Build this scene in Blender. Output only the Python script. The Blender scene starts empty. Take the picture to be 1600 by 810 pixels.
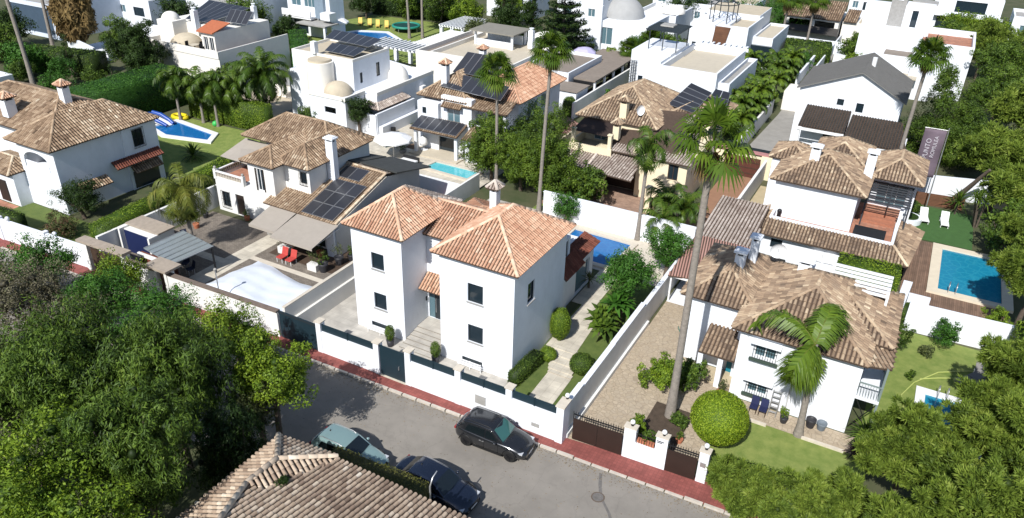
import bpy, math, random
import numpy as np
from mathutils import Vector, Matrix

# ------------------------------------------------------------------ camera, sky, sun, exposure
S = bpy.context.scene
C = S.collection
R_ = math.radians
CAMR = ((0.875683227458095, 0.2537235144621225, -0.41085674310830456),
        (0.48217492108013266, -0.413277156626164, 0.7724696351911582),
        (0.026196004083487906, -0.8745435209410577, -0.4842389899110517))
cd = bpy.data.cameras.new('camera')
cam = bpy.data.objects.new('camera', cd); C.objects.link(cam)
cd.sensor_width = 36; cd.lens = 1201.54 / 1600 * 36
cd.clip_start = 0.5; cd.clip_end = 3000
mw = Matrix.Identity(4)
for i in range(3):
    mw[i][0] = CAMR[i][0]; mw[i][1] = -CAMR[i][1]; mw[i][2] = -CAMR[i][2]
mw[2][3] = 30.0
cam.matrix_world = mw
S.camera = cam

SUN_EL, SUN_AZ = R_(44), R_(91.3)          # travel direction of the light in plan, from +x
w = bpy.data.worlds.new('World'); S.world = w; w.use_nodes = True
nt = w.node_tree; nt.nodes.clear()
sky = nt.nodes.new('ShaderNodeTexSky'); sky.sky_type = 'NISHITA'; sky.sun_disc = False
sky.sun_elevation = SUN_EL
dx, dy = -math.cos(SUN_AZ), -math.sin(SUN_AZ)      # towards the sun
sky.sun_rotation = math.atan2(dx, dy)
sky.altitude = 0; sky.air_density = 1.0; sky.dust_density = 0.6; sky.ozone_density = 1.2
bg = nt.nodes.new('ShaderNodeBackground'); bg.inputs[1].default_value = 0.10
out = nt.nodes.new('ShaderNodeOutputWorld')
nt.links.new(sky.outputs[0], bg.inputs[0]); nt.links.new(bg.outputs[0], out.inputs[0])
sl = bpy.data.lights.new('sun', 'SUN'); sl.energy = 4.8; sl.angle = R_(0.53); sl.color = (1.0, 0.978, 0.94)
so = bpy.data.objects.new('sun', sl); C.objects.link(so)
d = Vector((math.cos(SUN_AZ) * math.cos(SUN_EL), math.sin(SUN_AZ) * math.cos(SUN_EL), -math.sin(SUN_EL)))
so.rotation_euler = d.to_track_quat('-Z', 'Y').to_euler(); so.location = (-20, 0, 60)
S.view_settings.view_transform = 'Standard'; S.view_settings.look = 'None'
S.view_settings.exposure = 0.24; S.view_settings.gamma = 1
try: S.view_settings.use_curve_mapping = False
except Exception: pass
S.cycles.max_bounces = 6; S.cycles.diffuse_bounces = 2; S.cycles.glossy_bounces = 3
S.cycles.transmission_bounces = 4; S.cycles.transparent_max_bounces = 6
S.cycles.caustics_reflective = False; S.cycles.caustics_refractive = False

RN = random.Random(7)

# ------------------------------------------------------------------ materials
MATS = {}
def _new(name):
    m = bpy.data.materials.new(name); m.use_nodes = True
    m.node_tree.nodes.clear(); return m, m.node_tree
def _n(t, typ, **kw):
    n = t.nodes.new(typ)
    for k, v in kw.items(): setattr(n, k, v)
    return n
def rgb(c): return (c[0], c[1], c[2], 1)
def mat(name, col, rough=0.7, var=0.12, scale=1.5, bump=0.0, bscale=30, metal=0.0, spec=0.4, col2=None, detail=6, coat=0, stain=0.0, cracks=0.0):
    """stucco, paint, stone ... : base colour broken up by noise, with optional bump"""
    if name in MATS: return MATS[name]
    m, t = _new(name)
    o = _n(t, 'ShaderNodeOutputMaterial'); b = _n(t, 'ShaderNodeBsdfPrincipled')
    t.links.new(b.outputs[0], o.inputs[0])
    b.inputs['Roughness'].default_value = rough; b.inputs['Metallic'].default_value = metal
    b.inputs['Specular IOR Level'].default_value = spec; b.inputs['Coat Weight'].default_value = coat
    g = _n(t, 'ShaderNodeNewGeometry')
    nz = _n(t, 'ShaderNodeTexNoise'); nz.inputs['Scale'].default_value = scale; nz.inputs['Detail'].default_value = detail
    nz.inputs['Roughness'].default_value = 0.65
    t.links.new(g.outputs['Position'], nz.inputs['Vector'])
    r = _n(t, 'ShaderNodeMapRange'); r.inputs[1].default_value = 0.3; r.inputs[2].default_value = 0.7
    t.links.new(nz.outputs[0], r.inputs[0])
    mx = _n(t, 'ShaderNodeMix', data_type='RGBA')
    c2 = col2 if col2 else tuple(min(1, x * (1 + var)) for x in col)
    c1 = col if col2 else tuple(x * (1 - var) for x in col)
    mx.inputs[6].default_value = rgb(c1); mx.inputs[7].default_value = rgb(c2)
    t.links.new(r.outputs[0], mx.inputs[0])
    last = mx.outputs[2]
    if stain > 0:
        n2 = _n(t, 'ShaderNodeTexNoise'); n2.inputs['Scale'].default_value = 0.35; n2.inputs['Detail'].default_value = 8
        n2.inputs['Roughness'].default_value = 0.7
        mp = _n(t, 'ShaderNodeMapping'); mp.inputs['Scale'].default_value = (1, 1, 0.3)
        t.links.new(g.outputs['Position'], mp.inputs[0]); t.links.new(mp.outputs[0], n2.inputs['Vector'])
        r2 = _n(t, 'ShaderNodeMapRange'); r2.inputs[1].default_value = 0.5; r2.inputs[2].default_value = 0.75
        r2.inputs[3].default_value = 0; r2.inputs[4].default_value = stain
        t.links.new(n2.outputs[0], r2.inputs[0])
        m2 = _n(t, 'ShaderNodeMix', data_type='RGBA'); m2.inputs[7].default_value = rgb(tuple(x * 0.62 for x in col))
        t.links.new(r2.outputs[0], m2.inputs[0]); t.links.new(last, m2.inputs[6]); last = m2.outputs[2]
    if cracks > 0:
        vd = _n(t, 'ShaderNodeTexVoronoi', feature='DISTANCE_TO_EDGE'); vd.inputs['Scale'].default_value = 0.42
        nd = _n(t, 'ShaderNodeTexNoise'); nd.inputs['Scale'].default_value = 1.6; nd.inputs['Detail'].default_value = 6
        t.links.new(g.outputs['Position'], nd.inputs['Vector'])
        wm = _n(t, 'ShaderNodeMix', data_type='RGBA', blend_type='ADD'); wm.inputs[0].default_value = 0.9
        t.links.new(g.outputs['Position'], wm.inputs[6]); t.links.new(nd.outputs['Color'], wm.inputs[7]); t.links.new(wm.outputs[2], vd.inputs['Vector'])
        rc = _n(t, 'ShaderNodeMapRange'); rc.inputs[1].default_value = 0.004; rc.inputs[2].default_value = 0.016; rc.inputs[3].default_value = cracks; rc.inputs[4].default_value = 0
        t.links.new(vd.outputs['Distance'], rc.inputs[0])
        m3 = _n(t, 'ShaderNodeMix', data_type='RGBA'); m3.inputs[7].default_value = rgb(tuple(x * 0.4 for x in col))
        t.links.new(rc.outputs[0], m3.inputs[0]); t.links.new(last, m3.inputs[6]); last = m3.outputs[2]
    t.links.new(last, b.inputs['Base Color'])
    if bump > 0:
        n3 = _n(t, 'ShaderNodeTexNoise'); n3.inputs['Scale'].default_value = bscale; n3.inputs['Detail'].default_value = 5
        t.links.new(g.outputs['Position'], n3.inputs['Vector'])
        bp = _n(t, 'ShaderNodeBump'); bp.inputs['Strength'].default_value = bump; bp.inputs['Distance'].default_value = 0.03
        t.links.new(n3.outputs[0], bp.inputs['Height']); t.links.new(bp.outputs[0], b.inputs['Normal'])
    MATS[name] = m; return m
def mattint(name, stops, rough=0.85, weather=0.35, wcol=(0.12, 0.09, 0.07), wscale=0.8, trans=0.0, spec=0.25):
    """colour by the per-piece 'tint' attribute (each tile, each leaf clump its own colour)"""
    if name in MATS: return MATS[name]
    m, t = _new(name)
    o = _n(t, 'ShaderNodeOutputMaterial'); b = _n(t, 'ShaderNodeBsdfPrincipled')
    b.inputs['Roughness'].default_value = rough; b.inputs['Specular IOR Level'].default_value = spec
    a = _n(t, 'ShaderNodeAttribute', attribute_name='tint')
    cr = _n(t, 'ShaderNodeValToRGB')
    el = cr.color_ramp.elements
    while len(el) > 1: el.remove(el[-1])
    el[0].position = stops[0][0]; el[0].color = rgb(stops[0][1])
    for p, c in stops[1:]:
        e = el.new(p); e.color = rgb(c)
    t.links.new(a.outputs['Fac'], cr.inputs[0])
    last = cr.outputs[0]
    if weather > 0:
        g = _n(t, 'ShaderNodeNewGeometry')
        nz = _n(t, 'ShaderNodeTexNoise'); nz.inputs['Scale'].default_value = wscale; nz.inputs['Detail'].default_value = 8
        nz.inputs['Roughness'].default_value = 0.75
        t.links.new(g.outputs['Position'], nz.inputs['Vector'])
        r2 = _n(t, 'ShaderNodeMapRange'); r2.inputs[1].default_value = 0.45; r2.inputs[2].default_value = 0.72
        r2.inputs[4].default_value = weather
        t.links.new(nz.outputs[0], r2.inputs[0])
        m2 = _n(t, 'ShaderNodeMix', data_type='RGBA'); m2.inputs[7].default_value = rgb(wcol)
        t.links.new(r2.outputs[0], m2.inputs[0]); t.links.new(last, m2.inputs[6]); last = m2.outputs[2]
    t.links.new(last, b.inputs['Base Color'])
    if trans > 0:
        tr = _n(t, 'ShaderNodeBsdfTranslucent'); t.links.new(last, tr.inputs[0])
        mx = _n(t, 'ShaderNodeMixShader'); mx.inputs[0].default_value = trans
        t.links.new(b.outputs[0], mx.inputs[1]); t.links.new(tr.outputs[0], mx.inputs[2]); t.links.new(mx.outputs[0], o.inputs[0])
    else: t.links.new(b.outputs[0], o.inputs[0])
    MATS[name] = m; return m
def matgrid(name, col, line, sx, sy, lw=0.03, rough=0.7, var=0.1, offset=0.0, axis='xy', bump=0.2):
    """paving, decking, panels: brick texture on the real surface, size in metres"""
    if name in MATS: return MATS[name]
    m, t = _new(name)
    o = _n(t, 'ShaderNodeOutputMaterial'); b = _n(t, 'ShaderNodeBsdfPrincipled'); t.links.new(b.outputs[0], o.inputs[0])
    b.inputs['Roughness'].default_value = rough
    g = _n(t, 'ShaderNodeNewGeometry'); mp = _n(t, 'ShaderNodeMapping')
    if axis == 'yx': mp.inputs['Rotation'].default_value = (0, 0, math.pi / 2)
    if axis == 'xz': mp.inputs['Rotation'].default_value = (math.pi / 2, 0, 0)
    t.links.new(g.outputs['Position'], mp.inputs[0])
    br = _n(t, 'ShaderNodeTexBrick'); br.offset = offset
    br.inputs['Scale'].default_value = 1.0; br.inputs['Brick Width'].default_value = sx; br.inputs['Row Height'].default_value = sy
    br.inputs['Mortar Size'].default_value = lw; br.inputs['Mortar Smooth'].default_value = 0.3; br.inputs['Bias'].default_value = 0
    br.inputs['Color1'].default_value = rgb(tuple(x * (1 - var) for x in col)); br.inputs['Color2'].default_value = rgb(tuple(min(1, x * (1 + var)) for x in col))
    br.inputs['Mortar'].default_value = rgb(line)
    t.links.new(mp.outputs[0], br.inputs['Vector'])
    nz = _n(t, 'ShaderNodeTexNoise'); nz.inputs['Scale'].default_value = 1.3; nz.inputs['Detail'].default_value = 8
    t.links.new(g.outputs['Position'], nz.inputs['Vector'])
    r = _n(t, 'ShaderNodeMapRange'); r.inputs[1].default_value = 0.3; r.inputs[2].default_value = 0.7; r.inputs[3].default_value = 0.78; r.inputs[4].default_value = 1.12
    t.links.new(nz.outputs[0], r.inputs[0])
    vm = _n(t, 'ShaderNodeMix', data_type='RGBA', blend_type='MULTIPLY'); vm.inputs[0].default_value = 1
    t.links.new(br.outputs[0], vm.inputs[6]); t.links.new(r.outputs[0], vm.inputs[7])
    t.links.new(vm.outputs[2], b.inputs['Base Color'])
    if bump:
        bp = _n(t, 'ShaderNodeBump'); bp.inputs['Strength'].default_value = bump; bp.inputs['Distance'].default_value = 0.02; bp.invert = True
        t.links.new(br.outputs['Fac'], bp.inputs['Height']); t.links.new(bp.outputs[0], b.inputs['Normal'])
    MATS[name] = m; return m
def matstone(name, cols, line, scale=2.2, rough=0.85):
    """irregular stone paving"""
    if name in MATS: return MATS[name]
    m, t = _new(name)
    o = _n(t, 'ShaderNodeOutputMaterial'); b = _n(t, 'ShaderNodeBsdfPrincipled'); t.links.new(b.outputs[0], o.inputs[0])
    b.inputs['Roughness'].default_value = rough
    g = _n(t, 'ShaderNodeNewGeometry')
    v1 = _n(t, 'ShaderNodeTexVoronoi', feature='F1'); v2 = _n(t, 'ShaderNodeTexVoronoi', feature='DISTANCE_TO_EDGE')
    for v in (v1, v2):
        v.inputs['Scale'].default_value = scale; t.links.new(g.outputs['Position'], v.inputs['Vector'])
    cr = _n(t, 'ShaderNodeValToRGB'); el = cr.color_ramp.elements
    el[0].color = rgb(cols[0]); el[1].color = rgb(cols[-1])
    for i, c in enumerate(cols[1:-1]): e = el.new((i + 1) / (len(cols) - 1)); e.color = rgb(c)
    sp = _n(t, 'ShaderNodeSeparateColor'); t.links.new(v1.outputs['Color'], sp.inputs[0]); t.links.new(sp.outputs[0], cr.inputs[0])
    r = _n(t, 'ShaderNodeMapRange'); r.inputs[1].default_value = 0.02; r.inputs[2].default_value = 0.06
    t.links.new(v2.outputs['Distance'], r.inputs[0])
    mx = _n(t, 'ShaderNodeMix', data_type='RGBA'); mx.inputs[6].default_value = rgb(line)
    t.links.new(r.outputs[0], mx.inputs[0]); t.links.new(cr.outputs[0], mx.inputs[7]); t.links.new(mx.outputs[2], b.inputs['Base Color'])
    bp = _n(t, 'ShaderNodeBump'); bp.inputs['Strength'].default_value = 0.4; bp.inputs['Distance'].default_value = 0.03
    t.links.new(r.outputs[0], bp.inputs['Height']); t.links.new(bp.outputs[0], b.inputs['Normal'])
    MATS[name] = m; return m
def matwater(name, col, col2):
    if name in MATS: return MATS[name]
    m, t = _new(name)
    o = _n(t, 'ShaderNodeOutputMaterial'); b = _n(t, 'ShaderNodeBsdfPrincipled'); t.links.new(b.outputs[0], o.inputs[0])
    b.inputs['Roughness'].default_value = 0.06; b.inputs['IOR'].default_value = 1.33
    g = _n(t, 'ShaderNodeNewGeometry')
    nz = _n(t, 'ShaderNodeTexNoise'); nz.inputs['Scale'].default_value = 2.5; nz.inputs['Detail'].default_value = 4; nz.inputs['Distortion'].default_value = 1.2
    t.links.new(g.outputs['Position'], nz.inputs['Vector'])
    v = _n(t, 'ShaderNodeTexVoronoi', feature='DISTANCE_TO_EDGE'); v.inputs['Scale'].default_value = 2.0
    wv = _n(t, 'ShaderNodeMix', data_type='RGBA'); wv.inputs[0].default_value = 0.25
    t.links.new(g.outputs['Position'], wv.inputs[6]); t.links.new(nz.outputs['Color'], wv.inputs[7]); t.links.new(wv.outputs[2], v.inputs['Vector'])
    r = _n(t, 'ShaderNodeMapRange'); r.inputs[1].default_value = 0.0; r.inputs[2].default_value = 0.12; r.inputs[3].default_value = 0.22; r.inputs[4].default_value = 0.0  # pale web of caustic light painted into the water colour
    t.links.new(v.outputs['Distance'], r.inputs[0])
    mx = _n(t, 'ShaderNodeMix', data_type='RGBA'); mx.inputs[6].default_value = rgb(col); mx.inputs[7].default_value = rgb(col2)
    t.links.new(r.outputs[0], mx.inputs[0]); t.links.new(mx.outputs[2], b.inputs['Base Color'])
    bp = _n(t, 'ShaderNodeBump'); bp.inputs['Strength'].default_value = 0.12; bp.inputs['Distance'].default_value = 0.10
    t.links.new(nz.outputs[0], bp.inputs['Height']); t.links.new(bp.outputs[0], b.inputs['Normal'])
    MATS[name] = m; return m
def matplain(name, col, rough=0.5, metal=0, coat=0, spec=0.5, alpha=None):
    if name in MATS: return MATS[name]
    m, t = _new(name)
    o = _n(t, 'ShaderNodeOutputMaterial'); b = _n(t, 'ShaderNodeBsdfPrincipled'); t.links.new(b.outputs[0], o.inputs[0])
    b.inputs['Base Color'].default_value = rgb(col); b.inputs['Roughness'].default_value = rough
    b.inputs['Metallic'].default_value = metal; b.inputs['Coat Weight'].default_value = coat; b.inputs['Specular IOR Level'].default_value = spec
    b.inputs['Coat Roughness'].default_value = 0.10
    nz = _n(t, 'ShaderNodeTexNoise'); nz.inputs['Scale'].default_value = 3
    r = _n(t, 'ShaderNodeMapRange'); r.inputs[3].default_value = max(0.02, rough * 0.8); r.inputs[4].default_value = min(1, rough * 1.25)
    t.links.new(nz.outputs[0], r.inputs[0]); t.links.new(r.outputs[0], b.inputs['Roughness'])
    MATS[name] = m; return m

WHITE = mat('white_render', (0.765, 0.79, 0.83), 0.85, 0.035, 1.4, bump=0.4, bscale=9, stain=0.34)
WHITE2 = mat('old_white_render', (0.76, 0.75, 0.72), 0.88, 0.06, 1.2, bump=0.35, bscale=10, stain=0.35)
CREAMW = mat('cream_render', (0.78, 0.68, 0.48), 0.85, 0.05, 1.5, bump=0.25, bscale=12, stain=0.2)
GREYW = mat('grey_render', (0.45, 0.45, 0.44), 0.85, 0.06, 1.5, bump=0.2, bscale=12, stain=0.15)
WARMW = mat('warm_white_render', (0.78, 0.75, 0.69), 0.85, 0.04, 1.5, bump=0.2, bscale=12, stain=0.15)
GLASS = matplain('dark_glass', (0.016, 0.027, 0.036), 0.05, spec=0.6)
BGLASS = matplain('blue_glass', (0.10, 0.17, 0.20), 0.08, spec=0.6)
ANTH = mat('anthracite_metal', (0.022, 0.03, 0.036), 0.45, 0.1)
PETROL = mat('petrol_metal_sheet', (0.012, 0.029, 0.040), 0.5, 0.12)
BLACKM = mat('black_iron', (0.012, 0.012, 0.013), 0.5, 0.1)
BROWNM = mat('brown_metal_gate', (0.030, 0.018, 0.014), 0.5, 0.12)
WOOD = matgrid('brown_wood_boards', (0.16, 0.07, 0.035), (0.03, 0.015, 0.01), 2.2, 0.14, 0.012, axis='xz', bump=0.3)
DWOOD = mat('dark_wood', (0.055, 0.032, 0.02), 0.7, 0.25, 4)
WPAINT = matplain('white_paint', (0.8, 0.8, 0.8), 0.45)
GREYC = mat('grey_concrete', (0.34, 0.33, 0.31), 0.9, 0.12, 1.5, bump=0.2, stain=0.3)
STONEC = mat('beige_coping', (0.58, 0.52, 0.43), 0.85, 0.1, 2.5, bump=0.2, stain=0.2)
TERRA = mat('terracotta', (0.42, 0.15, 0.08), 0.85, 0.15, 6)
ALU = matplain('aluminium', (0.6, 0.6, 0.6), 0.35, metal=0.8)
BARK = mat('bark', (0.11, 0.085, 0.065), 0.95, 0.35, 8, bump=0.8, bscale=18)
PBARK = mat('palm_bark', (0.25, 0.22, 0.19), 0.95, 0.2, 5, bump=0.8, bscale=12)
PVC = mattint('solar_cell', [(0, (0.026, 0.027, 0.032)), (1, (0.04, 0.041, 0.048))], 0.28, 0.0, spec=0.6)

def tiles(name, cs, weather, wcol=(0.10, 0.075, 0.055), ws=0.8):
    n = len(cs); return mattint(name, [(i / (n - 1), c) for i, c in enumerate(cs)], 0.9, weather, wcol, ws)
T_NEW = tiles('terracotta_roof_tiles', [(0.25, 0.12, 0.075), (0.42, 0.22, 0.14), (0.54, 0.315, 0.205), (0.64, 0.42, 0.29), (0.74, 0.56, 0.42)], 0.22, (0.2, 0.11, 0.07), 1.3)
T_MIX = tiles('brown_beige_roof_tiles', [(0.09, 0.06, 0.04), (0.21, 0.14, 0.09), (0.35, 0.245, 0.16), (0.50, 0.38, 0.265), (0.66, 0.56, 0.42)], 0.34)
T_OLD = tiles('weathered_roof_tiles', [(0.09, 0.065, 0.048), (0.20, 0.14, 0.095), (0.34, 0.24, 0.16), (0.47, 0.36, 0.245), (0.68, 0.56, 0.40)], 0.55, (0.14, 0.11, 0.09), 1.1)
T_GREYB = tiles('grey_brown_roof_tiles', [(0.12, 0.095, 0.085), (0.27, 0.21, 0.18), (0.42, 0.35, 0.30), (0.56, 0.49, 0.43), (0.66, 0.57, 0.50)], 0.35)
T_DARK = tiles('dark_slate_tiles', [(0.03, 0.027, 0.025), (0.05, 0.045, 0.04), (0.07, 0.06, 0.055)], 0.2)
T_RED = tiles('brown_red_tiles', [(0.10, 0.03, 0.02), (0.18, 0.06, 0.04), (0.26, 0.10, 0.07)], 0.3)

# ------------------------------------------------------------------ mesh builder
class MB:
    def __init__(s): s.v = []; s.f = []; s.m = []; s.t = []; s.sm = []; s.mats = []
    def mi(s, m):
        if m not in s.mats: s.mats.append(m)
        return s.mats.index(m)
    def add(s, vs, fs, m=None, tint=0.5, smooth=False):
        b = len(s.v); s.v.extend(vs); k = s.mi(m)
        for f in fs:
            s.f.append(tuple(b + i for i in f)); s.m.append(k); s.t.append(tint); s.sm.append(smooth)
    def box(s, x0, x1, y0, y1, z0, z1, m=None, tint=0.5):
        if x0 > x1: x0, x1 = x1, x0
        if y0 > y1: y0, y1 = y1, y0
        vs = [(x0, y0, z0), (x1, y0, z0), (x1, y1, z0), (x0, y1, z0), (x0, y0, z1), (x1, y0, z1), (x1, y1, z1), (x0, y1, z1)]
        s.add(vs, [(0, 3, 2, 1), (4, 5, 6, 7), (0, 1, 5, 4), (1, 2, 6, 5), (2, 3, 7, 6), (3, 0, 4, 7)], m, tint)
    def obox(s, cx, cy, z0, z1, lx, ly, ang, m=None, tint=0.5):
        c, q = math.cos(ang), math.sin(ang); P = []
        for a, b in ((-1, -1), (1, -1), (1, 1), (-1, 1)):
            x, y = a * lx / 2, b * ly / 2; P.append((cx + x * c - y * q, cy + x * q + y * c))
        s.prism(P, z0, z1, m, tint)
    def prism(s, P, z0, z1, m=None, tint=0.5):
        n = len(P); vs = [(p[0], p[1], z0) for p in P] + [(p[0], p[1], z1) for p in P]
        fs = [tuple(range(n - 1, -1, -1)), tuple(range(n, 2 * n))] + [(i, (i + 1) % n, n + (i + 1) % n, n + i) for i in range(n)]
        s.add(vs, fs, m, tint)
    def poly(s, P, m=None, tint=0.5): s.add([tuple(p) for p in P], [tuple(range(len(P)))], m, tint)
    def slab(s, P, th, m=None, tint=0.5):
        """thick sheet under the polygon P (3-D, counter-clockwise from above)"""
        n = len(P); vs = [tuple(p) for p in P] + [(p[0], p[1], p[2] - th) for p in P]
        fs = [tuple(range(n)), tuple(range(2 * n - 1, n - 1, -1))] + [(i, n + i, n + (i + 1) % n, (i + 1) % n) for i in range(n)]
        s.add(vs, fs, m, tint)
    def beam(s, p, q, wd, ht, m=None, tint=0.5):
        p = Vector(p); q = Vector(q); d = (q - p).normalized()
        up = Vector((0, 0, 1)) if abs(d.z) < 0.95 else Vector((1, 0, 0))
        a = d.cross(up).normalized() * wd / 2; b = a.cross(d).normalized() * ht / 2
        vs = [tuple(e + i * a + j * b) for e in (p, q) for i, j in ((-1, -1), (1, -1), (1, 1), (-1, 1))]
        s.add(vs, [(0, 1, 2, 3), (7, 6, 5, 4), (0, 4, 5, 1), (1, 5, 6, 2), (2, 6, 7, 3), (3, 7, 4, 0)], m, tint)
    def tube(s, pts, rad, n=8, m=None, tint=0.5, caps=True):
        pts = [Vector(p) for p in pts]; k = len(pts)
        if not isinstance(rad, (list, tuple)): rad = [rad] * k
        vs = []; ref = None
        for i, p in enumerate(pts):
            d = (pts[min(i + 1, k - 1)] - pts[max(i - 1, 0)]).normalized()
            if ref is None: ref = Vector((1, 0, 0)) if abs(d.x) < 0.8 else Vector((0, 1, 0))
            a = (ref - d * ref.dot(d)).normalized(); ref = a; b = d.cross(a)
            for j in range(n):
                th = 2 * math.pi * j / n; vs.append(tuple(p + (a * math.cos(th) + b * math.sin(th)) * rad[i]))
        fs = [(i * n + j, i * n + (j + 1) % n, (i + 1) * n + (j + 1) % n, (i + 1) * n + j) for i in range(k - 1) for j in range(n)]
        s.add(vs, fs, m, tint, True)
        if caps: s.add([vs[j] for j in range(n)], [tuple(range(n - 1, -1, -1))], m, tint); s.add(vs[-n:], [tuple(range(n))], m, tint)
    def cyl(s, x, y, z0, z1, r, r2=None, n=16, m=None, tint=0.5): s.tube([(x, y, z0), (x, y, z1)], [r, r if r2 is None else r2], n, m, tint)
    def lathe(s, x, y, prof, n=20, m=None, tint=0.5, smooth=True):
        vs = [(x + r * math.cos(2 * math.pi * j / n), y + r * math.sin(2 * math.pi * j / n), z) for r, z in prof for j in range(n)]
        fs = [(i * n + j, i * n + (j + 1) % n, (i + 1) * n + (j + 1) % n, (i + 1) * n + j) for i in range(len(prof) - 1) for j in range(n)]
        s.add(vs, fs, m, tint, smooth)
    def dome(s, x, y, z, r, h=None, m=None, n=24, k=8):
        h = r if h is None else h
        s.lathe(x, y, [(max(0.01, r * math.cos(a)), z + h * math.sin(a)) for a in [math.pi / 2 * i / k for i in range(k + 1)]], n, m)
    def ball(s, x, y, z, r, m=None, n=12, k=8, sz=1.0):
        s.lathe(x, y, [(max(0.003, r * math.cos(a)), z + sz * r * math.sin(a)) for a in [-math.pi / 2 + math.pi * i / k for i in range(k + 1)]], n, m)
    def build(s, name, parent=None, m=None):
        me = bpy.data.meshes.new(name)
        o = worldloc(parent) if parent else Vector((0, 0, 0))
        vs = s.v if o.length == 0 else [(a - o.x, b - o.y, c - o.z) for a, b, c in s.v]
        me.from_pydata(vs, [], s.f)
        for x in s.mats: me.materials.append(x if x is not None else m)
        me.polygons.foreach_set('material_index', s.m); me.polygons.foreach_set('use_smooth', s.sm)
        at = me.attributes.new('tint', 'FLOAT', 'FACE'); at.data.foreach_set('value', s.t)
        me.update()
        ob = bpy.data.objects.new(name, me); C.objects.link(ob)
        if parent: ob.parent = parent
        return ob
def worldloc(o):
    v = Vector((0, 0, 0))
    while o: v = v + o.location; o = o.parent
    return v
def tag(o, label, cat, group=None):
    o['label'] = label; o['category'] = cat
    if group: o['group'] = group
    return o
def thing(name, label, cat, loc=(0, 0, 0), group=None, rz=0):
    o = bpy.data.objects.new(name, None); C.objects.link(o); o.location = loc; o.rotation_euler = (0, 0, rz)
    o.empty_display_size = 0.3
    return tag(o, label, cat, group)
def struct(o): o['kind'] = 'structure'; return o
def copy_tree(o, loc=None, rz=None, label=None, parent=None, scale=None):
    c = o.copy(); C.objects.link(c); c.parent = parent
    for ch in [x for x in bpy.data.objects if x.parent == o]: copy_tree(ch, parent=c)
    if loc is not None: c.location = loc
    if rz is not None: c.rotation_euler = (0, 0, rz)
    if scale is not None: c.scale = (scale, scale, scale) if not isinstance(scale, tuple) else scale
    if label: c['label'] = label
    return c

# ------------------------------------------------------------------ barrel tile roofing
def tile_face(mb, P, m, pitch=0.24, seg=4, L=0.38, under=None, rnd=RN, lo=0.0, hi=1.0, th=0.10):
    """P: planar polygon, P[0]->P[1] is the eave seen from outside left to right"""
    P = [Vector(p) for p in P]
    e = (P[1] - P[0]).normalized(); nn = None
    for k in range(2, len(P)):
        c = e.cross(P[k] - P[0])
        if c.length > 1e-4: nn = c.normalized(); break
    if nn.z < 0: nn = -nn
    up = nn.cross(e).normalized()
    if up.z < 0: up = -up
    mb.slab([tuple(p) for p in P], th, under or MUNDER, 0.2)
    q = [((p - P[0]).dot(e), (p - P[0]).dot(up)) for p in P]
    s0 = min(a for a, b in q); s1 = max(a for a, b in q)
    n = max(1, int(round((s1 - s0) / pitch))); pw = (s1 - s0) / n; r = pw * 0.365
    prof = [(math.cos(math.pi * i / seg), math.sin(math.pi * i / seg)) for i in range(seg + 1)]
    for c in range(n):
        s = s0 + (c + 0.5) * pw; ts = []
        for i in range(len(q)):
            (a0, b0), (a1, b1) = q[i], q[(i + 1) % len(q)]
            if (a0 <= s < a1) or (a1 <= s < a0): ts.append(b0 + (b1 - b0) * (s - a0) / (a1 - a0))
        ts.sort()
        for k in range(0, len(ts) - 1, 2):
            t0, t1 = ts[k], ts[k + 1]; t = t0 - 0.05 if t0 < 0.02 else t0
            ct = rnd.uniform(-0.12, 0.12)
            while t < t1 - 0.05:
                u = min(t + L + 0.03, t1)
                hh = 0.035 + rnd.uniform(-0.006, 0.010); js = rnd.uniform(-0.008, 0.008)
                rr0 = r * rnd.uniform(0.97, 1.05); rr1 = rr0 * 0.84
                vs = []
                for tt, rr, h in ((t, rr0, hh), (u, rr1, 0.008)):
                    o = P[0] + e * (s + js) + up * tt + nn * h
                    for a, b in prof: vs.append(tuple(o + e * (rr * a) + nn * (rr * 1.0 * b)))
                k1 = seg + 1
                fs = [(j + 1, j, k1 + j, k1 + j + 1) for j in range(seg)]
                wx = P[0] + e * s + up * t; lf = math.sin(wx.x * .9 + wx.y * .5 + wx.z) * .5 + math.sin(wx.y * 1.3 - wx.x * .6 + 2) * .3 + math.sin(wx.x * 2.3 + wx.y * 2.9) * .2
                tint = min(1, max(0, lo + (hi - lo) * (.47 + .15 * lf + rnd.gauss(0, .125) + ct * .5 + (.25 if rnd.random() < .04 else 0))))
                mb.add(vs, fs, m, tint, seg > 3)
                mb.add(vs[:k1], [tuple(range(k1))], m, tint * 0.5)
                t += L
def ridge(mb, p, q, m, r=0.12, tint=0.8, L=0.42, rnd=RN):
    p = Vector(p); q = Vector(q); d = q - p; n = max(1, int(d.length / L)); dd = d / n
    e = dd.normalized(); a = e.cross(Vector((0, 0, 1))).normalized(); b = a.cross(e).normalized()
    for i in range(n):
        vs = []
        for f, rr in ((0, r), (1.07, r * 0.86)):
            o = p + dd * (i + f)
            for j in range(6):
                th = math.pi * j / 5; vs.append(tuple(o + a * (rr * math.cos(th)) + b * (rr * math.sin(th) + 0.02)))
        mb.add(vs, [(j, j + 1, 7 + j, 6 + j) for j in range(5)] + [(5, 4, 3, 2, 1, 0)], m, min(1, max(0, tint + rnd.uniform(-0.2, 0.2))), True)
MUNDER = mat('tile_gap_shade', (0.075, 0.05, 0.036), 0.95, 0.2, 4)  # dark sheet under the tiles: shade of the gaps put into its colour
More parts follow.
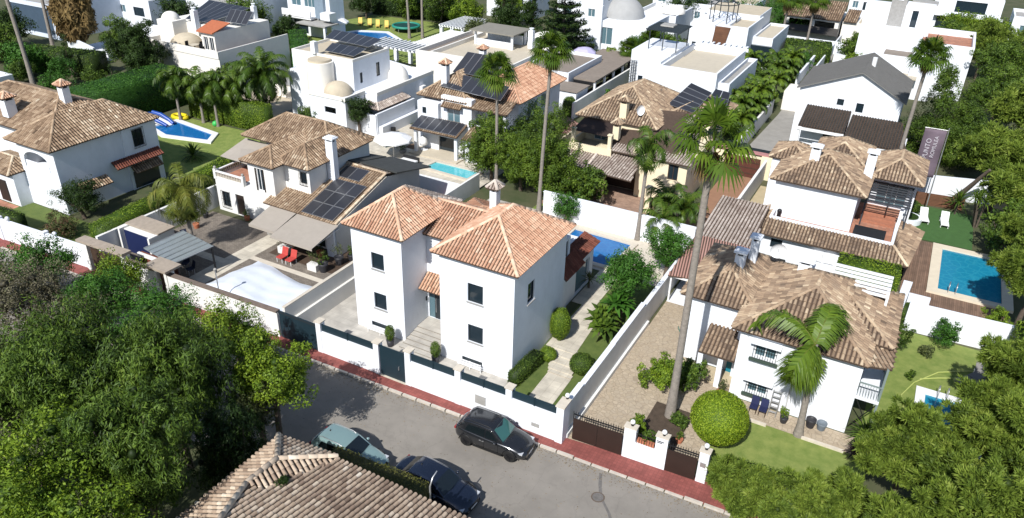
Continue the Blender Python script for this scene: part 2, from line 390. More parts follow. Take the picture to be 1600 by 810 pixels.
def hip_roof(mb, x0, x1, y0, y1, z, h, m, ov=0.3, pitch=0.24, seg=4, sides='SENW', L=0.38, ht=0.8, lo=0.0, hi=1.0, fascia=None, ridge_axis=None):
    """hip roof over the rectangle (walls), eaves overhang ov; returns ridge ends"""
    x0 -= ov; x1 += ov; y0 -= ov; y1 += ov
    W, D = x1 - x0, y1 - y0
    if W >= D: r0 = (x0 + D / 2, (y0 + y1) / 2, z + h); r1 = (x1 - D / 2, (y0 + y1) / 2, z + h)
    else: r0 = ((x0 + x1) / 2, y0 + W / 2, z + h); r1 = ((x0 + x1) / 2, y1 - W / 2, z + h)
    A, B, Cc, D_ = (x0, y0, z), (x1, y0, z), (x1, y1, z), (x0, y1, z)
    sq = (Vector(r0) - Vector(r1)).length < 0.05
    if W >= D:
        F = {'S': [A, B, r1] + ([] if sq else [r0]), 'E': [B, Cc, r1], 'N': [Cc, D_, r0] + ([] if sq else [r1]), 'W': [D_, A, r0]}
        H = [(A, r0), (D_, r0), (B, r1), (Cc, r1)]
    else:
        F = {'S': [A, B, r0], 'E': [B, Cc, r1, r0], 'N': [Cc, D_, r1], 'W': [D_, A, r0, r1]}
        H = [(A, r0), (B, r0), (Cc, r1), (D_, r1)]
    for k in sides: tile_face(mb, F[k], m, pitch, seg, L, lo=lo, hi=hi)
    for a, b in H: ridge(mb, a, b, m, tint=ht)
    if not sq: ridge(mb, r0, r1, m, tint=ht)
    if fascia: mb.box(x0 + 0.12, x1 - 0.12, y0 + 0.12, y1 - 0.12, z - 0.22, z - 0.105, fascia)
    return r0, r1
def lean_roof(mb, A, B, Cc, D_, m, **k):
    """A,B eave corners (left,right seen from outside), C,D top corners above B and A"""
    tile_face(mb, [A, B, Cc, D_], m, **k)

# ------------------------------------------------------------------ walls with real openings
def wall_box(mb, x0, x1, y0, y1, z0, z1, m, ops=(), dep=0.16, top=True):
    """ops: (side, a0, a1, zb, zt); a runs along world x for S/N and along y for E/W"""
    for side in 'SENW':
        O = [o for o in ops if o[0] == side]
        a0, a1 = (x0, x1) if side in 'SN' else (y0, y1)
        sg = {'S': -1, 'N': 1, 'E': 1, 'W': -1}[side]; base = {'S': y0, 'N': y1, 'E': x1, 'W': x0}[side]
        def pt(a, z, dd=0.0):
            c = base - sg * dd
            return (a, c, z) if side in 'SN' else (c, a, z)
        AS = sorted(set([a0, a1] + [v for o in O for v in (o[1], o[2])])); ZS = sorted(set([z0, z1] + [v for o in O for v in (o[3], o[4])]))
        flip = side in 'NW'
        def quad(a, b, c, d): mb.add([a, b, c, d], [(3, 2, 1, 0) if flip else (0, 1, 2, 3)], m)
        for i in range(len(AS) - 1):
            for j in range(len(ZS) - 1):
                am, zm = (AS[i] + AS[i + 1]) / 2, (ZS[j] + ZS[j + 1]) / 2
                if any(o[1] < am < o[2] and o[3] < zm < o[4] for o in O): continue
                quad(pt(AS[i], ZS[j]), pt(AS[i + 1], ZS[j]), pt(AS[i + 1], ZS[j + 1]), pt(AS[i], ZS[j + 1]))
        for o in O:
            _, p, q, zb, zt = o[:5]; dd = o[6] if len(o) > 6 else dep
            quad(pt(p, zb), pt(p, zb, dd), pt(p, zt, dd), pt(p, zt)); quad(pt(q, zb, dd), pt(q, zb), pt(q, zt), pt(q, zt, dd))
            quad(pt(p, zb), pt(q, zb), pt(q, zb, dd), pt(p, zb, dd)); quad(pt(p, zt, dd), pt(q, zt, dd), pt(q, zt), pt(p, zt))
    if top: mb.add([(x0, y0, z1), (x1, y0, z1), (x1, y1, z1), (x0, y1, z1)], [(0, 1, 2, 3)], m)
FR = {'dark': (ANTH, GLASS, 0), 'darkm': (ANTH, GLASS, 1), 'white': (WPAINT, GLASS, 1), 'whiteg': (WPAINT, BGLASS, 1), 'grille': (BLACKM, GLASS, 1), 'blue': (WPAINT, BGLASS, 0), 'wood': (DWOOD, GLASS, 1)}
def window(parent, base, side, a0, a1, zb, zt, style='dark', dep=0.16, name='window'):
    fm, gm, mul = FR.get(style.split('+')[0], FR['dark'])
    sg = {'S': -1, 'N': 1, 'E': 1, 'W': -1}[side]
    f = MB(); t = 0.06
    def bx(mb, p, q, z0, z1, d0, d1, m):
        c0, c1 = base - sg * d0, base - sg * d1
        if side in 'SN': mb.box(p, q, c0, c1, z0, z1, m)
        else: mb.box(c0, c1, p, q, z0, z1, m)
    fr0, fr1 = dep - 0.07, dep - 0.002
    bx(f, a0, a0 + t, zb, zt, fr0, fr1, fm); bx(f, a1 - t, a1, zb, zt, fr0, fr1, fm)
    bx(f, a0 + t, a1 - t, zb, zb + t, fr0, fr1, fm); bx(f, a0 + t, a1 - t, zt - t, zt, fr0, fr1, fm)
    if mul and a1 - a0 > 0.7:
        k = max(1, int((a1 - a0) / 1.1))
        for i in range(1, k + 1):
            c = a0 + (a1 - a0) * i / (k + 1); bx(f, c - t / 2, c + t / 2, zb + t, zt - t, fr0, fr1, fm)
    w_ = f.build(name, parent)
    g = MB(); c = base - sg * (dep - 0.02)
    if side in 'SN': g.add([(a0, c, zb), (a1, c, zb), (a1, c, zt), (a0, c, zt)], [(0, 1, 2, 3)], gm)
    else: g.add([(c, a0, zb), (c, a1, zb), (c, a1, zt), (c, a0, zt)], [(0, 1, 2, 3)], gm)
    g.build('pane', w_)
    if 'grille' in style:
        g = MB(); n = max(3, int((a1 - a0) / 0.13))
        for i in range(n + 1):
            c = a0 - 0.04 + (a1 - a0 + 0.08) * i / n; bx(g, c - 0.011, c + 0.011, zb - 0.1, zt + 0.1, -0.14, -0.118, BLACKM)
        for z in (zb - 0.1, (zb + zt) / 2, zt + 0.1): bx(g, a0 - 0.06, a1 + 0.06, z - 0.014, z + 0.014, -0.117, -0.10, BLACKM)
        for z in (zb - 0.1, zt + 0.1):
            for c in (a0 - 0.05, a1 + 0.05): bx(g, c - 0.012, c + 0.012, z - 0.012, z + 0.012, -0.10, 0.0, BLACKM)
        g.build('window_grille', w_)
    if 'sill' in style:
        g = MB(); bx(g, a0 - 0.06, a1 + 0.06, zb - 0.07, zb - 0.003, -0.07, dep, STONEC if 'grille' in style else fm if False else GREYC); g.build('window_sill', w_)
    return w_
class House:
    def __init__(s, name, label, loc, cat='house', m=WHITE, group=None):
        s.root = thing(name, label, cat, loc, group); s.w = MB(); s.m = m; s.wins = []; s.roofs = {}
    def box(s, x0, x1, y0, y1, z0, z1, ops=(), m=None, top=True):
        base = {'S': y0, 'N': y1, 'E': x1, 'W': x0}
        wall_box(s.w, x0, x1, y0, y1, z0, z1, m or s.m, ops, top=top)
        for o in ops:
            st = o[5] if len(o) > 5 else 'dark'
            if st != 'void': window(s.root, base[o[0]], *o[:5], st, o[6] if len(o) > 6 else 0.16, 'door' if 'door' in st else 'window')
    def flat(s, x0, x1, y0, y1, z, par=0.5, t=0.2, fm=None, ops=(), z0=0, m=None, cop=None):
        s.box(x0, x1, y0, y1, z0, z, ops, m)
        mm = m or s.m
        for a in ((x0, x1, y0, y0 + t), (x0, x1, y1 - t, y1), (x0, x0 + t, y0 + t, y1 - t), (x1 - t, x1, y0 + t, y1 - t)):
            s.w.box(a[0], a[1], a[2], a[3], z, z + par, mm)
        r = MB(); r.box(x0 + t + .003, x1 - t - .003, y0 + t + .003, y1 - t - .003, z + 0.004, z + 0.03, fm or GREYC); r.build('flat_roof', s.root)
    def part(s, name, mb, parent=None): return mb.build(name, parent or s.root)
    def done(s): s.w.build('wall', s.root); return s.root
def panel_row(parent, P, nx, ny, gap=0.03, th=0.04, lift=0.12):
    """solar panels on a sloped quad P (A,B,C,D): nx by ny modules, each its own part"""
    A, B, Cc, D_ = [Vector(p) for p in P]; n = (B - A).cross(D_ - A).normalized()
    if n.z < 0: n = -n
    for i in range(nx):
        for j in range(ny):
            def q(a, b):
                return A * (1 - a) * (1 - b) + B * a * (1 - b) + Cc * a * b + D_ * (1 - a) * b + n * lift
            e = gap / max(0.1, (B - A).length); f = gap / max(0.1, (D_ - A).length)
            a0, a1, b0, b1 = i / nx + e / 2, (i + 1) / nx - e / 2, j / ny + f / 2, (j + 1) / ny - f / 2
            top = [q(a0, b0), q(a1, b0), q(a1, b1), q(a0, b1)]
            mb = MB(); vs = [tuple(p) for p in top] + [tuple(p - n * th) for p in top]
            mb.add(vs, [(0, 1, 2, 3), (7, 6, 5, 4), (0, 4, 5, 1), (1, 5, 6, 2), (2, 6, 7, 3), (3, 7, 4, 0)], ALU)
            sx = Vector(top[1]) - Vector(top[0]); sy = Vector(top[3]) - Vector(top[0]); ex, ey = sx.normalized() * 0.03, sy.normalized() * 0.03
            cs = [top[0] + ex + ey, top[1] - ex + ey, top[2] - ex - ey, top[3] + ex - ey]
            mb.add([tuple(p + n * 0.004) for p in cs], [(0, 1, 2, 3)], PVC, RN.random())
            mb.build('solar_panel', parent)
def chimney(parent, x, y, z0, z1, sx=0.55, sy=0.55, m=WHITE, cap='slab', cm=None):
    b = MB(); b.box(x - sx / 2, x + sx / 2, y - sy / 2, y + sy / 2, z0, z1, m)
    ch = b.build('chimney', parent); c = MB()
    if cap == 'slab':
        for a in (-1, 1):
            for d in (-1, 1): c.box(x + a * (sx / 2 - .07) - .06, x + a * (sx / 2 - .07) + .06, y + d * (sy / 2 - .07) - .06, y + d * (sy / 2 - .07) + .06, z1, z1 + .22, m)
        c.box(x - sx / 2 + .13, x + sx / 2 - .13, y - sy / 2 + .13, y + sy / 2 - .13, z1, z1 + .2, BLACKM)
        c.box(x - sx / 2 - .12, x + sx / 2 + .12, y - sy / 2 - .12, y + sy / 2 + .12, z1 + .22, z1 + .34, m)
        c.box(x - sx / 2, x + sx / 2, y - sy / 2, y + sy / 2, z1 + .34, z1 + .42, m)
    elif cap == 'tile':
        c.box(x - sx / 2 + .1, x + sx / 2 - .1, y - sy / 2 + .1, y + sy / 2 - .1, z1, z1 + .2, BLACKM)
        for a in (-1, 1):
            for d in (-1, 1): c.box(x + a * (sx / 2 - .07) - .07, x + a * (sx / 2 - .07) + .07, y + d * (sy / 2 - .07) - .07, y + d * (sy / 2 - .07) + .07, z1, z1 + .2, m)
        hip_roof(c, x - sx / 2, x + sx / 2, y - sy / 2, y + sy / 2, z1 + .2 + .1, .42, cm or T_MIX, ov=.18, pitch=.2, seg=3, L=.3)
    elif cap == 'pot':
        c.cyl(x, y, z1, z1 + 0.3, sx * .35, n=10, m=m); c.cyl(x, y, z1 + .3, z1 + .34, sx * .5, n=10, m=m)
    if c.v: c.build('chimney_cap', ch)
    return ch
# ------------------------------------------------------------------ vegetation
def fol(name, cs, trans=0.16, rough=0.6):
    n = len(cs); return mattint(name, [(i / (n - 1), c) for i, c in enumerate(cs)], rough, 0.0, trans=trans, spec=0.3)
F_GREEN = fol('broad_leaves', [(0.018, 0.034, 0.006), (0.042, 0.082, 0.010), (0.105, 0.175, 0.018), (0.19, 0.25, 0.038)])
F_FICUS = fol('ficus_leaves', [(0.022, 0.045, 0.006), (0.06, 0.11, 0.010), (0.12, 0.19, 0.016), (0.21, 0.28, 0.03)])
F_DEEP = fol('dark_leaves', [(0.008, 0.018, 0.003), (0.018, 0.040, 0.006), (0.035, 0.070, 0.010), (0.060, 0.100, 0.015)])
F_LIME = fol('bright_leaves', [(0.035, 0.07, 0.006), (0.10, 0.17, 0.014), (0.19, 0.28, 0.018), (0.30, 0.38, 0.035)], .22)
F_FRESH = fol('fresh_leaves', [(0.020, 0.060, 0.007), (0.035, 0.110, 0.011), (0.060, 0.160, 0.017), (0.100, 0.220, 0.025)])
F_PINE = fol('pine_needles', [(0.042, 0.068, 0.01), (0.11, 0.17, 0.022), (0.22, 0.30, 0.04), (0.35, 0.41, 0.085)], 0.35)
F_OLIVE = fol('olive_leaves', [(0.030, 0.040, 0.014), (0.060, 0.080, 0.025), (0.110, 0.130, 0.042), (0.180, 0.200, 0.070)])
F_DRY = fol('dry_twigs', [(0.05, 0.045, 0.028), (0.11, 0.10, 0.055), (0.18, 0.16, 0.10), (0.12, 0.14, 0.045)])
F_PALM = fol('palm_leaves', [(0.020, 0.040, 0.006), (0.045, 0.090, 0.010), (0.085, 0.140, 0.014), (0.150, 0.190, 0.025)], 0.2, 0.45)
F_PALMY = fol('yellowing_palm_leaves', [(0.040, 0.060, 0.008), (0.090, 0.120, 0.014), (0.170, 0.180, 0.028), (0.330, 0.240, 0.049)], 0.2, 0.5)
F_DEAD = fol('dead_palm_leaves', [(0.070, 0.045, 0.014), (0.140, 0.090, 0.032), (0.220, 0.150, 0.056), (0.300, 0.210, 0.077)], 0.1, 0.8)
F_PALMB = fol('fresh_palm_leaves', [(.025, .05, .008), (.065, .12, .012), (.13, .20, .018), (.24, .30, .04)], 0.2, 0.45)
F_GRASS = fol('grass_blades', [(0.030, 0.055, 0.007), (0.060, 0.090, 0.013), (0.100, 0.130, 0.021), (0.140, 0.170, 0.028)], 0.2)

def quads_obj(name, V, tint, m, parent=None, extra=None):
    """V (N,4,3) leaf quads; extra: an MB whose geometry joins the same mesh"""
    N = len(V); me = bpy.data.meshes.new(name)
    vs = V.reshape(-1, 3).astype(np.float32); nv = len(vs)
    ex = extra
    if ex is not None and ex.v:
        vs = np.concatenate([vs, np.array(ex.v, np.float32)])
    loops = np.arange(nv, dtype=np.int32); starts = np.arange(0, nv, 4, dtype=np.int32); tot = np.full(N, 4, np.int32); mi = np.zeros(N, np.int32)
    tint = np.asarray(tint, np.float32)
    me.materials.append(m)
    if ex is not None and ex.v:
        l2, s2, t2 = [], [], []
        for f in ex.f: s2.append(nv + len(l2)); t2.append(len(f)); l2.extend(nv + i for i in f)
        loops = np.concatenate([loops, np.array(l2, np.int32)]); starts = np.concatenate([starts, np.array(s2, np.int32)]); tot = np.concatenate([tot, np.array(t2, np.int32)])
        k = {i: len(me.materials) + i for i in range(len(ex.mats))}
        mi = np.concatenate([mi, np.array([k[i] for i in ex.m], np.int32)])
        for x in ex.mats: me.materials.append(x)
        tint = np.concatenate([tint, np.array(ex.t, np.float32)])
    me.vertices.add(len(vs)); me.vertices.foreach_set('co', vs.ravel())
    me.loops.add(len(loops)); me.loops.foreach_set('vertex_index', loops)
    me.polygons.add(len(starts)); me.polygons.foreach_set('loop_start', starts); me.polygons.foreach_set('loop_total', tot)
    me.polygons.foreach_set('material_index', mi)
    a = me.attributes.new('tint', 'FLOAT', 'FACE'); a.data.foreach_set('value', np.clip(tint, 0, 1))
    me.update(calc_edges=True); me.validate()
    o = bpy.data.objects.new(name, me); C.objects.link(o)
    if parent: o.parent = parent
    return o
def unit(v): return v / np.maximum(1e-6, np.linalg.norm(v, axis=-1, keepdims=True))
def leaf_quads(rg, pos, nrm, L, Wd, jit=0.7, droop=0.0):
    N = len(pos); n = unit(nrm + rg.normal(0, jit, (N, 3)))
    a = rg.normal(0, 1, (N, 3)); a[:, 2] -= droop; a = unit(a - n * np.sum(a * n, 1, keepdims=True)); b = np.cross(n, a)
    l = L * rg.uniform(0.7, 1.3, (N, 1)); w_ = Wd * rg.uniform(0.7, 1.3, (N, 1))
    return np.stack([pos - a * l * .5, pos + b * w_ * .5, pos + a * l * .5, pos - b * w_ * .5], 1)
def subclumps(rg, B, k, per=13):
    """each clump carries smaller clumps on its surface: returns centre, radius, outward direction, tone for every leaf"""
    M = len(B) * per; kb = np.repeat(np.arange(len(B)), per); d = unit(rg.normal(0, 1, (M, 3))); sc = B[kb, :3] + d * B[kb, 3:6] * rg.uniform(.55, 1.05, (M, 1))
    sr = B[kb, 3] * rg.uniform(.26, .46, M); tone = rg.uniform(-.14, .14, len(B))[kb] + rg.uniform(-.14, .14, M); j = k * per + rg.integers(0, per, len(k))
    return sc[j], sr[j][:, None], d[j], tone[j]
def blob_leaves(seed, blobs, N, L, Wd, jit=0.7, droop=0.0, inner=0.6, tj=0.12, lift=0.0):
    """leaves spread through a set of clumps (x,y,z,rx,ry,rz); each clump has its own tone"""
    rg = np.random.default_rng(seed); B = np.array(blobs, float)
    ar = B[:, 3] * B[:, 4] + B[:, 3] * B[:, 5]; k = rg.choice(len(B), N, p=ar / ar.sum())
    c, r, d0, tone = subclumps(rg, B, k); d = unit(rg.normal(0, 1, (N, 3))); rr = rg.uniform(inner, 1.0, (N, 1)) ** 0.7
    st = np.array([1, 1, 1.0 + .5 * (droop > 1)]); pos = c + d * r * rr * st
    return leaf_quads(rg, pos, d + d0 * .5 + np.array([0, 0, lift]), L, Wd, jit, droop), .47 + tone + rg.normal(0, tj, N) + (rr[:, 0] - 0.8) * 0.4  # leaves deeper in a clump tinted darker: inner shade put into the colour
def crown_blobs(seed, rx, ry, rz, n, br, cx=0, cy=0, cz=0, shape='round'):
    rg = np.random.default_rng(seed); out = []
    for i in range(n):
        d = unit(rg.normal(0, 1, 3)); f = rg.uniform(0.35, 0.82) if shape != 'flat' else rg.uniform(0.25, 1.08)
        if shape == 'flat' and d[2] < -0.2: d[2] *= 0.3
        x, y, z = d * f
        if shape == 'cone':
            h = rg.uniform(0, 1); a = rg.uniform(0, 2 * math.pi); q = (1 - h) * rg.uniform(0.5, 0.85); x, y, z = math.cos(a) * q, math.sin(a) * q, h * 2 - 1
        b = br * rg.uniform(0.7, 1.3) * (1 if shape != 'cone' else (1.15 - 0.7 * (z + 1) / 2))
        out.append((cx + x * rx, cy + y * ry, cz + z * rz, b, b, b * rg.uniform(0.65, 0.9)))
    return out
CR = {}
def limbs(mb, h, r, blobs, rg, m, n=7):
    lean = rg.uniform(-.25, .25, 2)
    P = [(0, 0, -0.05), (lean[0] * .3, lean[1] * .3, h * .5), (lean[0], lean[1], h)]
    mb.tube(P, [r * 1.25, r, r * .8], 10, m)
    idx = rg.choice(len(blobs), min(n, len(blobs)), replace=False)
    for i in idx:
        b = blobs[i]; q = (b[0], b[1], b[2]); mid = ((lean[0] + q[0]) / 2 + rg.uniform(-.2, .2), (lean[1] + q[1]) / 2 + rg.uniform(-.2, .2), h + (q[2] - h) * .35)
        mb.tube([P[-1], mid, q], [r * .6, r * .4, r * .12], 6, m)
def tree(name, label, x, y, h, R, mtl, seed=1, group=None, trunk=None, kind='broad', N=6000, L=0.17, cat='tree', zs=None, cz=None, tr=0.16, dz=0, rot=None, sc=1.0, nb=26, bk=None):
    """h = total height, R = (rx, ry); crown hangs from cz; trunk and crown are parts"""
    t = thing(name, label, cat, (x, y, dz), group)
    rx, ry = (R, R) if not isinstance(R, tuple) else R
    rz = zs if zs else min(rx, h * 0.42); c = cz if cz is not None else h - rz
    key = (kind, rx, ry, rz, c, seed, N, L, mtl.name)
    if key not in CR:
        rg = np.random.default_rng(seed)
        br = min(rx, ry) * (0.33 if kind in ('broad', 'weep') and nb > 30 else 0.27 if kind == 'pine' else 0.42)
        if kind == 'cone':
            bl = crown_blobs(seed, rx, ry, rz, nb, br, 0, 0, c, 'cone'); q = blob_leaves(seed, bl, N, L, L * .35, .5, .3)
        elif kind == 'pine':
            bl = crown_blobs(seed, rx, ry, rz, nb, br, 0, 0, c, 'flat'); V, T = needle_tufts(seed, bl, N, L); q = (V, T)
        elif kind == 'weep':
            bl = [(a, b_, c_, d_, e_, f_ * 1.5) for a, b_, c_, d_, e_, f_ in crown_blobs(seed, rx, ry, rz, nb, br, 0, 0, c)]; q = blob_leaves(seed, bl, N, L * 2.0, L * .42, .45, 2.2, inner=.55)
        elif kind == 'clip':
            bl = [(0, 0, c, rx, ry, rz)]; rgg = np.random.default_rng(seed); d = unit(rgg.normal(0, 1, (N, 3))); rr = rgg.uniform(.93, 1.0, (N, 1))
            q = (leaf_quads(rgg, np.array([0, 0, c]) + d * np.array([rx, ry, rz]) * rr, d, L, L * .6, .5), .5 + rgg.normal(0, .2, N))
        else:
            bl = crown_blobs(seed, rx, ry, rz, nb, br, 0, 0, c, 'flat' if kind == 'flat' else 'round'); q = blob_leaves(seed, bl, N, L, L * .5, .42, .3, inner=.6)
        mb = MB(); limbs(mb, max(0.3, c - rz * .55), trunk or tr, bl if kind != 'clip' else [(0, 0, c, .1, .1, .1)], rg, bk or BARK)
        core = MB()  # unseen dark balls added inside the clumps to block light
        if kind != 'clip':
            for (bx, by, bz, ra, rb, rc) in bl:
                f = .2
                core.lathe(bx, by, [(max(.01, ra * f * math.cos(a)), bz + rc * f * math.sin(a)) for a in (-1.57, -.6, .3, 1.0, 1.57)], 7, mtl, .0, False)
        cme = quads_obj('crown', q[0], q[1], mtl, extra=core); tme = mb.build('trunk')
        if kind == 'clip':
            bb = MB(); bb.lathe(0, 0, [(max(.01, rx * .93 * math.cos(a)), c + rz * .93 * math.sin(a)) for a in [-math.pi / 2 + math.pi * i / 10 for i in range(11)]], 20, mtl, .1)
            bpy.data.objects.remove(cme); cme = quads_obj('crown', q[0], q[1], mtl, extra=bb)
        CR[key] = (cme.data, tme.data); bpy.data.objects.remove(cme); bpy.data.objects.remove(tme)
    cm, tm = CR[key]
    for nm, me in (('crown', cm), ('trunk', tm)):
        o = bpy.data.objects.new(nm, me); C.objects.link(o); o.parent = t
    if rot is not None: t.rotation_euler = (0, 0, rot)
    if sc != 1.0: t.scale = (sc,) * 3
    return t
def needle_tufts(seed, bl, N, L):
    rg = np.random.default_rng(seed); B = np.array(bl, float); T = N // 7
    k = rg.choice(len(B), T, p=B[:, 3] ** 2 / (B[:, 3] ** 2).sum())
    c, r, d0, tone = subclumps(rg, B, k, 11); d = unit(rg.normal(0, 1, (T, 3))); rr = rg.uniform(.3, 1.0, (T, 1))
    pos = c + d * r * .85 * rr; tt = .5 + tone + rg.normal(0, .10, T) + (rr[:, 0] - .7) * .3  # inner tufts get a darker tint, shade put into the needle colour
    dd = unit(d * .7 + d0 * .8 + np.array([0, 0, .5]))
    out = []; ts = []
    for j in range(7):
        a = unit(dd + rg.normal(0, .55, (T, 3))); n = unit(rg.normal(0, 1, (T, 3))); b = unit(np.cross(a, n)); l = L * rg.uniform(.6, 1.4, (T, 1)); w_ = L * .10
        out.append(np.stack([pos, pos + a * l * .5 + b * w_, pos + a * l, pos + a * l * .5 - b * w_], 1)); ts.append(tt + rg.normal(0, .06, T))
    return np.concatenate(out), np.concatenate(ts)
def hedge(name, label, P, z1, wd, mtl, seed=1, z0=0.0, L=0.09, dens=160, group=None, cat='hedge', top_wave=0.06):
    """clipped hedge along the polyline P; leafy skin over a solid dark core, one mesh"""
    o = thing(name, label, cat, (P[0][0], P[0][1], 0), group) if False else None
    rg = np.random.default_rng(seed); core = MB(); pos = []; nr = []
    for (xa, ya), (xb, yb) in zip(P[:-1], P[1:]):
        l = math.hypot(xb - xa, yb - ya); ux, uy = (xb - xa) / l, (yb - ya) / l; nx, ny = -uy, ux; h = z1 - z0; k = .06
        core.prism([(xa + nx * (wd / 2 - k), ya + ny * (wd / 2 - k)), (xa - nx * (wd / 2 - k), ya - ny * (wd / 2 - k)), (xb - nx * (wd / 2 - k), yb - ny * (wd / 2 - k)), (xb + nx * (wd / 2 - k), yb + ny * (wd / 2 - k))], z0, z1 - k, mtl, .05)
        for area, f in ((l * wd, 't'), (l * h, 'l'), (l * h, 'r'), (wd * h, 'a'), (wd * h, 'b')):
            n = int(area * dens * (1 if f in 'tr' else .8)) + 4; u, v = rg.uniform(0, 1, n), rg.uniform(0, 1, n); j = rg.uniform(-.07, .05, n)
            s = {'t': u * l, 'l': u * l, 'r': u * l, 'a': -j, 'b': l + j}[f]; c = {'t': (v - .5) * wd, 'l': wd / 2 + j, 'r': -wd / 2 - j, 'a': (v - .5) * wd, 'b': (v - .5) * wd}[f]
            z = {'t': z1 + j, 'l': z0 + v * h, 'r': z0 + v * h, 'a': z0 + u * h, 'b': z0 + u * h}[f]
            z = z + top_wave * np.sin(s * 1.7 + seed) * (1 if f == 't' else .0)
            pos.append(np.stack([xa + ux * s + nx * c, ya + uy * s + ny * c, z + 0 * s], 1))
            q = {'t': (0, 0, 1), 'l': (nx, ny, .2), 'r': (-nx, -ny, .2), 'a': (-ux, -uy, 0), 'b': (ux, uy, 0)}[f]; nr.append(np.tile(np.array(q, float), (n, 1)))
    pos = np.concatenate(pos); nr = np.concatenate(nr); V = leaf_quads(rg, pos, nr, L, L * .6, .55)
    t = .5 + rg.normal(0, .18, len(pos)) + .12 * np.sin(pos[:, 0] * 2.1) * np.sin(pos[:, 1] * 1.7)
    return tag(quads_obj(name, V, t, mtl, extra=core), label, cat, group)
def bush(name, label, x, y, r, h, mtl, seed=1, N=900, L=0.1, group=None, z0=0, cat='bush', nb=9, Wd=.55, sq=1.0):
    rg = np.random.default_rng(seed); bl = []
    for i in range(nb):
        a = rg.uniform(0, 6.28); q = r * rg.uniform(0, .62); bl.append((math.cos(a) * q, math.sin(a) * q * sq, h * rg.uniform(.3, .72), r * .45, r * .45, h * .3))
    V, t = blob_leaves(seed, bl, N, L, L * Wd, .6, .2, inner=.3)
    o = quads_obj(name, V, t, mtl); o.location = (x, y, z0); return tag(o, label, cat, group)
def ballbush(name, label, x, y, r, h, mtl, seed=1, N=2500, L=0.07, z0=0.0, group=None, cat='bush'):
    rg = np.random.default_rng(seed); d = unit(rg.normal(0, 1, (N, 3))); rr = rg.uniform(.92, 1.02, (N, 1)) * (1 + .03 * np.sin(d[:, :1] * 8))
    pos = np.array([0, 0, h / 2]) + d * np.array([r, r, h / 2]) * rr; V = leaf_quads(rg, pos, d, L, L * .6, .5)
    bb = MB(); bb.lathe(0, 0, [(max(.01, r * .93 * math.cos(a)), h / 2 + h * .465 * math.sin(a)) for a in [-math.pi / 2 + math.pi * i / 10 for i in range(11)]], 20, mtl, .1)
    o = quads_obj(name, V, .5 + rg.normal(0, .2, N), mtl, extra=bb); o.location = (x, y, z0); return tag(o, label, cat, group)

def fan_crown(seed, n=30, R=1.05, pet=1.1, dead=14):
    """fan palm head: pleated round leaves on petioles, green above, brown skirt below"""
    rg = np.random.default_rng(seed); G, gt, D_, dt = [], [], [], []; st = MB()
    for i in range(n + dead):
        isd = i >= n; az = i * 2.39996 + rg.uniform(-.2, .2)
        el = R_(85 - 105 * (i / n) ** .9) if not isd else R_(-52 - 30 * rg.uniform())
        r = R * rg.uniform(.85, 1.15) * (1 if not isd else .8); p = pet * rg.uniform(.8, 1.15) * (1 if not isd else .55)
        ax = np.array([math.cos(az) * math.cos(el), math.sin(az) * math.cos(el), math.sin(el)])
        side = np.array([-math.sin(az), math.cos(az), 0]); nrm = np.cross(ax, side); nrm = nrm if nrm[2] > 0 else -nrm
        c = ax * p; st.tube([(0, 0, -.1 if not isd else -.5), tuple(c)], [.03, .015], 4, F_PALM if not isd else F_DEAD, .6, False)
        K = 20; tone = rg.uniform(-.2, .2)
        for k in range(K):
            a = -2.1 + 4.2 * (k + .5) / K; d0 = ax * math.cos(a) + side * math.sin(a); wv = -ax * math.sin(a) + side * math.cos(a)
            rr = r * (1 - .12 * abs(a)) * rg.uniform(.9, 1.05); ww = .62 * r * 4.2 / K
            m1 = c + d0 * rr * .55 + nrm * (.05 * (1 if k % 2 else -1)); tip = c + d0 * rr + np.array([0, 0, -.38 * rr * (.5 + abs(math.cos(el)))])
            if isd: tip = c + d0 * rr * .7 + np.array([0, 0, -.6 * rr])
            Q = [c, m1 + wv * ww * .5, tip, m1 - wv * ww * .5]
            (D_ if isd else G).append(Q); (dt if isd else gt).append(.5 + tone + rg.uniform(-.12, .12))
    return G, gt, D_, dt, st
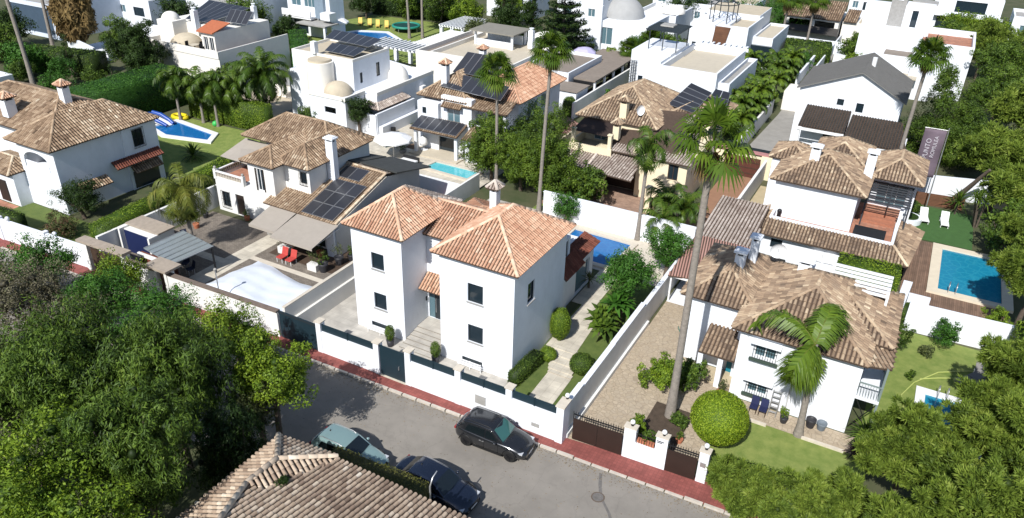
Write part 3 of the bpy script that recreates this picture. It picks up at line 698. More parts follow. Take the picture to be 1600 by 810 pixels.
def feather_crown(seed, n=16, L=3.2, leaf=.65, droop=1.0, K=34, wind=(0, 0), up=75, lo=-25, spread=None, lw=.042):
    rg = np.random.default_rng(seed); G, gt = [], []; st = MB()
    for i in range(n):
        az = i * 2.39996 + rg.uniform(-.25, .25)
        if spread is not None: az = spread[i % len(spread)] + rg.uniform(-.15, .15)
        el = R_(up + (lo - up) * (i / max(1, n - 1))); ln = L * rg.uniform(.85, 1.1) * (.72 if spread is not None and i >= 8 else 1); p = np.zeros(3); pts = [p.copy()]; e = el
        for s in range(12):
            e -= droop * (.06 + .16 * s / 12) * (1.2 - .3 * math.sin(e)); d = np.array([math.cos(az) * math.cos(e) + wind[0] * .04 * s, math.sin(az) * math.cos(e) + wind[1] * .04 * s, math.sin(e)])
            d /= np.linalg.norm(d); p = p + d * ln / 12; pts.append(p.copy())
        st.tube([tuple(q) for q in pts[::2]], [.045, .035, .028, .02, .014, .008, .004][:len(pts[::2])], 4, F_PALMY, .5, False)
        pts = np.array(pts); tone = rg.uniform(-.15, .15) - .02 * i * (0 if spread is not None else 1) * .3
        for k in range(K):
            f = (k + 1.5) / (K + 1.5) * 11.9; j = int(f); q = pts[j] + (pts[j + 1] - pts[j]) * (f - j) if j < 12 else pts[12]; d = unit(pts[min(j + 1, 12)] - pts[j] + 1e-5)
            sd = unit(np.cross(d, [0, 0, 1.0]) + 1e-5); ll = leaf * (1 - .45 * abs(f / 12 - .45) * 2) * rg.uniform(.85, 1.15)
            for sg in (-1, 1):
                o = unit(sd * sg * .8 + d * .45 + np.array([wind[0] * .3, wind[1] * .3, -.25 + rg.uniform(-.25, .3)])); m1 = q + o * ll * .5; tip = q + o * ll + np.array([0, 0, -.32 * ll * droop])
                wv = d * lw; G.append([q - wv, q + wv, m1 + wv * 1.1, m1 - wv * 1.1]); G.append([m1 - wv * 1.1, m1 + wv * 1.1, tip + wv * .2, tip - wv * .2])
                tt = .5 + tone + rg.uniform(-.15, .15); gt += [tt, tt]
    return G, gt, st
PC = {}
def palm(name, label, x, y, h, kind='fan', seed=1, r=.2, lean=(0, 0), group=None, mtl=None, boot=0.0, z0=0.0, **k):
    """trunk and crown of a palm; h = height of the growing point"""
    t = thing(name, label, 'palm tree', (x, y, z0), group); tr = MB(); n = 9; pts = []; rd = []
    for i in range(n):
        f = i / (n - 1); pts.append((lean[0] * f ** 1.5, lean[1] * f ** 1.5, h * f - .05 * (1 - f))); rd.append(r * (1.55 - .55 * min(1, f * 6)) * (1 - .22 * f))
    tr.tube(pts, rd, 12, PBARK)
    for i in range(int(h / .28)):
        f = (i + .5) / int(h / .28); a = int(f * (n - 1)); g = f * (n - 1) - a; q = [pts[a][c] + (pts[min(a + 1, n - 1)][c] - pts[a][c]) * g for c in range(3)]; rr = (rd[a] + (rd[min(a + 1, n - 1)] - rd[a]) * g) * 1.035
        tr.tube([(q[0], q[1], q[2] - .02), (q[0], q[1], q[2] + .02)], rr, 12, BARK if False else PBARK, caps=False)
    if boot:
        rg = random.Random(seed)
        for i in range(int(boot * 40)):
            a = rg.uniform(0, 6.28); z = h - boot * rg.random(); q = r * .95; tr.beam((lean[0] + math.cos(a) * q * .8, lean[1] + math.sin(a) * q * .8, z), (lean[0] + math.cos(a) * q * 1.9, lean[1] + math.sin(a) * q * 1.9, z + .25), .09, .03, TERRAB)
    tr.build('trunk', None).parent = t
    key = (kind, seed, tuple(sorted((a, str(b)) for a, b in k.items())), mtl.name if mtl else '')
    if key not in PC:
        if kind == 'fan':
            G, gt, D_, dt, st = fan_crown(seed, **k)
            ex = st; base = len(ex.v)
            for Q, tt in zip(D_, dt): ex.add([tuple(p) for p in Q], [(0, 1, 2, 3)], F_DEAD, tt)
        else: G, gt, st = feather_crown(seed, **k); ex = st
        o = quads_obj('crown', np.array(G), gt, mtl or F_PALM, extra=ex); PC[key] = o.data; bpy.data.objects.remove(o)
    o = bpy.data.objects.new('crown', PC[key]); C.objects.link(o); o.parent = t; o.location = (lean[0], lean[1], h)
    return t
TERRAB = mat('palm_boots', (0.20, 0.09, 0.05), 0.95, 0.3, 6)
def spiky(name, label, x, y, h, mtl, seed=1, n=46, L=.9, wd=.07, heads=1, z0=0, cat='plant', group=None, spread=.4):
    """yucca, cycad, bird of paradise: rosettes of stiff blades on short stems"""
    rg = np.random.default_rng(seed); G, T = [], []; st = MB()
    for hd in range(heads):
        c = np.array([rg.uniform(-spread, spread), rg.uniform(-spread, spread), h * rg.uniform(.7, 1.0)]) if heads > 1 else np.array([0, 0, h])
        if h > .25: st.tube([(c[0] * .3, c[1] * .3, 0), tuple(c)], [.09, .06], 6, BARK)
        for i in range(n):
            az = i * 2.39996; el = R_(85 - 110 * i / n); d = np.array([math.cos(az) * math.cos(el), math.sin(az) * math.cos(el), math.sin(el)]); sd = np.array([-math.sin(az), math.cos(az), 0.]) * wd / 2
            l = L * rg.uniform(.8, 1.1); m1 = c + d * l * .55; tip = c + d * l + np.array([0, 0, -.22 * l]); tt = .5 + rg.uniform(-.25, .25)
            G.append([c - sd * .5, c + sd * .5, m1 + sd, m1 - sd]); G.append([m1 - sd, m1 + sd, tip + sd * .1, tip - sd * .1]); T += [tt, tt]
    o = quads_obj(name, np.array(G), T, mtl, extra=st); o.location = (x, y, z0); return tag(o, label, cat, group)
# ------------------------------------------------------------------ ground, street, plots
ASPH = mat('old_asphalt', (0.245, 0.223, 0.195), 0.95, 0.12, 0.6, bump=0.35, bscale=60, stain=0.5, cracks=0.14)
REDP = matgrid('red_pavement', (0.25, 0.072, 0.06), (0.19, 0.055, 0.045), 0.2, 0.2, 0.012, 0.9, 0.12)
KERB = mat('kerb_concrete', (0.50, 0.45, 0.39), 0.9, 0.15, 3, bump=0.2, stain=0.35)
EARTH = mat('dry_earth', (0.10, 0.095, 0.05), 0.95, 0.3, 0.4, col2=(0.045, 0.065, 0.022), bump=0.4, bscale=6)
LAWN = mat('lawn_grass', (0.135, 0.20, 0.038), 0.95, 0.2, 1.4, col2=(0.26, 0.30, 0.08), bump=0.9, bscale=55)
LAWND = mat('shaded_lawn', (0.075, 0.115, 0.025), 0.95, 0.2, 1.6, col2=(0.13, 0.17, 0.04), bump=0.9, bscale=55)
LTILE = matgrid('light_terrace_tiles', (0.47, 0.44, 0.39), (0.36, 0.33, 0.29), 1.2, 0.6, 0.012, 0.7, 0.05)
LPAVE = matgrid('cream_paving', (0.56, 0.51, 0.42), (0.42, 0.37, 0.3), 0.6, 0.6, 0.012, 0.8, 0.06)
BPAVE = matgrid('grey_brown_cobbles', (0.20, 0.17, 0.14), (0.12, 0.10, 0.08), 0.25, 0.12, 0.012, 0.95, 0.18, 0.5)
TPAVE = matgrid('terracotta_paving', (0.42, 0.19, 0.12), (0.32, 0.2, 0.14), 0.3, 0.3, 0.012, 0.85, 0.15)
PPAVE = matgrid('brown_pink_paving', (0.34, 0.22, 0.16), (0.24, 0.17, 0.13), 0.25, 0.12, 0.01, 0.9, 0.15, 0.5)
YPAVE = mat('sandy_concrete', (0.46, 0.38, 0.24), 0.9, 0.1, 1.2, bump=0.2, stain=0.3)
STONE = matstone('crazy_paving', [(0.38, 0.305, 0.22), (0.43, 0.35, 0.25), (0.40, 0.33, 0.245), (0.47, 0.385, 0.28)], (0.31, 0.25, 0.18), 3.6)
DECK = matgrid('brown_decking', (0.20, 0.125, 0.085), (0.07, 0.045, 0.03), 2.4, 0.14, 0.01, 0.8, 0.2, 0.5, axis='yx')
POOLB = matwater('pool_water_blue', (0.012, 0.13, 0.36), (0.03, 0.24, 0.50))
POOLT = matwater('pool_water_turquoise', (0.012, 0.20, 0.32), (0.06, 0.40, 0.48))
POOLL = matwater('pool_water_light', (0.09, 0.46, 0.52), (0.30, 0.66, 0.68))

def sheet(name, P, z, m):
    b = MB(); b.add([(p[0], p[1], z) for p in P], [tuple(range(len(P)))], m); return struct(b.build(name))
def rect(name, x0, x1, y0, y1, z, m): return sheet(name, [(x0, y0), (x1, y0), (x1, y1), (x0, y1)], z, m)
b = MB(); b.add([(-1500, -300, 0), (1500, -300, 0), (1500, 2500, 0), (-1500, 2500, 0)], [(0, 1, 2, 3)], EARTH); struct(b.build('ground'))
KL = [(-130, 25.4), (-61, 28.0), (-44, 28.65), (-29, 29.2), (-15.7, 29.55), (-4.4, 30.0), (2, 30.3), (40, 32)]
FL = [(-130, 26.4), (-62.5, 29.0), (-52.5, 29.65), (-44, 30.0), (-33.3, 30.15), (-30, 30.2), (-16, 30.35), (-12.7, 30.85), (-9.4, 31.2), (-5, 31.6), (2, 32), (40, 33.5)]
sheet('road', KL + [(40, 22), (-4, 21.3), (-30, 20.3), (-62, 19.5), (-130, 17)], 0.004, ASPH)
b = MB()
for (x0, y0), (x1, y1) in zip(KL[:-1], KL[1:]):
    n = max(1, int((x1 - x0) / 1.0))
    for i in range(n):
        a, c = i / n, (i + 1) / n - 0.006; xa, xb = x0 + (x1 - x0) * a, x0 + (x1 - x0) * c; ya, yb = y0 + (y1 - y0) * a, y0 + (y1 - y0) * c
        j = 0.0 if not -12 < xa < -5.5 else -0.07
        b.prism([(xa, ya), (xb, yb), (xb, yb + .16), (xa, ya + .16)], 0, 0.13 + j, KERB)
struct(b.build('kerb'))
b = MB(); P = [(x, y + .162) for x, y in KL]; Q = [(x, y + .1) for x, y in reversed(FL)]
b.prism(P + Q, 0.0, 0.118, REDP); struct(b.build('pavement'))
# worn patches and a repaired trench on the road
PATCH = mat('tar_repair', (0.15, 0.14, 0.13), 0.9, 0.25, 6, bump=0.5, bscale=40)
b = MB(); pts = [(-9.9, 29.5), (-9.55, 28.6), (-9.2, 27.9), (-8.4, 27.1), (-7.9, 26.3), (-7.2, 25.2)]
for (x0, y0), (x1, y1) in zip(pts[:-1], pts[1:]): b.add([(x0 - .09, y0, .009), (x0 + .09, y0, .009), (x1 + .1, y1, .009), (x1 - .1, y1, .009)], [(3, 2, 1, 0)], PATCH)
struct(b.build('road_repair'))
b = MB(); b.cyl(-9.35, 27.85, 0.0, 0.012, .36, n=24, m=mat('rusty_iron', (0.12, 0.09, 0.07), .8, .2, 9, bump=.5, bscale=40)); b.cyl(-9.35, 27.85, 0.0, 0.016, .29, n=24, m=PATCH)
tag(b.build('manhole_cover'), 'round rusty manhole cover in the asphalt beside the tar repair', 'manhole')

# plots
rect('terrace', -32.9, -17.9, 30.4, 42, .012, LTILE)
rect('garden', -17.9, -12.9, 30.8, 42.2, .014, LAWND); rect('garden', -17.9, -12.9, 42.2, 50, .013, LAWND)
rect('terrace', -26, -13.2, 49.8, 56.4, .018, STONEC); rect('terrace', -32.9, -24, 47, 57.2, .016, LTILE)
rect('driveway', -12.6, -8.9, 30.9, 52.5, .012, STONE); rect('path', -8.9, -5.6, 31.7, 42, .014, STONE)
rect('flower_bed', -9.3, -7.0, 31.7, 36.8, .02, mat('garden_soil', (0.07, 0.05, 0.035), .95, .3, 3, bump=.8, bscale=8))
rect('lawn', -5.6, 2.6, 31.9, 38.0, .016, LAWN); rect('path', -5.6, 1.7, 38.0, 39.6, .022, STONE)
rect('lawn', 1.9, 9.5, 38, 53.2, .014, LAWN)
for a, l in (((-4.4, -3.0), 'low pale stone edging by the ladder at the crazy paving'), ((-1.0, 1.3), 'low pale stone edging in front of the two dark tubs')): b = MB(); b.box(a[0], a[1], 37.82, 37.99, 0, .16, STONEC); tag(b.build('garden_edging'), l, 'edging')

def pool(label, P, z, wm, cop=.5, cm=STONEC, ladder=None, loc=None, copz=.14):
    cx = sum(p[0] for p in P) / len(P); cy = sum(p[1] for p in P) / len(P)
    t = thing('swimming_pool', label, 'swimming pool', (cx, cy, 0)); b = MB(); n = len(P)
    A = sum(P[i][0] * P[(i + 1) % n][1] - P[(i + 1) % n][0] * P[i][1] for i in range(n)); sg = 1 if A > 0 else -1
    O = []
    for i in range(n):
        p0, p1, p2 = Vector(P[i - 1]), Vector(P[i]), Vector(P[(i + 1) % n]); d1, d2 = (p1 - p0).normalized(), (p2 - p1).normalized()
        n1, n2 = Vector((d1.y, -d1.x)) * sg, Vector((d2.y, -d2.x)) * sg; m_ = (n1 + n2).normalized(); O.append(p1 + m_ * cop / max(.4, m_.dot(n1)))
    for i in range(n):
        j = (i + 1) % n; q = [P[i], P[j], tuple(O[j]), tuple(O[i])]
        if sg > 0: q = q[::-1]
        b.prism(q, 0, z + copz, cm)
    b.build('coping', t); w_ = MB(); w_.add([(p[0], p[1], z + .03) for p in P], [tuple(range(n)) if sg > 0 else tuple(range(n - 1, -1, -1))], wm); w_.build('water', t)
    if ladder:
        l = MB(); x, y, dx, dy = ladder
        for s in (-.25, .25):
            ax, ay = x - dy * s, y + dx * s
            l.tube([(ax - dx * .35, ay - dy * .35, z + .1), (ax - dx * .35, ay - dy * .35, z + .75), (ax, ay, z + .95), (ax + dx * .2, ay + dy * .2, z + .7), (ax + dx * .25, ay + dy * .25, z)], .025, 6, ALU)
        l.build('pool_ladder', t)
    return t
pool('small blue swimming pool behind the white villa below the white wall', [(-23.2, 50.6), (-18.2, 50.6), (-18.0, 55.0), (-23.2, 55.2)], .05, POOLB, .45)

# ------------------------------------------------------------------ the white villa in the middle
V = House('white_villa', 'two-storey white villa with orange tiled hip roofs and dark windows, in the middle', (-23, 37, 0))
V.box(-30.05, -26.05, 34.15, 39.3, 0, 7.62, [('S', -28.5, -27.5, 4.93, 6.14, 'dark+sill'), ('S', -28.48, -27.48, 1.9, 3.12, 'dark+sill'), ('S', -28.85, -27.05, .32, .72)])
V.box(-23.1, -17.85, 34.0, 41.1, 0, 7.62, [('S', -21.07, -19.99, 4.88, 6.2, 'dark+sill'), ('S', -21.05, -19.97, 1.95, 3.22, 'dark+sill'), ('S', -21.5, -20.0, .2, .62), ('E', 35.75, 36.65, 4.7, 6.15, 'dark+sill')])
V.box(-26.05, -23.1, 36.9, 41.1, 0, 7.0, [('S', -25.97, -24.6, .48, 2.85, 'void')])
V.box(-27, -18.6, 41.1, 43.5, 0, 5.9, [('E', 41.4, 43.2, 4.4, 5.7), ('E', 41.6, 42.6, .75, 2.1)])
V.box(-27, -18.7, 43.5, 48.3, 0, 3.3, [('E', 45.2, 47.6, .1, 2.3, 'blue')])
# cornice lips under the eaves
for a in ((-30.05, -26.05, 34.15, 39.3), (-23.1, -17.85, 34.0, 41.1)):
    V.w.box(a[0] - .12, a[1] + .12, a[2] - .12, a[3] + .12, 7.622, 7.72, WHITE)
r = MB()
hip_roof(r, -30.05, -26.05, 34.15, 39.3, 7.84, 1.75, T_NEW, ov=.38, pitch=.215, seg=5, lo=.1)
hip_roof(r, -23.1, -17.85, 34.0, 41.1, 7.84, 1.9, T_NEW, ov=.38, pitch=.215, seg=5, lo=.1)
tile_face(r, [(-26.2, 36.5, 7.1), (-22.9, 36.5, 7.1), (-22.9, 39.2, 8.35), (-26.2, 39.2, 8.35)], T_NEW, .215, 5, lo=.1)
tile_face(r, [(-22.9, 41.6, 7.2), (-26.6, 41.6, 7.2), (-26.6, 39.2, 8.35), (-22.9, 39.2, 8.35)], T_NEW, .23, 4, lo=.1)
ridge(r, (-26.6, 39.2, 8.37), (-22.6, 39.2, 8.37), T_NEW)
r.build('roof', V.root)
r = MB(); hip_roof(r, -26.9, -19.2, 41.3, 44.6, 6.05, .6, tiles('brown_orange_roof_tiles', [(0.2, .1, .065), (.36, .19, .12), (.5, .3, .2)], .25), ov=.3, pitch=.24, seg=4); r.build('roof', V.root)
r = MB(); tile_face(r, [(-17.7, 41.15, 3.72), (-17.7, 44.2, 3.72), (-18.58, 44.2, 4.5), (-18.58, 41.15, 4.5)], T_RED, .22, 5); r.build('side_canopy', V.root)
r = MB(); tile_face(r, [(-18.3, 44.7, 3.35), (-18.3, 48.4, 3.35), (-19.6, 48.4, 3.85), (-19.6, 44.7, 3.85)], T_RED, .24, 4); r.build('roof', V.root)
r = MB(); tile_face(r, [(-26.0, 35.75, 3.35), (-23.15, 35.75, 3.35), (-23.15, 36.88, 4.1), (-26.0, 36.88, 4.1)], T_NEW, .215, 5, lo=.2); r.build('entrance_canopy', V.root)
b = MB(); b.box(-25.5, -24.62, 36.93, 36.99, .48, 2.84, ANTH); dr = b.build('door', V.root)
b = MB(); b.box(-25.95, -25.53, 36.95, 36.97, .5, 2.83, BGLASS); b.build('door_side_glass', dr)
b = MB(); b.box(-25.42, -25.38, 36.88, 36.92, 1.0, 2.1, ALU); b.build('handle', dr)
for k in range(5): pass
b = MB()
for k in range(6): b.box(-26.03, -23.12, 33.4 + k * .42, 36.88, k * .08 if k else 0, (k + 1) * .08, LTILE); b.box(-26.03, -23.12, 33.375 + k * .42, 33.399 + k * .42, k * .08, (k + 1) * .08 - .015, mat('step_riser', (.25, .23, .2), .9))
b.build('entrance_steps', V.root)
b = MB(); b.box(-26.04, -25.99, 36.6, 36.72, 1.9, 2.2, BLACKM); b.build('wall_lamp', V.root)
b = MB(); b.box(-17.85, -17.76, 43.6, 43.7, 1, 1.2, BLACKM)
for (x0, x1, y) in ((-28.95, -26.95, 33.75), (-21.6, -19.9, 33.6)):
    b = MB()
    for z in (.25, .42, .6): b.box(x0, x1, y, y + .05, z, z + .07, WPAINT)
    for x in (x0, (x0 + x1) / 2, x1 - .05): b.box(x, x + .05, y + .052, y + .1, 0, .66, WPAINT)
    b.build('window_guard', V.root)
chimney(V.root, -22.9, 40.4, 7.3, 9.4, .5, .55, WHITE, 'tile', T_GREYB)
V.done()

# street wall of the white villa: low wall, petrol panels, pillars, gate
def street_wall(label, x0, x1, f, z1, th=.25, m=WHITE, pillars=(), pz=2.9, panels=(), gate=None, cat='wall'):
    t = thing('street_wall', label, cat, ((x0 + x1) / 2, f((x0 + x1) / 2), 0)); b = MB()
    b.prism([(x0, f(x0)), (x1, f(x1)), (x1, f(x1) + th), (x0, f(x0) + th)], 0, z1, m)
    b.build('wall', t)
    for p in pillars:
        q = MB(); q.box(p - .2, p + .2, f(p) - .03, f(p) + .4, 0, pz, m); q.box(p - .26, p + .26, f(p) - .09, f(p) + .46, pz, pz + .07, STONEC); q.build('pillar', t)
    for a, c, z0, z2 in panels:
        q = MB(); q.prism([(a, f(a) + .1), (c, f(c) + .1), (c, f(c) + .15), (a, f(a) + .15)], z0, z2, PETROL)
        mx = (a + c) / 2; q.box(mx - .03, mx + .03, f(mx) + .05, f(mx) + .2, z0, z2, PETROL); q.build('fence_panel', t)
    return t
fc = lambda x: 30.2 + (x + 30) * 0.0125
t = street_wall('white street wall with petrol coloured metal panels left of the villa gate', -30.0, -25.4, fc, 1.75, pillars=(-29.95, -25.4), pz=2.42, panels=((-29.75, -25.6, 1.78, 2.3),))
t = street_wall('white street wall with three petrol coloured panels behind the dark parked car', -23.2, -13.1, fc, 1.95, pillars=(-23.05, -19.5, -16.1), pz=2.62, panels=((-22.85, -19.7, 1.98, 2.5), (-19.3, -16.3, 1.98, 2.5), (-15.9, -13.15, 1.98, 2.5)))
b = MB(); b.box(-18.3, -17.6, fc(-18) - .03, fc(-18), .75, 1.35, GREYC); b.build('meter_box', t)
b = MB(); b.box(-14.6, -14.1, fc(-14) - .03, fc(-14), .6, .85, GREYC); b.build('air_grille', t)
b = MB(); b.box(-13.1, -12.65, 30.35, 31.2, 0, 2.62, WHITE); b.box(-13.16, -12.6, 30.3, 31.25, 2.62, 2.7, STONEC); tag(b.build('gate_pillar'), 'tall white pillar at the corner between the villa wall and the driveway gate', 'pillar')
t = thing('pedestrian_gate', 'closed petrol coloured metal gate between white pillars of the middle villa', 'gate', (-24.2, 30.35, 0))
b = MB(); b.box(-25.18, -23.3, 30.33, 30.38, .12, 2.35, PETROL); b.box(-25.18, -23.3, 30.30, 30.328, 2.2, 2.32, PETROL); b.build('gate_leaf', t)
b = MB(); b.box(-23.75, -23.7, 30.25, 30.32, 1.0, 1.25, ALU); b.build('handle', t)
b = MB(); b.box(-25.3, -23.2, 30.2, 30.75, .118, .16, STONEC); struct(b.build('threshold'))
t = thing('sliding_gate', 'dark sliding gate in the shade of the trees, left of the white street wall', 'gate', (-31.7, 30.25, 0))
b = MB(); b.box(-33.3, -30.2, 30.2, 30.26, .12, 2.2, PETROL); b.box(-33.3, -30.2, 30.15, 30.198, 2.05, 2.18, ANTH); b.build('gate_leaf', t)
# side walls of the plot
t = thing('side_wall', 'long pale grey wall between the white villa and the yard with the white tarpaulin', 'wall', (-33.1, 39, 0))
b = MB(); b.box(-33.25, -33.05, 30.5, 47, 0, 2.3, WARMW); b.box(-33.28, -33.02, 30.5, 47, 2.3, 2.36, STONEC); b.box(-33.05, -32.85, 30.5, 44, 0, 1.25, WARMW); b.build('wall', t)
t = thing('side_wall', 'stepped white wall between the villa garden and the stone driveway', 'wall', (-12.8, 41, 0))
b = MB(); zz = [(30.9, 33.2, 2.35), (33.2, 38.0, 2.2), (38.0, 43.5, 2.25), (43.5, 53.0, 2.0)]
for y0, y1, z in zz: b.box(-13.0, -12.78, y0, y1, 0, z, WHITE2); b.box(-13.05, -12.72, y0, y1, z, z + .06, WHITE)
b.box(-12.78, -12.6, 31, 44.5, 0, .35, WHITE2); b.build('wall', t)
# garden path and steps
b = MB(); b.prism([(-16.2, 31.0), (-14.6, 31.0), (-14.7, 36.0), (-16.3, 36.0)], 0, .04, LPAVE); b.prism([(-17.75, 38.6), (-15.6, 38.6), (-16.0, 44.5), (-17.75, 44.5)], 0, .05, LPAVE); b.prism([(-18.6, 44.5), (-16.8, 44.5), (-16.9, 50.2), (-18.6, 50.2)], 0, .052, LPAVE); struct(b.build('path'))
b = MB()
for k in range(8): b.prism([(-16.35 - k * .13, 36 + k * .33), (-14.7 - k * .1, 36 + k * .33), (-14.7 - k * .1, 36.33 + k * .33), (-16.35 - k * .13, 36.33 + k * .33)], 0, .10 + .04 * (k % 2) + .02 * k, LPAVE)
struct(b.build('garden_steps'))
b = MB(); b.box(-27.0, -13.2, 56.4, 56.65, 0, 2.3, WHITE); b.box(-27.05, -13.15, 56.36, 56.69, 2.3, 2.36, WHITE); tag(b.build('garden_wall'), 'bright white wall behind the small blue pool with palm shadows on it', 'wall')
# ------------------------------------------------------------------ house with the black solar panels (left of centre)
AWN = mat('grey_beige_awning', (0.35, 0.31, 0.265), 0.8, 0.05, 2)
SHUT = mat('dark_wood_shutter', (0.03, 0.02, 0.016), 0.6, 0.3, 5)
rect('terrace', -52.3, -33.3, 30.3, 41.6, .010, BPAVE)
rect('path', -44.9, -43.2, 32.5, 41.5, .016, LPAVE); rect('path', -43.2, -35.2, 37.0, 37.5, .02, STONEC); rect('terrace', -42.6, -34.5, 38.5, 42.5, .022, mat('dark_brown_floor', (0.075, 0.05, 0.035), .7, .2, 3))
rect('path', -52.3, -44.9, 35.2, 36.0, .018, LPAVE)
B = House('tiled_house', 'white house with a two-part brown tiled roof, black solar panels and two beige awnings', (-45, 45, 0), m=WHITE2)
B.box(-52.1, -45.0, 42.3, 47, 0, 2.95, [('S', -51.5, -50.6, .5, 1.9, 'grille'), ('S', -49.9, -48.9, .02, 2.0, 'void'), ('S', -47.0, -46.4, .9, 1.7, 'grille')])
for a in ((-52.1, -48.9, 42.3, 42.45), (-52.1, -51.95, 42.45, 46.9)):
    B.w.box(a[0], a[1], a[2], a[3], 2.95, 3.2, WHITE2)
b = MB()
for i in range(16): b.lathe(-51.8 + i * .19, 42.38, [(.05, 3.2), (.07, 3.35), (.035, 3.5), (.05, 3.62)], 8, STONEC)
for i in range(20): b.lathe(-52.02, 42.6 + i * .21, [(.05, 3.2), (.07, 3.35), (.035, 3.5), (.05, 3.62)], 8, STONEC)
b.box(-52.14, -48.85, 42.28, 42.47, 3.62, 3.72, WHITE2); b.box(-52.14, -51.93, 42.47, 46.9, 3.62, 3.72, WHITE2)
for x, y in ((-52.05, 42.4), (-52.05, 46.7), (-48.75, 42.4)): b.box(x - .14, x + .14, y - .14, y + .14, 2.95, 3.85, WHITE2); b.ball(x, y, 3.98, .13, GREYC)
b.build('balustrade', B.root)
b = MB(); b.box(-51.9, -49.2, 42.6, 46.9, 2.955, 2.98, TPAVE); b.build('balcony_floor', B.root)
b = MB(); b.box(-49.9, -48.9, 42.42, 42.5, .02, 2.0, SHUT); b.build('door', B.root)
B.box(-47.4, -44.6, 41.9, 48, 0, 5.75, [('S', -46.5, -45.75, 3.3, 5.3, 'white'), ])
b = MB(); b.box(-46.62, -46.5, 41.86, 41.9, 3.3, 5.3, SHUT); b.box(-45.75, -45.63, 41.86, 41.9, 3.3, 5.3, SHUT); b.build('shutter', B.root)
B.box(-44.59, -41.9, 43.2, 51, 0, 5.76, [('S', -42.9, -42.2, 4.3, 5.3, 'grille')])
B.box(-51.4, -44.6, 48, 51.5, 0, 5.9)
r = MB()
hip_roof(r, -47.5, -44.55, 41.85, 49, 5.85, 1.0, T_MIX, ov=.35, pitch=.24, seg=4, ht=.5)
hip_roof(r, -44.9, -41.9, 43.1, 50.8, 5.86, 1.35, T_MIX, ov=.35, pitch=.24, seg=4, ht=.5)
hip_roof(r, -51.6, -42.2, 46.2, 51.2, 5.9, 1.75, T_MIX, ov=.4, pitch=.24, seg=4, ht=.5)
r.build('roof', B.root)
b = MB(); b.add([(-52.6, 46.5, 5.0), (-50.2, 43.4, 4.6), (-47.4, 44.0, 5.0), (-48.8, 46.2, 5.5)], [(0, 1, 2, 3)], AWN); b.slab([(-53.0, 44.0, 4.3), (-49.0, 43.5, 4.5), (-48.4, 46.2, 5.4), (-52.4, 46.6, 5.3)], .05, AWN); b.build('roof_awning', B.root)
chimney(B.root, -41.45, 45.6, 3.6, 7.5, .75, .55, WHITE, 'slab')
# one-storey wing with mono-pitch tiled roof, stone gable wall on its right
B.box(-44.9, -38.2, 41.4, 43.19, 0, 2.7, [('S', -44.2, -43.0, .1, 2.2, 'wood'), ('S', -42.6, -39.2, .1, 2.3, 'wood')], m=WHITE2)
B.box(-41.9, -37.5, 43.2, 52, 0, 3.1)
B.w.add([(-37.45, 40.8, 0), (-37.45, 52.3, 0), (-37.45, 52.3, 3.6), (-37.45, 47.6, 4.55), (-37.45, 40.8, 2.62)], [(0, 1, 2, 3, 4)], GREYW)
B.w.add([(-37.75, 40.8, 2.62), (-37.75, 47.6, 4.55), (-37.45, 47.6, 4.55), (-37.45, 40.8, 2.62)], [(0, 1, 2, 3)], STONEC)
B.w.box(-38.3, -37.5, 40.6, 41.1, 0, 2.6, WHITE)
r = MB(); tile_face(r, [(-45.2, 41.0, 2.85), (-37.7, 41.0, 2.75), (-37.7, 47.7, 4.7), (-41.8, 47.9, 4.75), (-41.8, 45.0, 3.95), (-45.2, 43.2, 3.45)], T_MIX, .24, 4, lo=.15)
ridge(r, (-41.8, 47.8, 4.8), (-37.6, 47.7, 4.75), T_MIX); ridge(r, (-37.6, 41.0, 2.8), (-37.6, 47.7, 4.75), T_MIX, .11); r.build('roof', B.root)
r = MB(); tile_face(r, [(-37.6, 52.4, 3.55), (-42.4, 52.4, 3.7), (-41.9, 47.9, 4.7), (-37.6, 47.8, 4.7)], T_GREYB, .26, 3); r.build('roof', B.root)
DK = mat('dark_roof_membrane', (0.05, 0.052, 0.05), .75, .15, 2)
b = MB(); b.slab([(-40.9, 48.4, 4.85), (-36.9, 48.3, 4.8), (-36.1, 52.2, 4.2), (-40.6, 52.4, 4.1)], .12, DK); b.slab([(-42.6, 47.9, 4.98), (-41.0, 48.2, 4.9), (-40.8, 52.0, 4.2), (-42.5, 51.5, 4.3)], .12, DK); b.build('roof_sheet', B.root)
P = lambda y: 2.83 + (y - 41.0) * .289
panel_row(B.root, [(-41.2, 41.15, P(41.15)), (-37.95, 41.15, P(41.15)), (-37.95, 45.6, P(45.6)), (-41.2, 45.6, P(45.6))], 3, 3)
panel_row(B.root, [(-41.5, 45.9, P(45.9)), (-39.0, 45.9, P(45.9)), (-39.0, 47.4, P(47.4)), (-41.5, 47.4, P(47.4))], 2, 1)
for x0, x1, y in ((-44.4, -41.65, 38.5), (-41.5, -37.3, 37.9)):
    b = MB(); b.slab([(x0, y, 2.15), (x1, y, 2.15), (x1, 41.0, 2.75), (x0, 41.0, 2.75)], .03, AWN); b.box(x0, x1, y - .03, y, 1.93, 2.15, AWN)
    for x in (x0 + .1, x1 - .1): b.beam((x, 41.2, 2.4), (x, y + .05, 2.1), .04, .04, WPAINT)
    b.build('awning', B.root)
B.done()
t = thing('garden_table_set', 'two red cushioned chairs on the step under the beige awning', 'chairs', (-40.2, 38.1, 0))
REDF = mat('red_fabric', (0.45, 0.06, 0.05), .85, .15, 4)
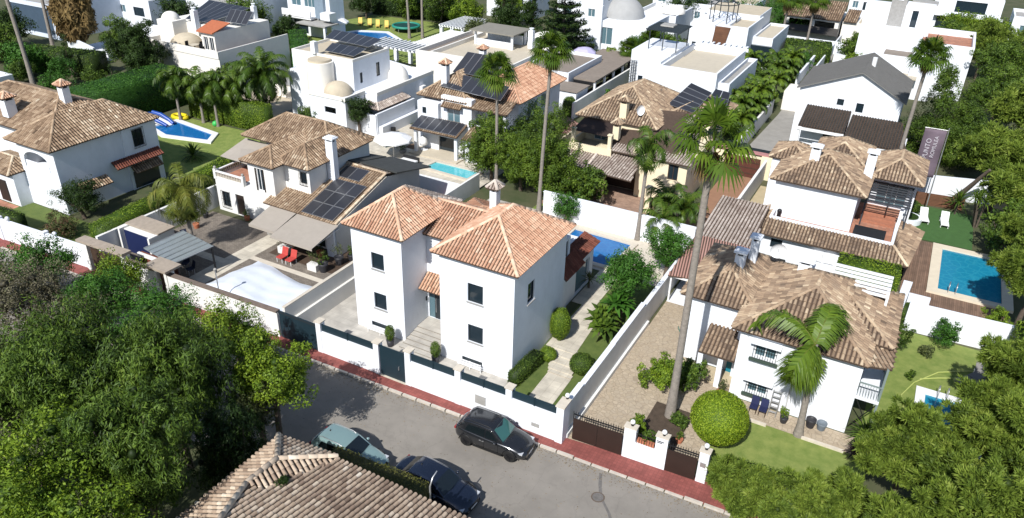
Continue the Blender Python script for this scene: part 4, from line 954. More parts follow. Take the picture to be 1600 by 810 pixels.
for x in (-40.75, -39.85):
    b = MB(); b.box(x - .3, x + .3, 37.75, 38.4, .38, .46, REDF); b.slab([(x - .3, 38.4, .46), (x + .3, 38.4, .46), (x + .3, 38.6, 1.05), (x - .3, 38.6, 1.05)], .07, REDF)
    for a in (-.26, .26):
        for c in (37.8, 38.4): b.box(x + a - .02, x + a + .02, c - .02, c + .02, 0, .38, WPAINT)
    b.build('chair', t)
POT = mat('dark_pot', (0.03, 0.03, 0.035), .5, .2); POTW = mat('white_planter', (0.7, 0.69, 0.66), .7, .05)
def pot(label, x, y, r, h, m, pl=None, ps=1, z0=0, cat='plant pot', square=False, pr=None, ph=None, N=260):
    t = thing('plant_pot', label, cat, (x, y, z0)); b = MB()
    if square: b.box(x - r, x + r, y - r * .6, y + r * .6, z0, z0 + h, m)
    else: b.lathe(x, y, [(r * .7, z0), (r * .95, z0 + h * .8), (r, z0 + h), (r * .85, z0 + h), (r * .8, z0 + h * .85), (.01, z0 + h * .85)], 14, m)
    b.build('pot', t)
    if pl:
        rg = np.random.default_rng(ps); pr = pr or r * 1.5; ph = ph or r * 2.4; bl = [(rg.uniform(-.3, .3) * pr, rg.uniform(-.3, .3) * pr, h + ph * rg.uniform(.25, .7), pr * .6, pr * .6, ph * .4) for _ in range(5)]
        V_, T_ = blob_leaves(ps, bl, N, .11, .05, .7, .2, inner=.2); quads_obj('foliage', V_, T_, pl, t)
    return t
pot('white planter box with a shrub at the edge of the step by the red chairs', -41.5, 39.2, .5, .6, POTW, F_DEEP, 3, square=True)
pot('white planter box with leafy shrub right of the red chairs', -37.7, 38.3, .45, .55, POTW, F_OLIVE, 4, square=True, ph=1.3)
pot('large black round pot between the white planter and the side wall', -36.9, 38.5, .4, .75, POT, F_GREEN, 5)
pot('black pot with a grey white shrub beside the awning pillar', -36.6, 40.0, .38, .7, POT, F_OLIVE, 6, ph=1.2)
pot('brown clay pot with plant in the corner under the awning end', -38.7, 40.2, .33, .5, TERRA, F_DEEP, 8, ph=1.2)
pot('small black pot with fern against the yard wall', -36.2, 41.0, .3, .55, POT, F_GREEN, 9)
# white tarpaulin over the pool
rg = random.Random(4); b = MB(); nx, ny = 26, 16
C0, C1, C2, C3 = Vector((-43.0, 32.0, 0)), Vector((-35.0, 31.2, 0)), Vector((-34.6, 35.9, 0)), Vector((-42.2, 36.9, 0))
vs = []
for j in range(ny + 1):
    for i in range(nx + 1):
        u, v = i / nx, j / ny; p = C0 * (1 - u) * (1 - v) + C1 * u * (1 - v) + C2 * u * v + C3 * (1 - u) * v; e = min(u, 1 - u, v, 1 - v)
        z = .28 * min(1, e * 7) + .10 * math.sin(u * 5 + v * 3) * min(1, e * 5) + .03 * math.sin(u * 22 + v * 9) + .02 * math.sin(v * 27 - u * 8)
        vs.append((p.x + .12 * math.sin(v * 9), p.y + .14 * math.sin(u * 8), z + .12))
b.add(vs, [(j * (nx + 1) + i, j * (nx + 1) + i + 1, (j + 1) * (nx + 1) + i + 1, (j + 1) * (nx + 1) + i) for j in range(ny) for i in range(nx)], mat('white_tarpaulin', (0.66, 0.70, 0.76), .6, .04, 2), smooth=True)
tag(b.build('tarpaulin'), 'big pale bluish white tarpaulin spread over the yard below the beige awnings', 'tarpaulin')
# street wall of that yard with porch gates
BW = mat('brown_wall_coping', (0.17, 0.13, 0.105), .9, .2, 4)
fl = lambda x: 29.0 + (x + 62.5) * .038
t = thing('street_wall', 'white street wall with brown coping and two covered gateways in front of the yard', 'wall', (-44, 29.9, 0)); b = MB()
for x0, x1 in ((-51.9, -49.9 + .0), (-47.6, -44.6), (-43.4, -33.4)):
    if x0 == -51.9: x1 = -51.7
    b.prism([(x0, fl(x0)), (x1, fl(x1)), (x1, fl(x1) + .25), (x0, fl(x0) + .25)], 0, 2.05, WHITE2)
b.build('wall', t); b = MB()
for x0, x1 in ((-47.6, -44.6), (-43.4, -33.4)): b.prism([(x0, fl(x0) - .06), (x1, fl(x1) - .06), (x1, fl(x1) + .31), (x0, fl(x0) + .31)], 2.052, 2.16, BW)
b.build('coping', t)
g = thing('covered_gateway', 'wide brown double gate under a beige slab roof on white pillars, at the street wall', 'gateway', (-49.7, 29.6, 0))
for x in (-51.8, -47.8):
    b = MB(); b.box(x - .2, x + .2, fl(x) - .05, fl(x) + .5, 0, 2.55, WHITE2); b.build('pillar', g)
b = MB(); b.prism([(-52.3, 29.1), (-47.4, 29.3), (-47.4, 30.1), (-52.3, 29.9)], 2.55, 2.75, mat('beige_slab', (0.36, 0.30, 0.24), .9, .15, 3, stain=.3)); b.build('gate_roof', g)
for x0, x1 in ((-51.6, -49.85), (-49.75, -48.0)):
    b = MB(); b.box(x0, x1, 29.62, 29.68, .12, 1.9, DWOOD)
    for z in (1.95, 2.15): b.box(x0, x1, 29.62, 29.68, z, z + .07, DWOOD)
    b.build('gate_leaf', g)
g = thing('covered_gateway', 'narrow dark gate under a small beige slab roof in the white street wall', 'gateway', (-44, 29.9, 0))
for x in (-44.5, -43.5):
    b = MB(); b.box(x - .13, x + .13, 29.65, 30.35, 0, 2.45, WHITE2); b.build('pillar', g)
b = MB(); b.box(-45.1, -42.9, 29.3, 30.7, 2.45, 2.62, mat('beige_slab', (0.36, 0.30, 0.24), .9, .15, 3)); b.build('gate_roof', g)
b = MB(); b.box(-44.37, -43.63, 29.9, 29.96, .12, 2.2, DWOOD); b.build('gate_leaf', g)
b = MB(); b.box(-42.7, -42.45, 29.62, 29.75, 1.2, 1.5, BLACKM); tag(b.build('mailbox'), 'black letter box on the white wall right of the narrow covered gate', 'letter box')
# glass roofed lean-to, blue door shed
t = thing('glass_lean_to', 'lean-to with a pale glass sheet roof in the yard behind the covered gate', 'lean-to', (-46, 32, 0))
b = MB(); b.slab([(-48.0, 31.5, 2.1), (-44.3, 31.0, 2.05), (-43.6, 34.2, 2.3), (-47.5, 34.8, 2.3)], .04, mat('glass_roof_sheet', (0.22, 0.25, 0.26), .2, .1, 2)); b.build('glass_roof', t)
b = MB()
for i in range(7): u = i / 6; b.beam((-48.0 + 3.7 * u, 31.5 - .5 * u, 2.13), (-47.5 + 3.9 * u, 34.8 - .6 * u, 2.33), .05, .04, ALU)
b.box(-48.1, -44.2, 31.2, 31.4, 0, 1.9, mat('brick_red_wall', (0.16, 0.05, 0.03), .9, .2, 6)); b.box(-48.15, -44.1, 31.0, 31.19, 1.7, 1.95, WHITE2)
for x, y in ((-43.7, 34.1), (-44.2, 31.3), (-47.5, 34.7)): b.box(x - .05, x + .05, y - .05, y + .05, 0, 2.1, BLACKM)
b.build('frame', t)
t = thing('garden_shed', 'small shed with a dark blue door and beige flat roof at the hedge wall', 'shed', (-50.5, 33.5, 0))
b = MB(); b.box(-52.2, -49.0, 33.0, 34.9, 0, 2.0, WHITE2); b.box(-49.0, -48.8, 32.6, 34.9, 0, 2.15, WHITE2); b.box(-52.4, -52.2, 32.6, 34.9, 0, 2.15, WHITE2); b.build('wall', t)
b = MB(); b.box(-52.5, -48.7, 33.4, 35.0, 2.16, 2.28, mat('beige_slab', (0.36, 0.30, 0.24), .9, .15, 3)); b.build('roof', t)
b = MB(); b.box(-52.15, -49.05, 32.93, 32.99, .05, 1.95, mat('navy_blue_door', (0.012, 0.02, 0.075), .5, .1)); b.build('door', t)
t = thing('side_wall', 'long pale grey wall below the clipped hedge on the left of the palm tree yard', 'wall', (-53, 38, 0))
b = MB(); b.box(-52.9, -52.65, 31.0, 47.5, 0, 2.0, WHITE2); b.build('wall', t)
# outbuilding between the solar house and the villa
b = House('outbuilding', 'low white outbuilding with a brown tiled roof behind the middle villa', (-33.5, 46, 0), 'outbuilding')
b.box(-36.2, -31.0, 43.8, 48.6, 0, 3.4); r = MB(); hip_roof(r, -36.2, -31, 43.8, 48.6, 3.5, .9, T_GREYB, ov=.25, pitch=.25, seg=3); r.build('roof', b.root); b.done()
t = thing('yard_wall', 'white wall beside the turquoise pool with a reddish strip of paving', 'wall', (-35, 53, 0))
b = MB(); b.box(-34.9, -34.7, 48.8, 58.2, 0, 1.7, WHITE2); b.box(-40.5, -34.9, 54.9, 55.1, 0, 1.7, WHITE); b.build('wall', t)
rect('path', -36.6, -34.95, 49, 58, .02, mat('wine_red_paving', (0.2, .05, .045), .85, .15, 3))

# ------------------------------------------------------------------ large villa at the left edge
Cv = House('corner_villa', 'two-storey white villa with a large brown tiled roof and arched balcony at the left edge', (-65, 38, 0))
Cv.box(-67.0, -62.0, 34.6, 41, 0, 5.9, [('S', -66.4, -63.0, 3.6, 5.2, 'void', 2.2)])
Cv.box(-67.0, -61.85, 41, 44.6, 0, 5.9, [('E', 42.0, 43.1, 3.9, 5.5, 'grille')])
Cv.box(-80, -67.0, 36.6, 43.6, 0, 6.0)
Cv.box(-72, -67.0, 33.5, 36.6, 0, 3.0)
b = MB()
for i in range(9):
    a = math.pi * i / 8
b.box(-66.3, -63.1, 34.62, 34.72, 3.6, 4.25, WHITE); b.build('balcony_parapet', Cv.root)
b = MB(); n = 10; xa, xb, zs, zt = -66.4, -63.0, 4.4, 5.2
for i in range(n):
    a0, a1 = math.pi * i / n, math.pi * (i + 1) / n; cx, rr = (xa + xb) / 2, (xb - xa) / 2
    p = [(cx - rr * math.cos(a0), zs + .8 * math.sin(a0)), (cx - rr * math.cos(a1), zs + .8 * math.sin(a1))]
    b.add([(p[0][0], 34.61, p[0][1]), (p[1][0], 34.61, p[1][1]), (p[1][0], 34.61, 5.21), (p[0][0], 34.61, 5.21)], [(0, 1, 2, 3)], WHITE)
    b.add([(p[0][0], 34.61, p[0][1]), (p[1][0], 34.61, p[1][1]), (p[1][0], 34.9, p[1][1]), (p[0][0], 34.9, p[0][1])], [(3, 2, 1, 0)], WHITE)
b.build('balcony_arch', Cv.root)
b = MB(); b.box(-65.2, -64.0, 36.4, 36.6, 4.3, 5.1, TERRA); b.build('balcony_tile_panel', Cv.root)
r = MB()
hip_roof(r, -67.2, -61.9, 34.5, 44.4, 6.05, 1.95, T_MIX, ov=.45, pitch=.25, seg=4, ht=.5, L=.42)
hip_roof(r, -80, -64.6, 36.4, 44.2, 6.1, 2.1, T_MIX, ov=.45, pitch=.25, seg=4, ht=.5, L=.42); r.build('roof', Cv.root)
r = MB(); hip_roof(r, -72, -67.2, 33.4, 36.5, 3.1, .8, T_MIX, ov=.3, pitch=.25, seg=3); r.build('lower_roof', Cv.root)
chimney(Cv.root, -67.5, 40.2, 7.0, 9.0, .7, .7, WHITE, 'tile', T_NEW); chimney(Cv.root, -71.1, 37.0, 6.6, 8.1, .9, .9, WHITE, 'tile', T_NEW)
for y0, y1, z, e in ((39.4, 44.4, 2.75, .7), (41.2, 44.2, 1.75, .6), (35.9, 38.7, 1.9, .8)):
    r = MB(); tile_face(r, [(-61.85 + e, y0, z), (-61.85 + e, y1, z), (-61.85, y1, z + .55), (-61.85, y0, z + .55)], T_RED if z > 2 else T_MIX, .24, 4); r.build('window_canopy', Cv.root)
b = MB(); b.box(-61.86, -61.8, 41.3, 44.0, .1, 1.7, GLASS); b.build('patio_window', Cv.root)
b = MB(); b.box(-69.5, -68.3, 33.4, 33.5, .2, 2.2, SHUT); b.build('door', Cv.root)
Cv.done()
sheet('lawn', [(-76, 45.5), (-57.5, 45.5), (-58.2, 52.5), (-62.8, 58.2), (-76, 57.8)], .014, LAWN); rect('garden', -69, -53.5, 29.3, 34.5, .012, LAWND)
rect('entrance_patio', -72, -67.2, 30, 33.4, .016, TPAVE)
pool('long blue swimming pool with white edge on the lawn behind the left villa', [(-71.2, 52.4), (-66.2, 53.6), (-67.2, 55.2), (-73.8, 56.0), (-74.6, 53.4)], .05, POOLB, .6, WPAINT)
t = thing('street_wall', 'plain white street wall at the lower left with a reddish pavement in front', 'wall', (-60, 29.1, 0))
b = MB(); f2 = lambda x: 28.95 + (x + 62.5) * .055 if x > -62.5 else 28.95 + (x + 62.5) * .04
for x0, x1 in ((-95, -62.3), (-62, -56.8), (-56.6, -52.2)): b.prism([(x0, f2(x0)), (x1, f2(x1)), (x1, f2(x1) + .25), (x0, f2(x0) + .25)], 0, 1.95, WHITE)
b.build('wall', t)
for x in (-62.15, -56.7, -52.1): b = MB(); b.box(x - .18, x + .18, f2(x) - .06, f2(x) + .35, 0, 2.1, WHITE); b.build('pillar', t)
for i, (x, l) in enumerate(((-61.0, 'white stone ball ornament on the street wall near the left edge'), (-55.5, 'white stone ball ornament on the street wall left of the reddish shrub'))):
    b = MB(); b.cyl(x, f2(x) + .12, 1.95, 2.05, .12, m=WHITE); b.ball(x, f2(x) + .12, 2.2, .17, WHITE); tag(b.build('stone_ball'), l, 'ornament')
# pool toys: inflatable slide, yellow float
t = thing('inflatable_slide', 'blue and white inflatable slide at the end of the left pool', 'slide', (-75, 54, 0))
b = MB(); BL = matplain('blue_vinyl', (0.02, 0.08, 0.36), .3); b.tube([(-76, 53.2, 1.3), (-75.0, 53.6, 1.1), (-73.9, 54.0, .6), (-73.2, 54.2, .25)], [.2, .22, .22, .2], 10, BL); b.tube([(-75.8, 54.6, 1.3), (-74.8, 54.9, 1.1), (-73.8, 55.1, .6), (-73.2, 55.1, .25)], [.2, .22, .22, .2], 10, BL); b.build('side_tube', t)
b = MB(); b.slab([(-76, 53.3, 1.1), (-73.2, 54.2, .2), (-73.2, 55.1, .2), (-75.8, 54.6, 1.1)], .15, WPAINT); b.box(-76.7, -75.9, 53.2, 54.8, 0, 1.1, BL); b.build('slide_bed', t)
b = MB(); b.tube([(-74.6 + 1.0 * math.cos(a), 57.2 + .6 * math.sin(a), .25) for a in [i * math.pi / 8 for i in range(17)]], .22, 8, matplain('yellow_vinyl', (0.75, 0.6, 0.02), .4)); tag(b.build('pool_float'), 'bright yellow inflatable ring lying behind the left pool', 'pool float')
b = MB(); b.ball(-69.2, 57.5, .3, .35, matplain('green_vinyl', (0.05, 0.45, 0.10), .4)); tag(b.build('play_ball'), 'green ball on the lawn beyond the left pool', 'ball')

# furniture and pots in the palm yard
for x, y, rz, l in ((-46.2, 33.4, .4, 'dark blue folding chair at the foot of the yellowing palm'), (-45.2, 33.0, -.3, 'second dark blue folding chair nearer the pale path'), (-49.6, 36.4, 1.2, 'dark wooden chair on the cobbles near the shed')):
    t = thing('garden_chair', l, 'chair', (0, 0, 0)); NB = mat('navy_canvas', (.012, .018, .05), .8); b = MB(); b.box(-.25, .25, -.25, .25, .42, .47, NB); b.slab([(-.25, .25, .47), (.25, .25, .47), (.25, .42, .98), (-.25, .42, .98)], .04, NB); b.build('seat', t)
    for a in (-.22, .22):
        for c in (-.22, .22): b = MB(); b.box(a - .02, a + .02, c - .02, c + .02, 0, .42, ALU); b.build('leg', t)
    t.location = (x, y, .02); t.rotation_euler = (0, 0, rz)
pot('terracotta pot with trailing plant by the pale path under the hedge wall', -50.9, 38.6, .28, .45, TERRA, F_GREEN, 61, ph=.9); pot('dark pot with a small shrub against the hedge wall', -51.8, 40.4, .28, .45, POT, F_OLIVE, 62, ph=.9); pot('clay pot by the balustrade house wall below the grille window', -48.4, 41.9, .25, .4, TERRA, F_GREEN, 63, ph=.8); pot('grey pot with a leafy shrub at the corner under the left awning', -44.9, 41.0, .3, .5, GREYC, F_GREEN, 64, ph=1.0)
# ------------------------------------------------------------------ right front villa (flower grilles, queen palm)
I = House('front_right_villa', 'white villa with weathered tiled roof and black window grilles at the lower right', (-2, 42, 0))
I.box(-9.6, -6.1, 42.1, 49, 0, 4.85)
I.box(-5.7, 1.1, 39.7, 49, 0, 4.95, [('S', -4.75, -3.5, 3.35, 4.4, 'whiteg+grille'), ('S', -4.75, -3.55, .75, 1.75, 'whiteg+grille')])
I.box(-6.1, -5.7, 41.5, 49, 0, 4.8)
I.w.box(-2.35, -2.27, 39.62, 39.7, 0, 4.95, GREYW)
r = MB()
hip_roof(r, -9.7, -5.6, 42.0, 49.0, 4.95, 1.35, T_OLD, ov=.35, pitch=.25, seg=4, ht=.6)
hip_roof(r, -5.8, .9, 39.7, 48.4, 5.05, 2.0, T_OLD, ov=.4, pitch=.25, seg=4, ht=.6)
hip_roof(r, -3.6, 1.9, 42.2, 48.2, 5.08, 1.2, T_OLD, ov=.4, pitch=.25, seg=4, ht=.6)
tile_face(r, [(.9, 39.35, 5.0), (2.5, 40.2, 4.75), (2.5, 44.5, 4.75), (.6, 44.5, 5.4)], T_OLD, .25, 4)
r.build('roof', I.root)
r = MB(); tile_face(r, [(-8.0, 39.9, 2.35), (-5.75, 39.9, 2.35), (-5.75, 42.4, 3.2), (-8.0, 42.4, 3.2)], T_OLD, .25, 5); r.build('porch_roof', I.root)
b = MB()
for x in (-7.85, -6.6): b = MB(); b.box(x - .16, x + .16, 40.0, 40.35, 0, 2.3, WHITE); b.build('porch_pillar', I.root)
b = MB(); b.box(-7.7, -5.75, 40.3, 41.9, .02, .1, mat('cream_tile_floor', (.5, .42, .28), .7, .1, 3)); b.box(-6.5, -5.8, 41.86, 41.95, .1, 2.1, mat('turquoise_door', (.01, .16, .22), .5, .1)); b.build('porch_door', I.root)
for z in (4.48, 1.83):
    b = MB(); b.slab([(-5.0, 39.2, z), (-3.25, 39.2, z), (-3.25, 39.69, z + .12), (-5.0, 39.69, z + .12)], .04, WHITE); b.build('window_hood', I.root)
RB = mat('planter_rail_green', (.05, .075, .06), .6, .1)
for z in (3.2, .62):
    b = MB(); b.box(-4.95, -3.3, 39.42, 39.69, z - .05, z + .02, RB); b.box(-4.95, -3.3, 39.4, 39.42, z - .05, z + .16, RB); b.build('window_shelf', I.root)
# balcony on the right
BG = mat('grey_green_paint', (.20, .25, .24), .6, .1)
b = MB(); b.box(1.11, 2.35, 40.0, 43.4, 2.35, 2.55, WHITE); b.build('balcony_floor', I.root); b = MB()
for i in range(9): b.box(1.15 + i * .145, 1.175 + i * .145, 40.02, 40.05, 2.58, 3.45, BG)
for i in range(22): b.box(2.30, 2.33, 40.1 + i * .15, 40.125 + i * .15, 2.58, 3.45, BG)
b.box(1.1, 2.36, 40.0, 40.07, 3.45, 3.52, BG); b.box(2.28, 2.35, 40.07, 43.4, 3.45, 3.52, BG); b.build('balcony_railing', I.root)
b = MB()
for y in (40.05, 43.2): b.box(2.24, 2.36, y, y + .1, 0, 4.8, BG); b.build('balcony_post', I.root); b = MB()
b.beam((1.2, 40.1, 0.3), (2.3, 40.1, 2.3), .05, .05, BLACKM); b.beam((2.3, 40.1, 0.3), (1.2, 40.1, 2.3), .05, .05, BLACKM); b.build('balcony_brace', I.root)
b = MB(); b.box(1.11, 1.16, 40.5, 41.4, 2.6, 4.5, GLASS); b.box(1.11, 1.16, 40.3, 41.6, .1, 2.2, GLASS); b.build('balcony_door', I.root)
b = MB()
for k in range(6): b.box(-3.2, 1.45, 45.9 + k * .42, 46.08 + k * .42, 5.95 + .06 * k, 6.08 + .06 * k, WPAINT)
b.box(-3.3, -3.15, 45.8, 48.4, 5.8, 6.0, WPAINT); b.box(-1.0, -.85, 45.8, 48.4, 5.8, 6.0, WPAINT); b.box(1.3, 1.45, 45.8, 48.4, 5.4, 6.0, WPAINT); b.build('roof_lattice', I.root)
chimney(I.root, -7.4, 45.0, 5.6, 6.9, .6, .6, WHITE, 'slab'); chimney(I.root, -6.9, 46.5, 5.8, 7.4, .5, .5, WHITE, 'slab'); chimney(I.root, -3.6, 46.2, 5.8, 6.8, .8, .6, WHITE, 'slab')
I.done()
b = MB(); b.lathe(0, 0, [(.02, 0), (.25, .03), (.45, .12), (.55, .22)], 20, WPAINT); b.tube([(0, 0, .05), (.1, 0, -.3)], .03, 6, GREYC); b.tube([(0, 0, .05), (.05, 0, .5)], .015, 6, ALU)
o = b.build('satellite_dish'); o.location = (-5.6, 47.6, 6.6); o.rotation_euler = (R_(95), 0, R_(20)); tag(o, 'white satellite dish on the weathered roof beside the chimneys', 'satellite dish')
t = thing('side_wall', 'white wall running between the weathered roof and the wooden deck', 'wall', (2.6, 53, 0))
b = MB(); b.prism([(2.0, 50.2), (2.5, 50.2), (3.0, 56.8), (2.4, 56.8)], 0, 2.1, WHITE); b.prism([(3.05, 53.3), (9.6, 53.6), (9.6, 53.9), (3.05, 53.6)], 0, 2.2, WHITE); b.prism([(2.9, 55.0), (4.3, 55.0), (4.3, 55.25), (2.9, 55.25)], 0, 2.0, WHITE); b.build('wall', t)

# ------------------------------------------------------------------ carport roofs and gated yards
GR = House('garage_block', 'low garage with beige tiled roof and pink sheet roof behind the stone driveway', (-10.5, 56, 0), 'garage')
GR.box(-12.6, -8.9, 54.6, 61.2, 0, 2.6)
GR.w.box(-12.6, -8.6, 48.2, 54.59, 0, .02, WHITE)
r = MB(); tile_face(r, [(-12.6, 54.4, 2.7), (-8.3, 54.4, 2.7), (-8.6, 61.4, 3.5), (-12.6, 61.4, 3.5)], T_GREYB, .27, 4, lo=.3); r.build('roof', GR.root)
PINK = tiles('pink_sheet_roof', [(0.40, 0.22, 0.18), (0.46, 0.26, 0.21), (0.50, 0.30, 0.25)], .15)
r = MB(); tile_face(r, [(-12.7, 48.0, 2.3), (-9.6, 48.6, 2.35), (-8.1, 51.4, 2.6), (-8.1, 54.3, 2.9), (-12.6, 54.3, 2.9)], PINK, .2, 3, L=3.0); r.build('carport_roof', GR.root)
b = MB()
for x, y in ((-12.5, 48.3), (-9.7, 48.9)): b.box(x - .06, x + .06, y - .06, y + .06, 0, 2.2, WPAINT)
b.box(-12.65, -9.5, 48.2, 48.28, 2.1, 2.25, WPAINT); b.build('carport_post', GR.root); GR.done()
rect('driveway', -15.6, -12.0, 61.5, 76, .012, TPAVE if False else mat('brown_driveway', (0.30, 0.165, 0.10), .9, .12, 1.5, stain=.2)); rect('driveway', -11.6, -8.7, 61.5, 74, .014, YPAVE)
t = thing('garden_wall', 'white wall dividing the brown driveway from the sandy driveway', 'wall', (-11.8, 68, 0))
b = MB(); b.box(-11.95, -11.7, 61.4, 76.4, 0, 2.05, WHITE2); b.build('wall', t)
t = thing('garden_wall', 'cream wall with a reddish coping behind the two driveways', 'wall', (-13, 76, 0))
b = MB(); b.box(-17.6, -15.9, 75.4, 75.7, 0, 2.3, CREAMW); b.box(-12.3, -11.2, 75.6, 76.0, 0, 2.4, CREAMW); b.box(-17.6, -8.2, 75.75, 76.4, 2.42, 2.55, mat('pink_coping', (.42, .2, .19), .9, .1, 3)); b.box(-17.6, -8.2, 76.0, 76.3, 0, 2.41, CREAMW); b.build('wall', t)
for x0, x1, y, l in ((-15.8, -12.3, 75.4, 'wide brown wooden gate at the end of the brown driveway'), (-11.1, -9.4, 74.4, 'narrow orange brown wooden gate at the end of the sandy driveway')):
    g = thing('wooden_gate', l, 'gate', ((x0 + x1) / 2, y, 0)); b = MB(); b.box(x0, x1, y, y + .08, .05, 2.1, WOOD if x0 > -12 else mat('dark_red_boards', (.09, .03, .02), .7, .2, 5)); b.build('gate_leaf', g)
    b = MB()
    for z in (.4, 1.0, 1.6): b.box(x0 + .05, x1 - .05, y - .03, y - .002, z, z + .08, DWOOD)
    b.build('gate_rail', g)

# ------------------------------------------------------------------ right middle villa with roof terrace
Hh = House('terrace_villa', 'white villa with several weathered tiled roofs, red terrace and grey pergola at the right', (-3, 62, 0))
Hh.box(-9.0, 2.2, 58.7, 66.5, 0, 2.5, [('S', -7.6, -6.7, 1.2, 2.0)])
Hh.box(-8.6, -2.25, 62.0, 70.5, 2.5, 5.7)
Hh.box(-9.9, -7.0, 66.5, 70, 0, 5.9)
Hh.box(-1.7, 1.8, 68.9, 73.5, 0, 5.4, [('S', -1.2, 1.2, 2.7, 4.6, 'whiteg')])
b = MB(); b.box(-8.0, .8, 60.4, 62.0, 2.505, 2.56, TPAVE); b.box(-2.25, 1.0, 62.0, 68.85, 2.505, 2.56, TPAVE); b.build('terrace_floor', Hh.root)
for a in ((-8.3, 1.1, 60.2, 60.4), (-8.3, -8.1, 60.4, 63), (.9, 1.1, 60.4, 64.4)): Hh.w.box(a[0], a[1], a[2], a[3], 2.5, 3.2, WHITE)
Hh.w.box(.95, 1.2, 64.4, 64.7, 2.5, 4.6, WHITE)
b = MB()
for k in range(3): b.box(-1.9, .8, 64.6 + k * .45, 65.0 + k * .45, 2.57, 2.75 + k * .2, mat('red_brown_steps', (.36, .15, .09), .8, .15, 4))
b.build('terrace_steps', Hh.root)
r = MB()
hip_roof(r, -8.7, -2.0, 61.9, 69.5, 5.85, 1.7, T_OLD, ov=.35, pitch=.26, seg=4, ht=.7)
hip_roof(r, -9.9, -7.0, 66.6, 70.2, 5.95, .9, T_OLD, ov=.3, pitch=.26, seg=4, ht=.7)
hip_roof(r, -6.6, -2.6, 67, 72.5, 6.3, 1.2, T_OLD, ov=.3, pitch=.26, seg=4, ht=.7)
hip_roof(r, -1.8, 1.8, 67.6, 73.6, 5.55, 1.3, T_OLD, ov=.35, pitch=.26, seg=4, ht=.7)
r.build('roof', Hh.root)
r = MB(); z0, z1 = 2.45, 3.02
tile_face(r, [(-9.4, 58.1, z0), (2.4, 58.3, z0), (1.15, 60.15, z1), (-8.3, 60.15, z1)], T_OLD, .25, 4); tile_face(r, [(2.4, 58.3, z0), (3.1, 65.5, z0), (1.2, 65.5, z1), (1.15, 60.15, z1)], T_OLD, .25, 4); tile_face(r, [(-9.4, 63.5, z0), (-9.4, 58.1, z0), (-8.3, 60.15, z1), (-8.3, 63.5, z1)], T_OLD, .25, 4)
ridge(r, (2.4, 58.3, z0 + .03), (1.15, 60.15, z1 + .03), T_OLD, .12, .9); r.build('lower_roof', Hh.root)
Hh.w.box(1.95, 2.2, 58.7, 66, 0, 2.42, WHITE)
chimney(Hh.root, -6.3, 64.5, 6.0, 8.0, .75, .6, WHITE, 'slab'); chimney(Hh.root, -2.1, 65.9, 5.8, 7.9, .7, .6, WHITE, 'slab')
b = MB(); PG = mat('grey_painted_steel', (.045, .05, .058), .55, .1)
for k in range(9): b.box(-1.75, 1.6, 63.9 + k * .56, 64.02 + k * .56, 4.75, 4.85, PG)
for x in (-1.7, .0, 1.5): b.box(x - .06, x + .06, 63.8, 68.6, 4.58, 4.74, PG)
for x in (-1.7, 1.5): b.box(x - .06, x + .06, 63.85, 63.97, 2.57, 4.58, PG)
b.build('pergola', Hh.root)
b = MB(); b.box(-8.5, -5.0, 58.64, 58.69, 2.3, 2.42, ANTH); b.build('fascia', Hh.root)
Hh.done()
for i, (x, l) in enumerate(((-3.9, 'left one of the two white air conditioners on the wall above the weathered roof'), (-3.0, 'right one of the two white air conditioners beside the yellow green creeper'))):
    t = thing('air_conditioner', l, 'air conditioner', (x, 58.4, 1.4)); b = MB(); b.box(x - .38, x + .38, 58.35, 58.68, 1.25, 1.85, WPAINT); b.box(x - .3, x - .26, 58.4, 58.69, 1.15, 1.25, ALU); b.box(x + .26, x + .3, 58.4, 58.69, 1.15, 1.25, ALU); b.build('housing', t)
    b = MB(); b.lathe(0, 0, [(.02, 0), (.22, 0), (.24, .03)], 20, BLACKM); o = b.build('fan', t); o.location = (-.05, -.03, .15); o.rotation_euler = (R_(90), 0, 0)
t = thing('covered_jacuzzi', 'black covered hot tub on the red terrace below the pergola', 'hot tub', (-.6, 61.6, 2.56)); b = MB(); b.box(-1.9, .35, 61.0, 62.5, 2.56, 3.0, BLACKM); b.build('tub', t); b = MB(); b.box(-1.95, .4, 60.95, 62.55, 3.0, 3.08, mat('black_cover', (.015, .016, .018), .7, .1)); b.build('cover', t)
t = thing('terrace_lamp', 'small black lantern on the left end of the red terrace', 'lantern', (-7.8, 61.8, 2.56)); b = MB(); b.cyl(-7.8, 61.8, 2.56, 3.0, .16, m=BLACKM); b.ball(-7.8, 61.8, 3.1, .2, BLACKM); b.build('lamp_body', t)
rect('terrace', 2.4, 9.6, 53.9, 69.3, .05, DECK)
rect('lawn', 1.2, 7.2, 69.6, 77.5, .03, mat('artificial_lawn', (.05, .12, .03), .95, .12, 2, bump=.6, bscale=60))
pool('rectangular turquoise pool with cream edge in the brown wooden deck', [(4.95, 60.6), (9.3, 60.6), (9.3, 68.3), (4.95, 68.3)], .08, POOLT, .75, mat('cream_stone', (.66, .58, .45), .8, .06, 2), (5.9, 60.6, 0, 1))
def lounger(label, x, y, rz, z0=0, m1=WPAINT, m2=None, up=.55, name='sun_lounger', L=1.9, group=None):
    t = thing(name, label, 'sun lounger', (0, 0, 0), group); m2 = m2 or WPAINT; b = MB()
    for s in (-.3, .3): b.box(s - .025, s + .025, 0, L, .26, .32, m1)
    for s in (-.3, .3):
        for y_ in (.15, L - .3): b.box(s - .03, s + .03, y_, y_ + .06, 0, .26, m1)
    b.build('frame', t); b = MB(); b.box(-.33, .33, 0, L * .62, .322, .37, m2); b.build('seat', t); b = MB()
    b.slab([(-.33, L * .63, .39), (.33, L * .63, .39), (.33, L, .39 + up), (-.33, L, .39 + up)], .05, m2); b.build('backrest', t)
    t.location = (x, y, z0); t.rotation_euler = (0, 0, rz); return t
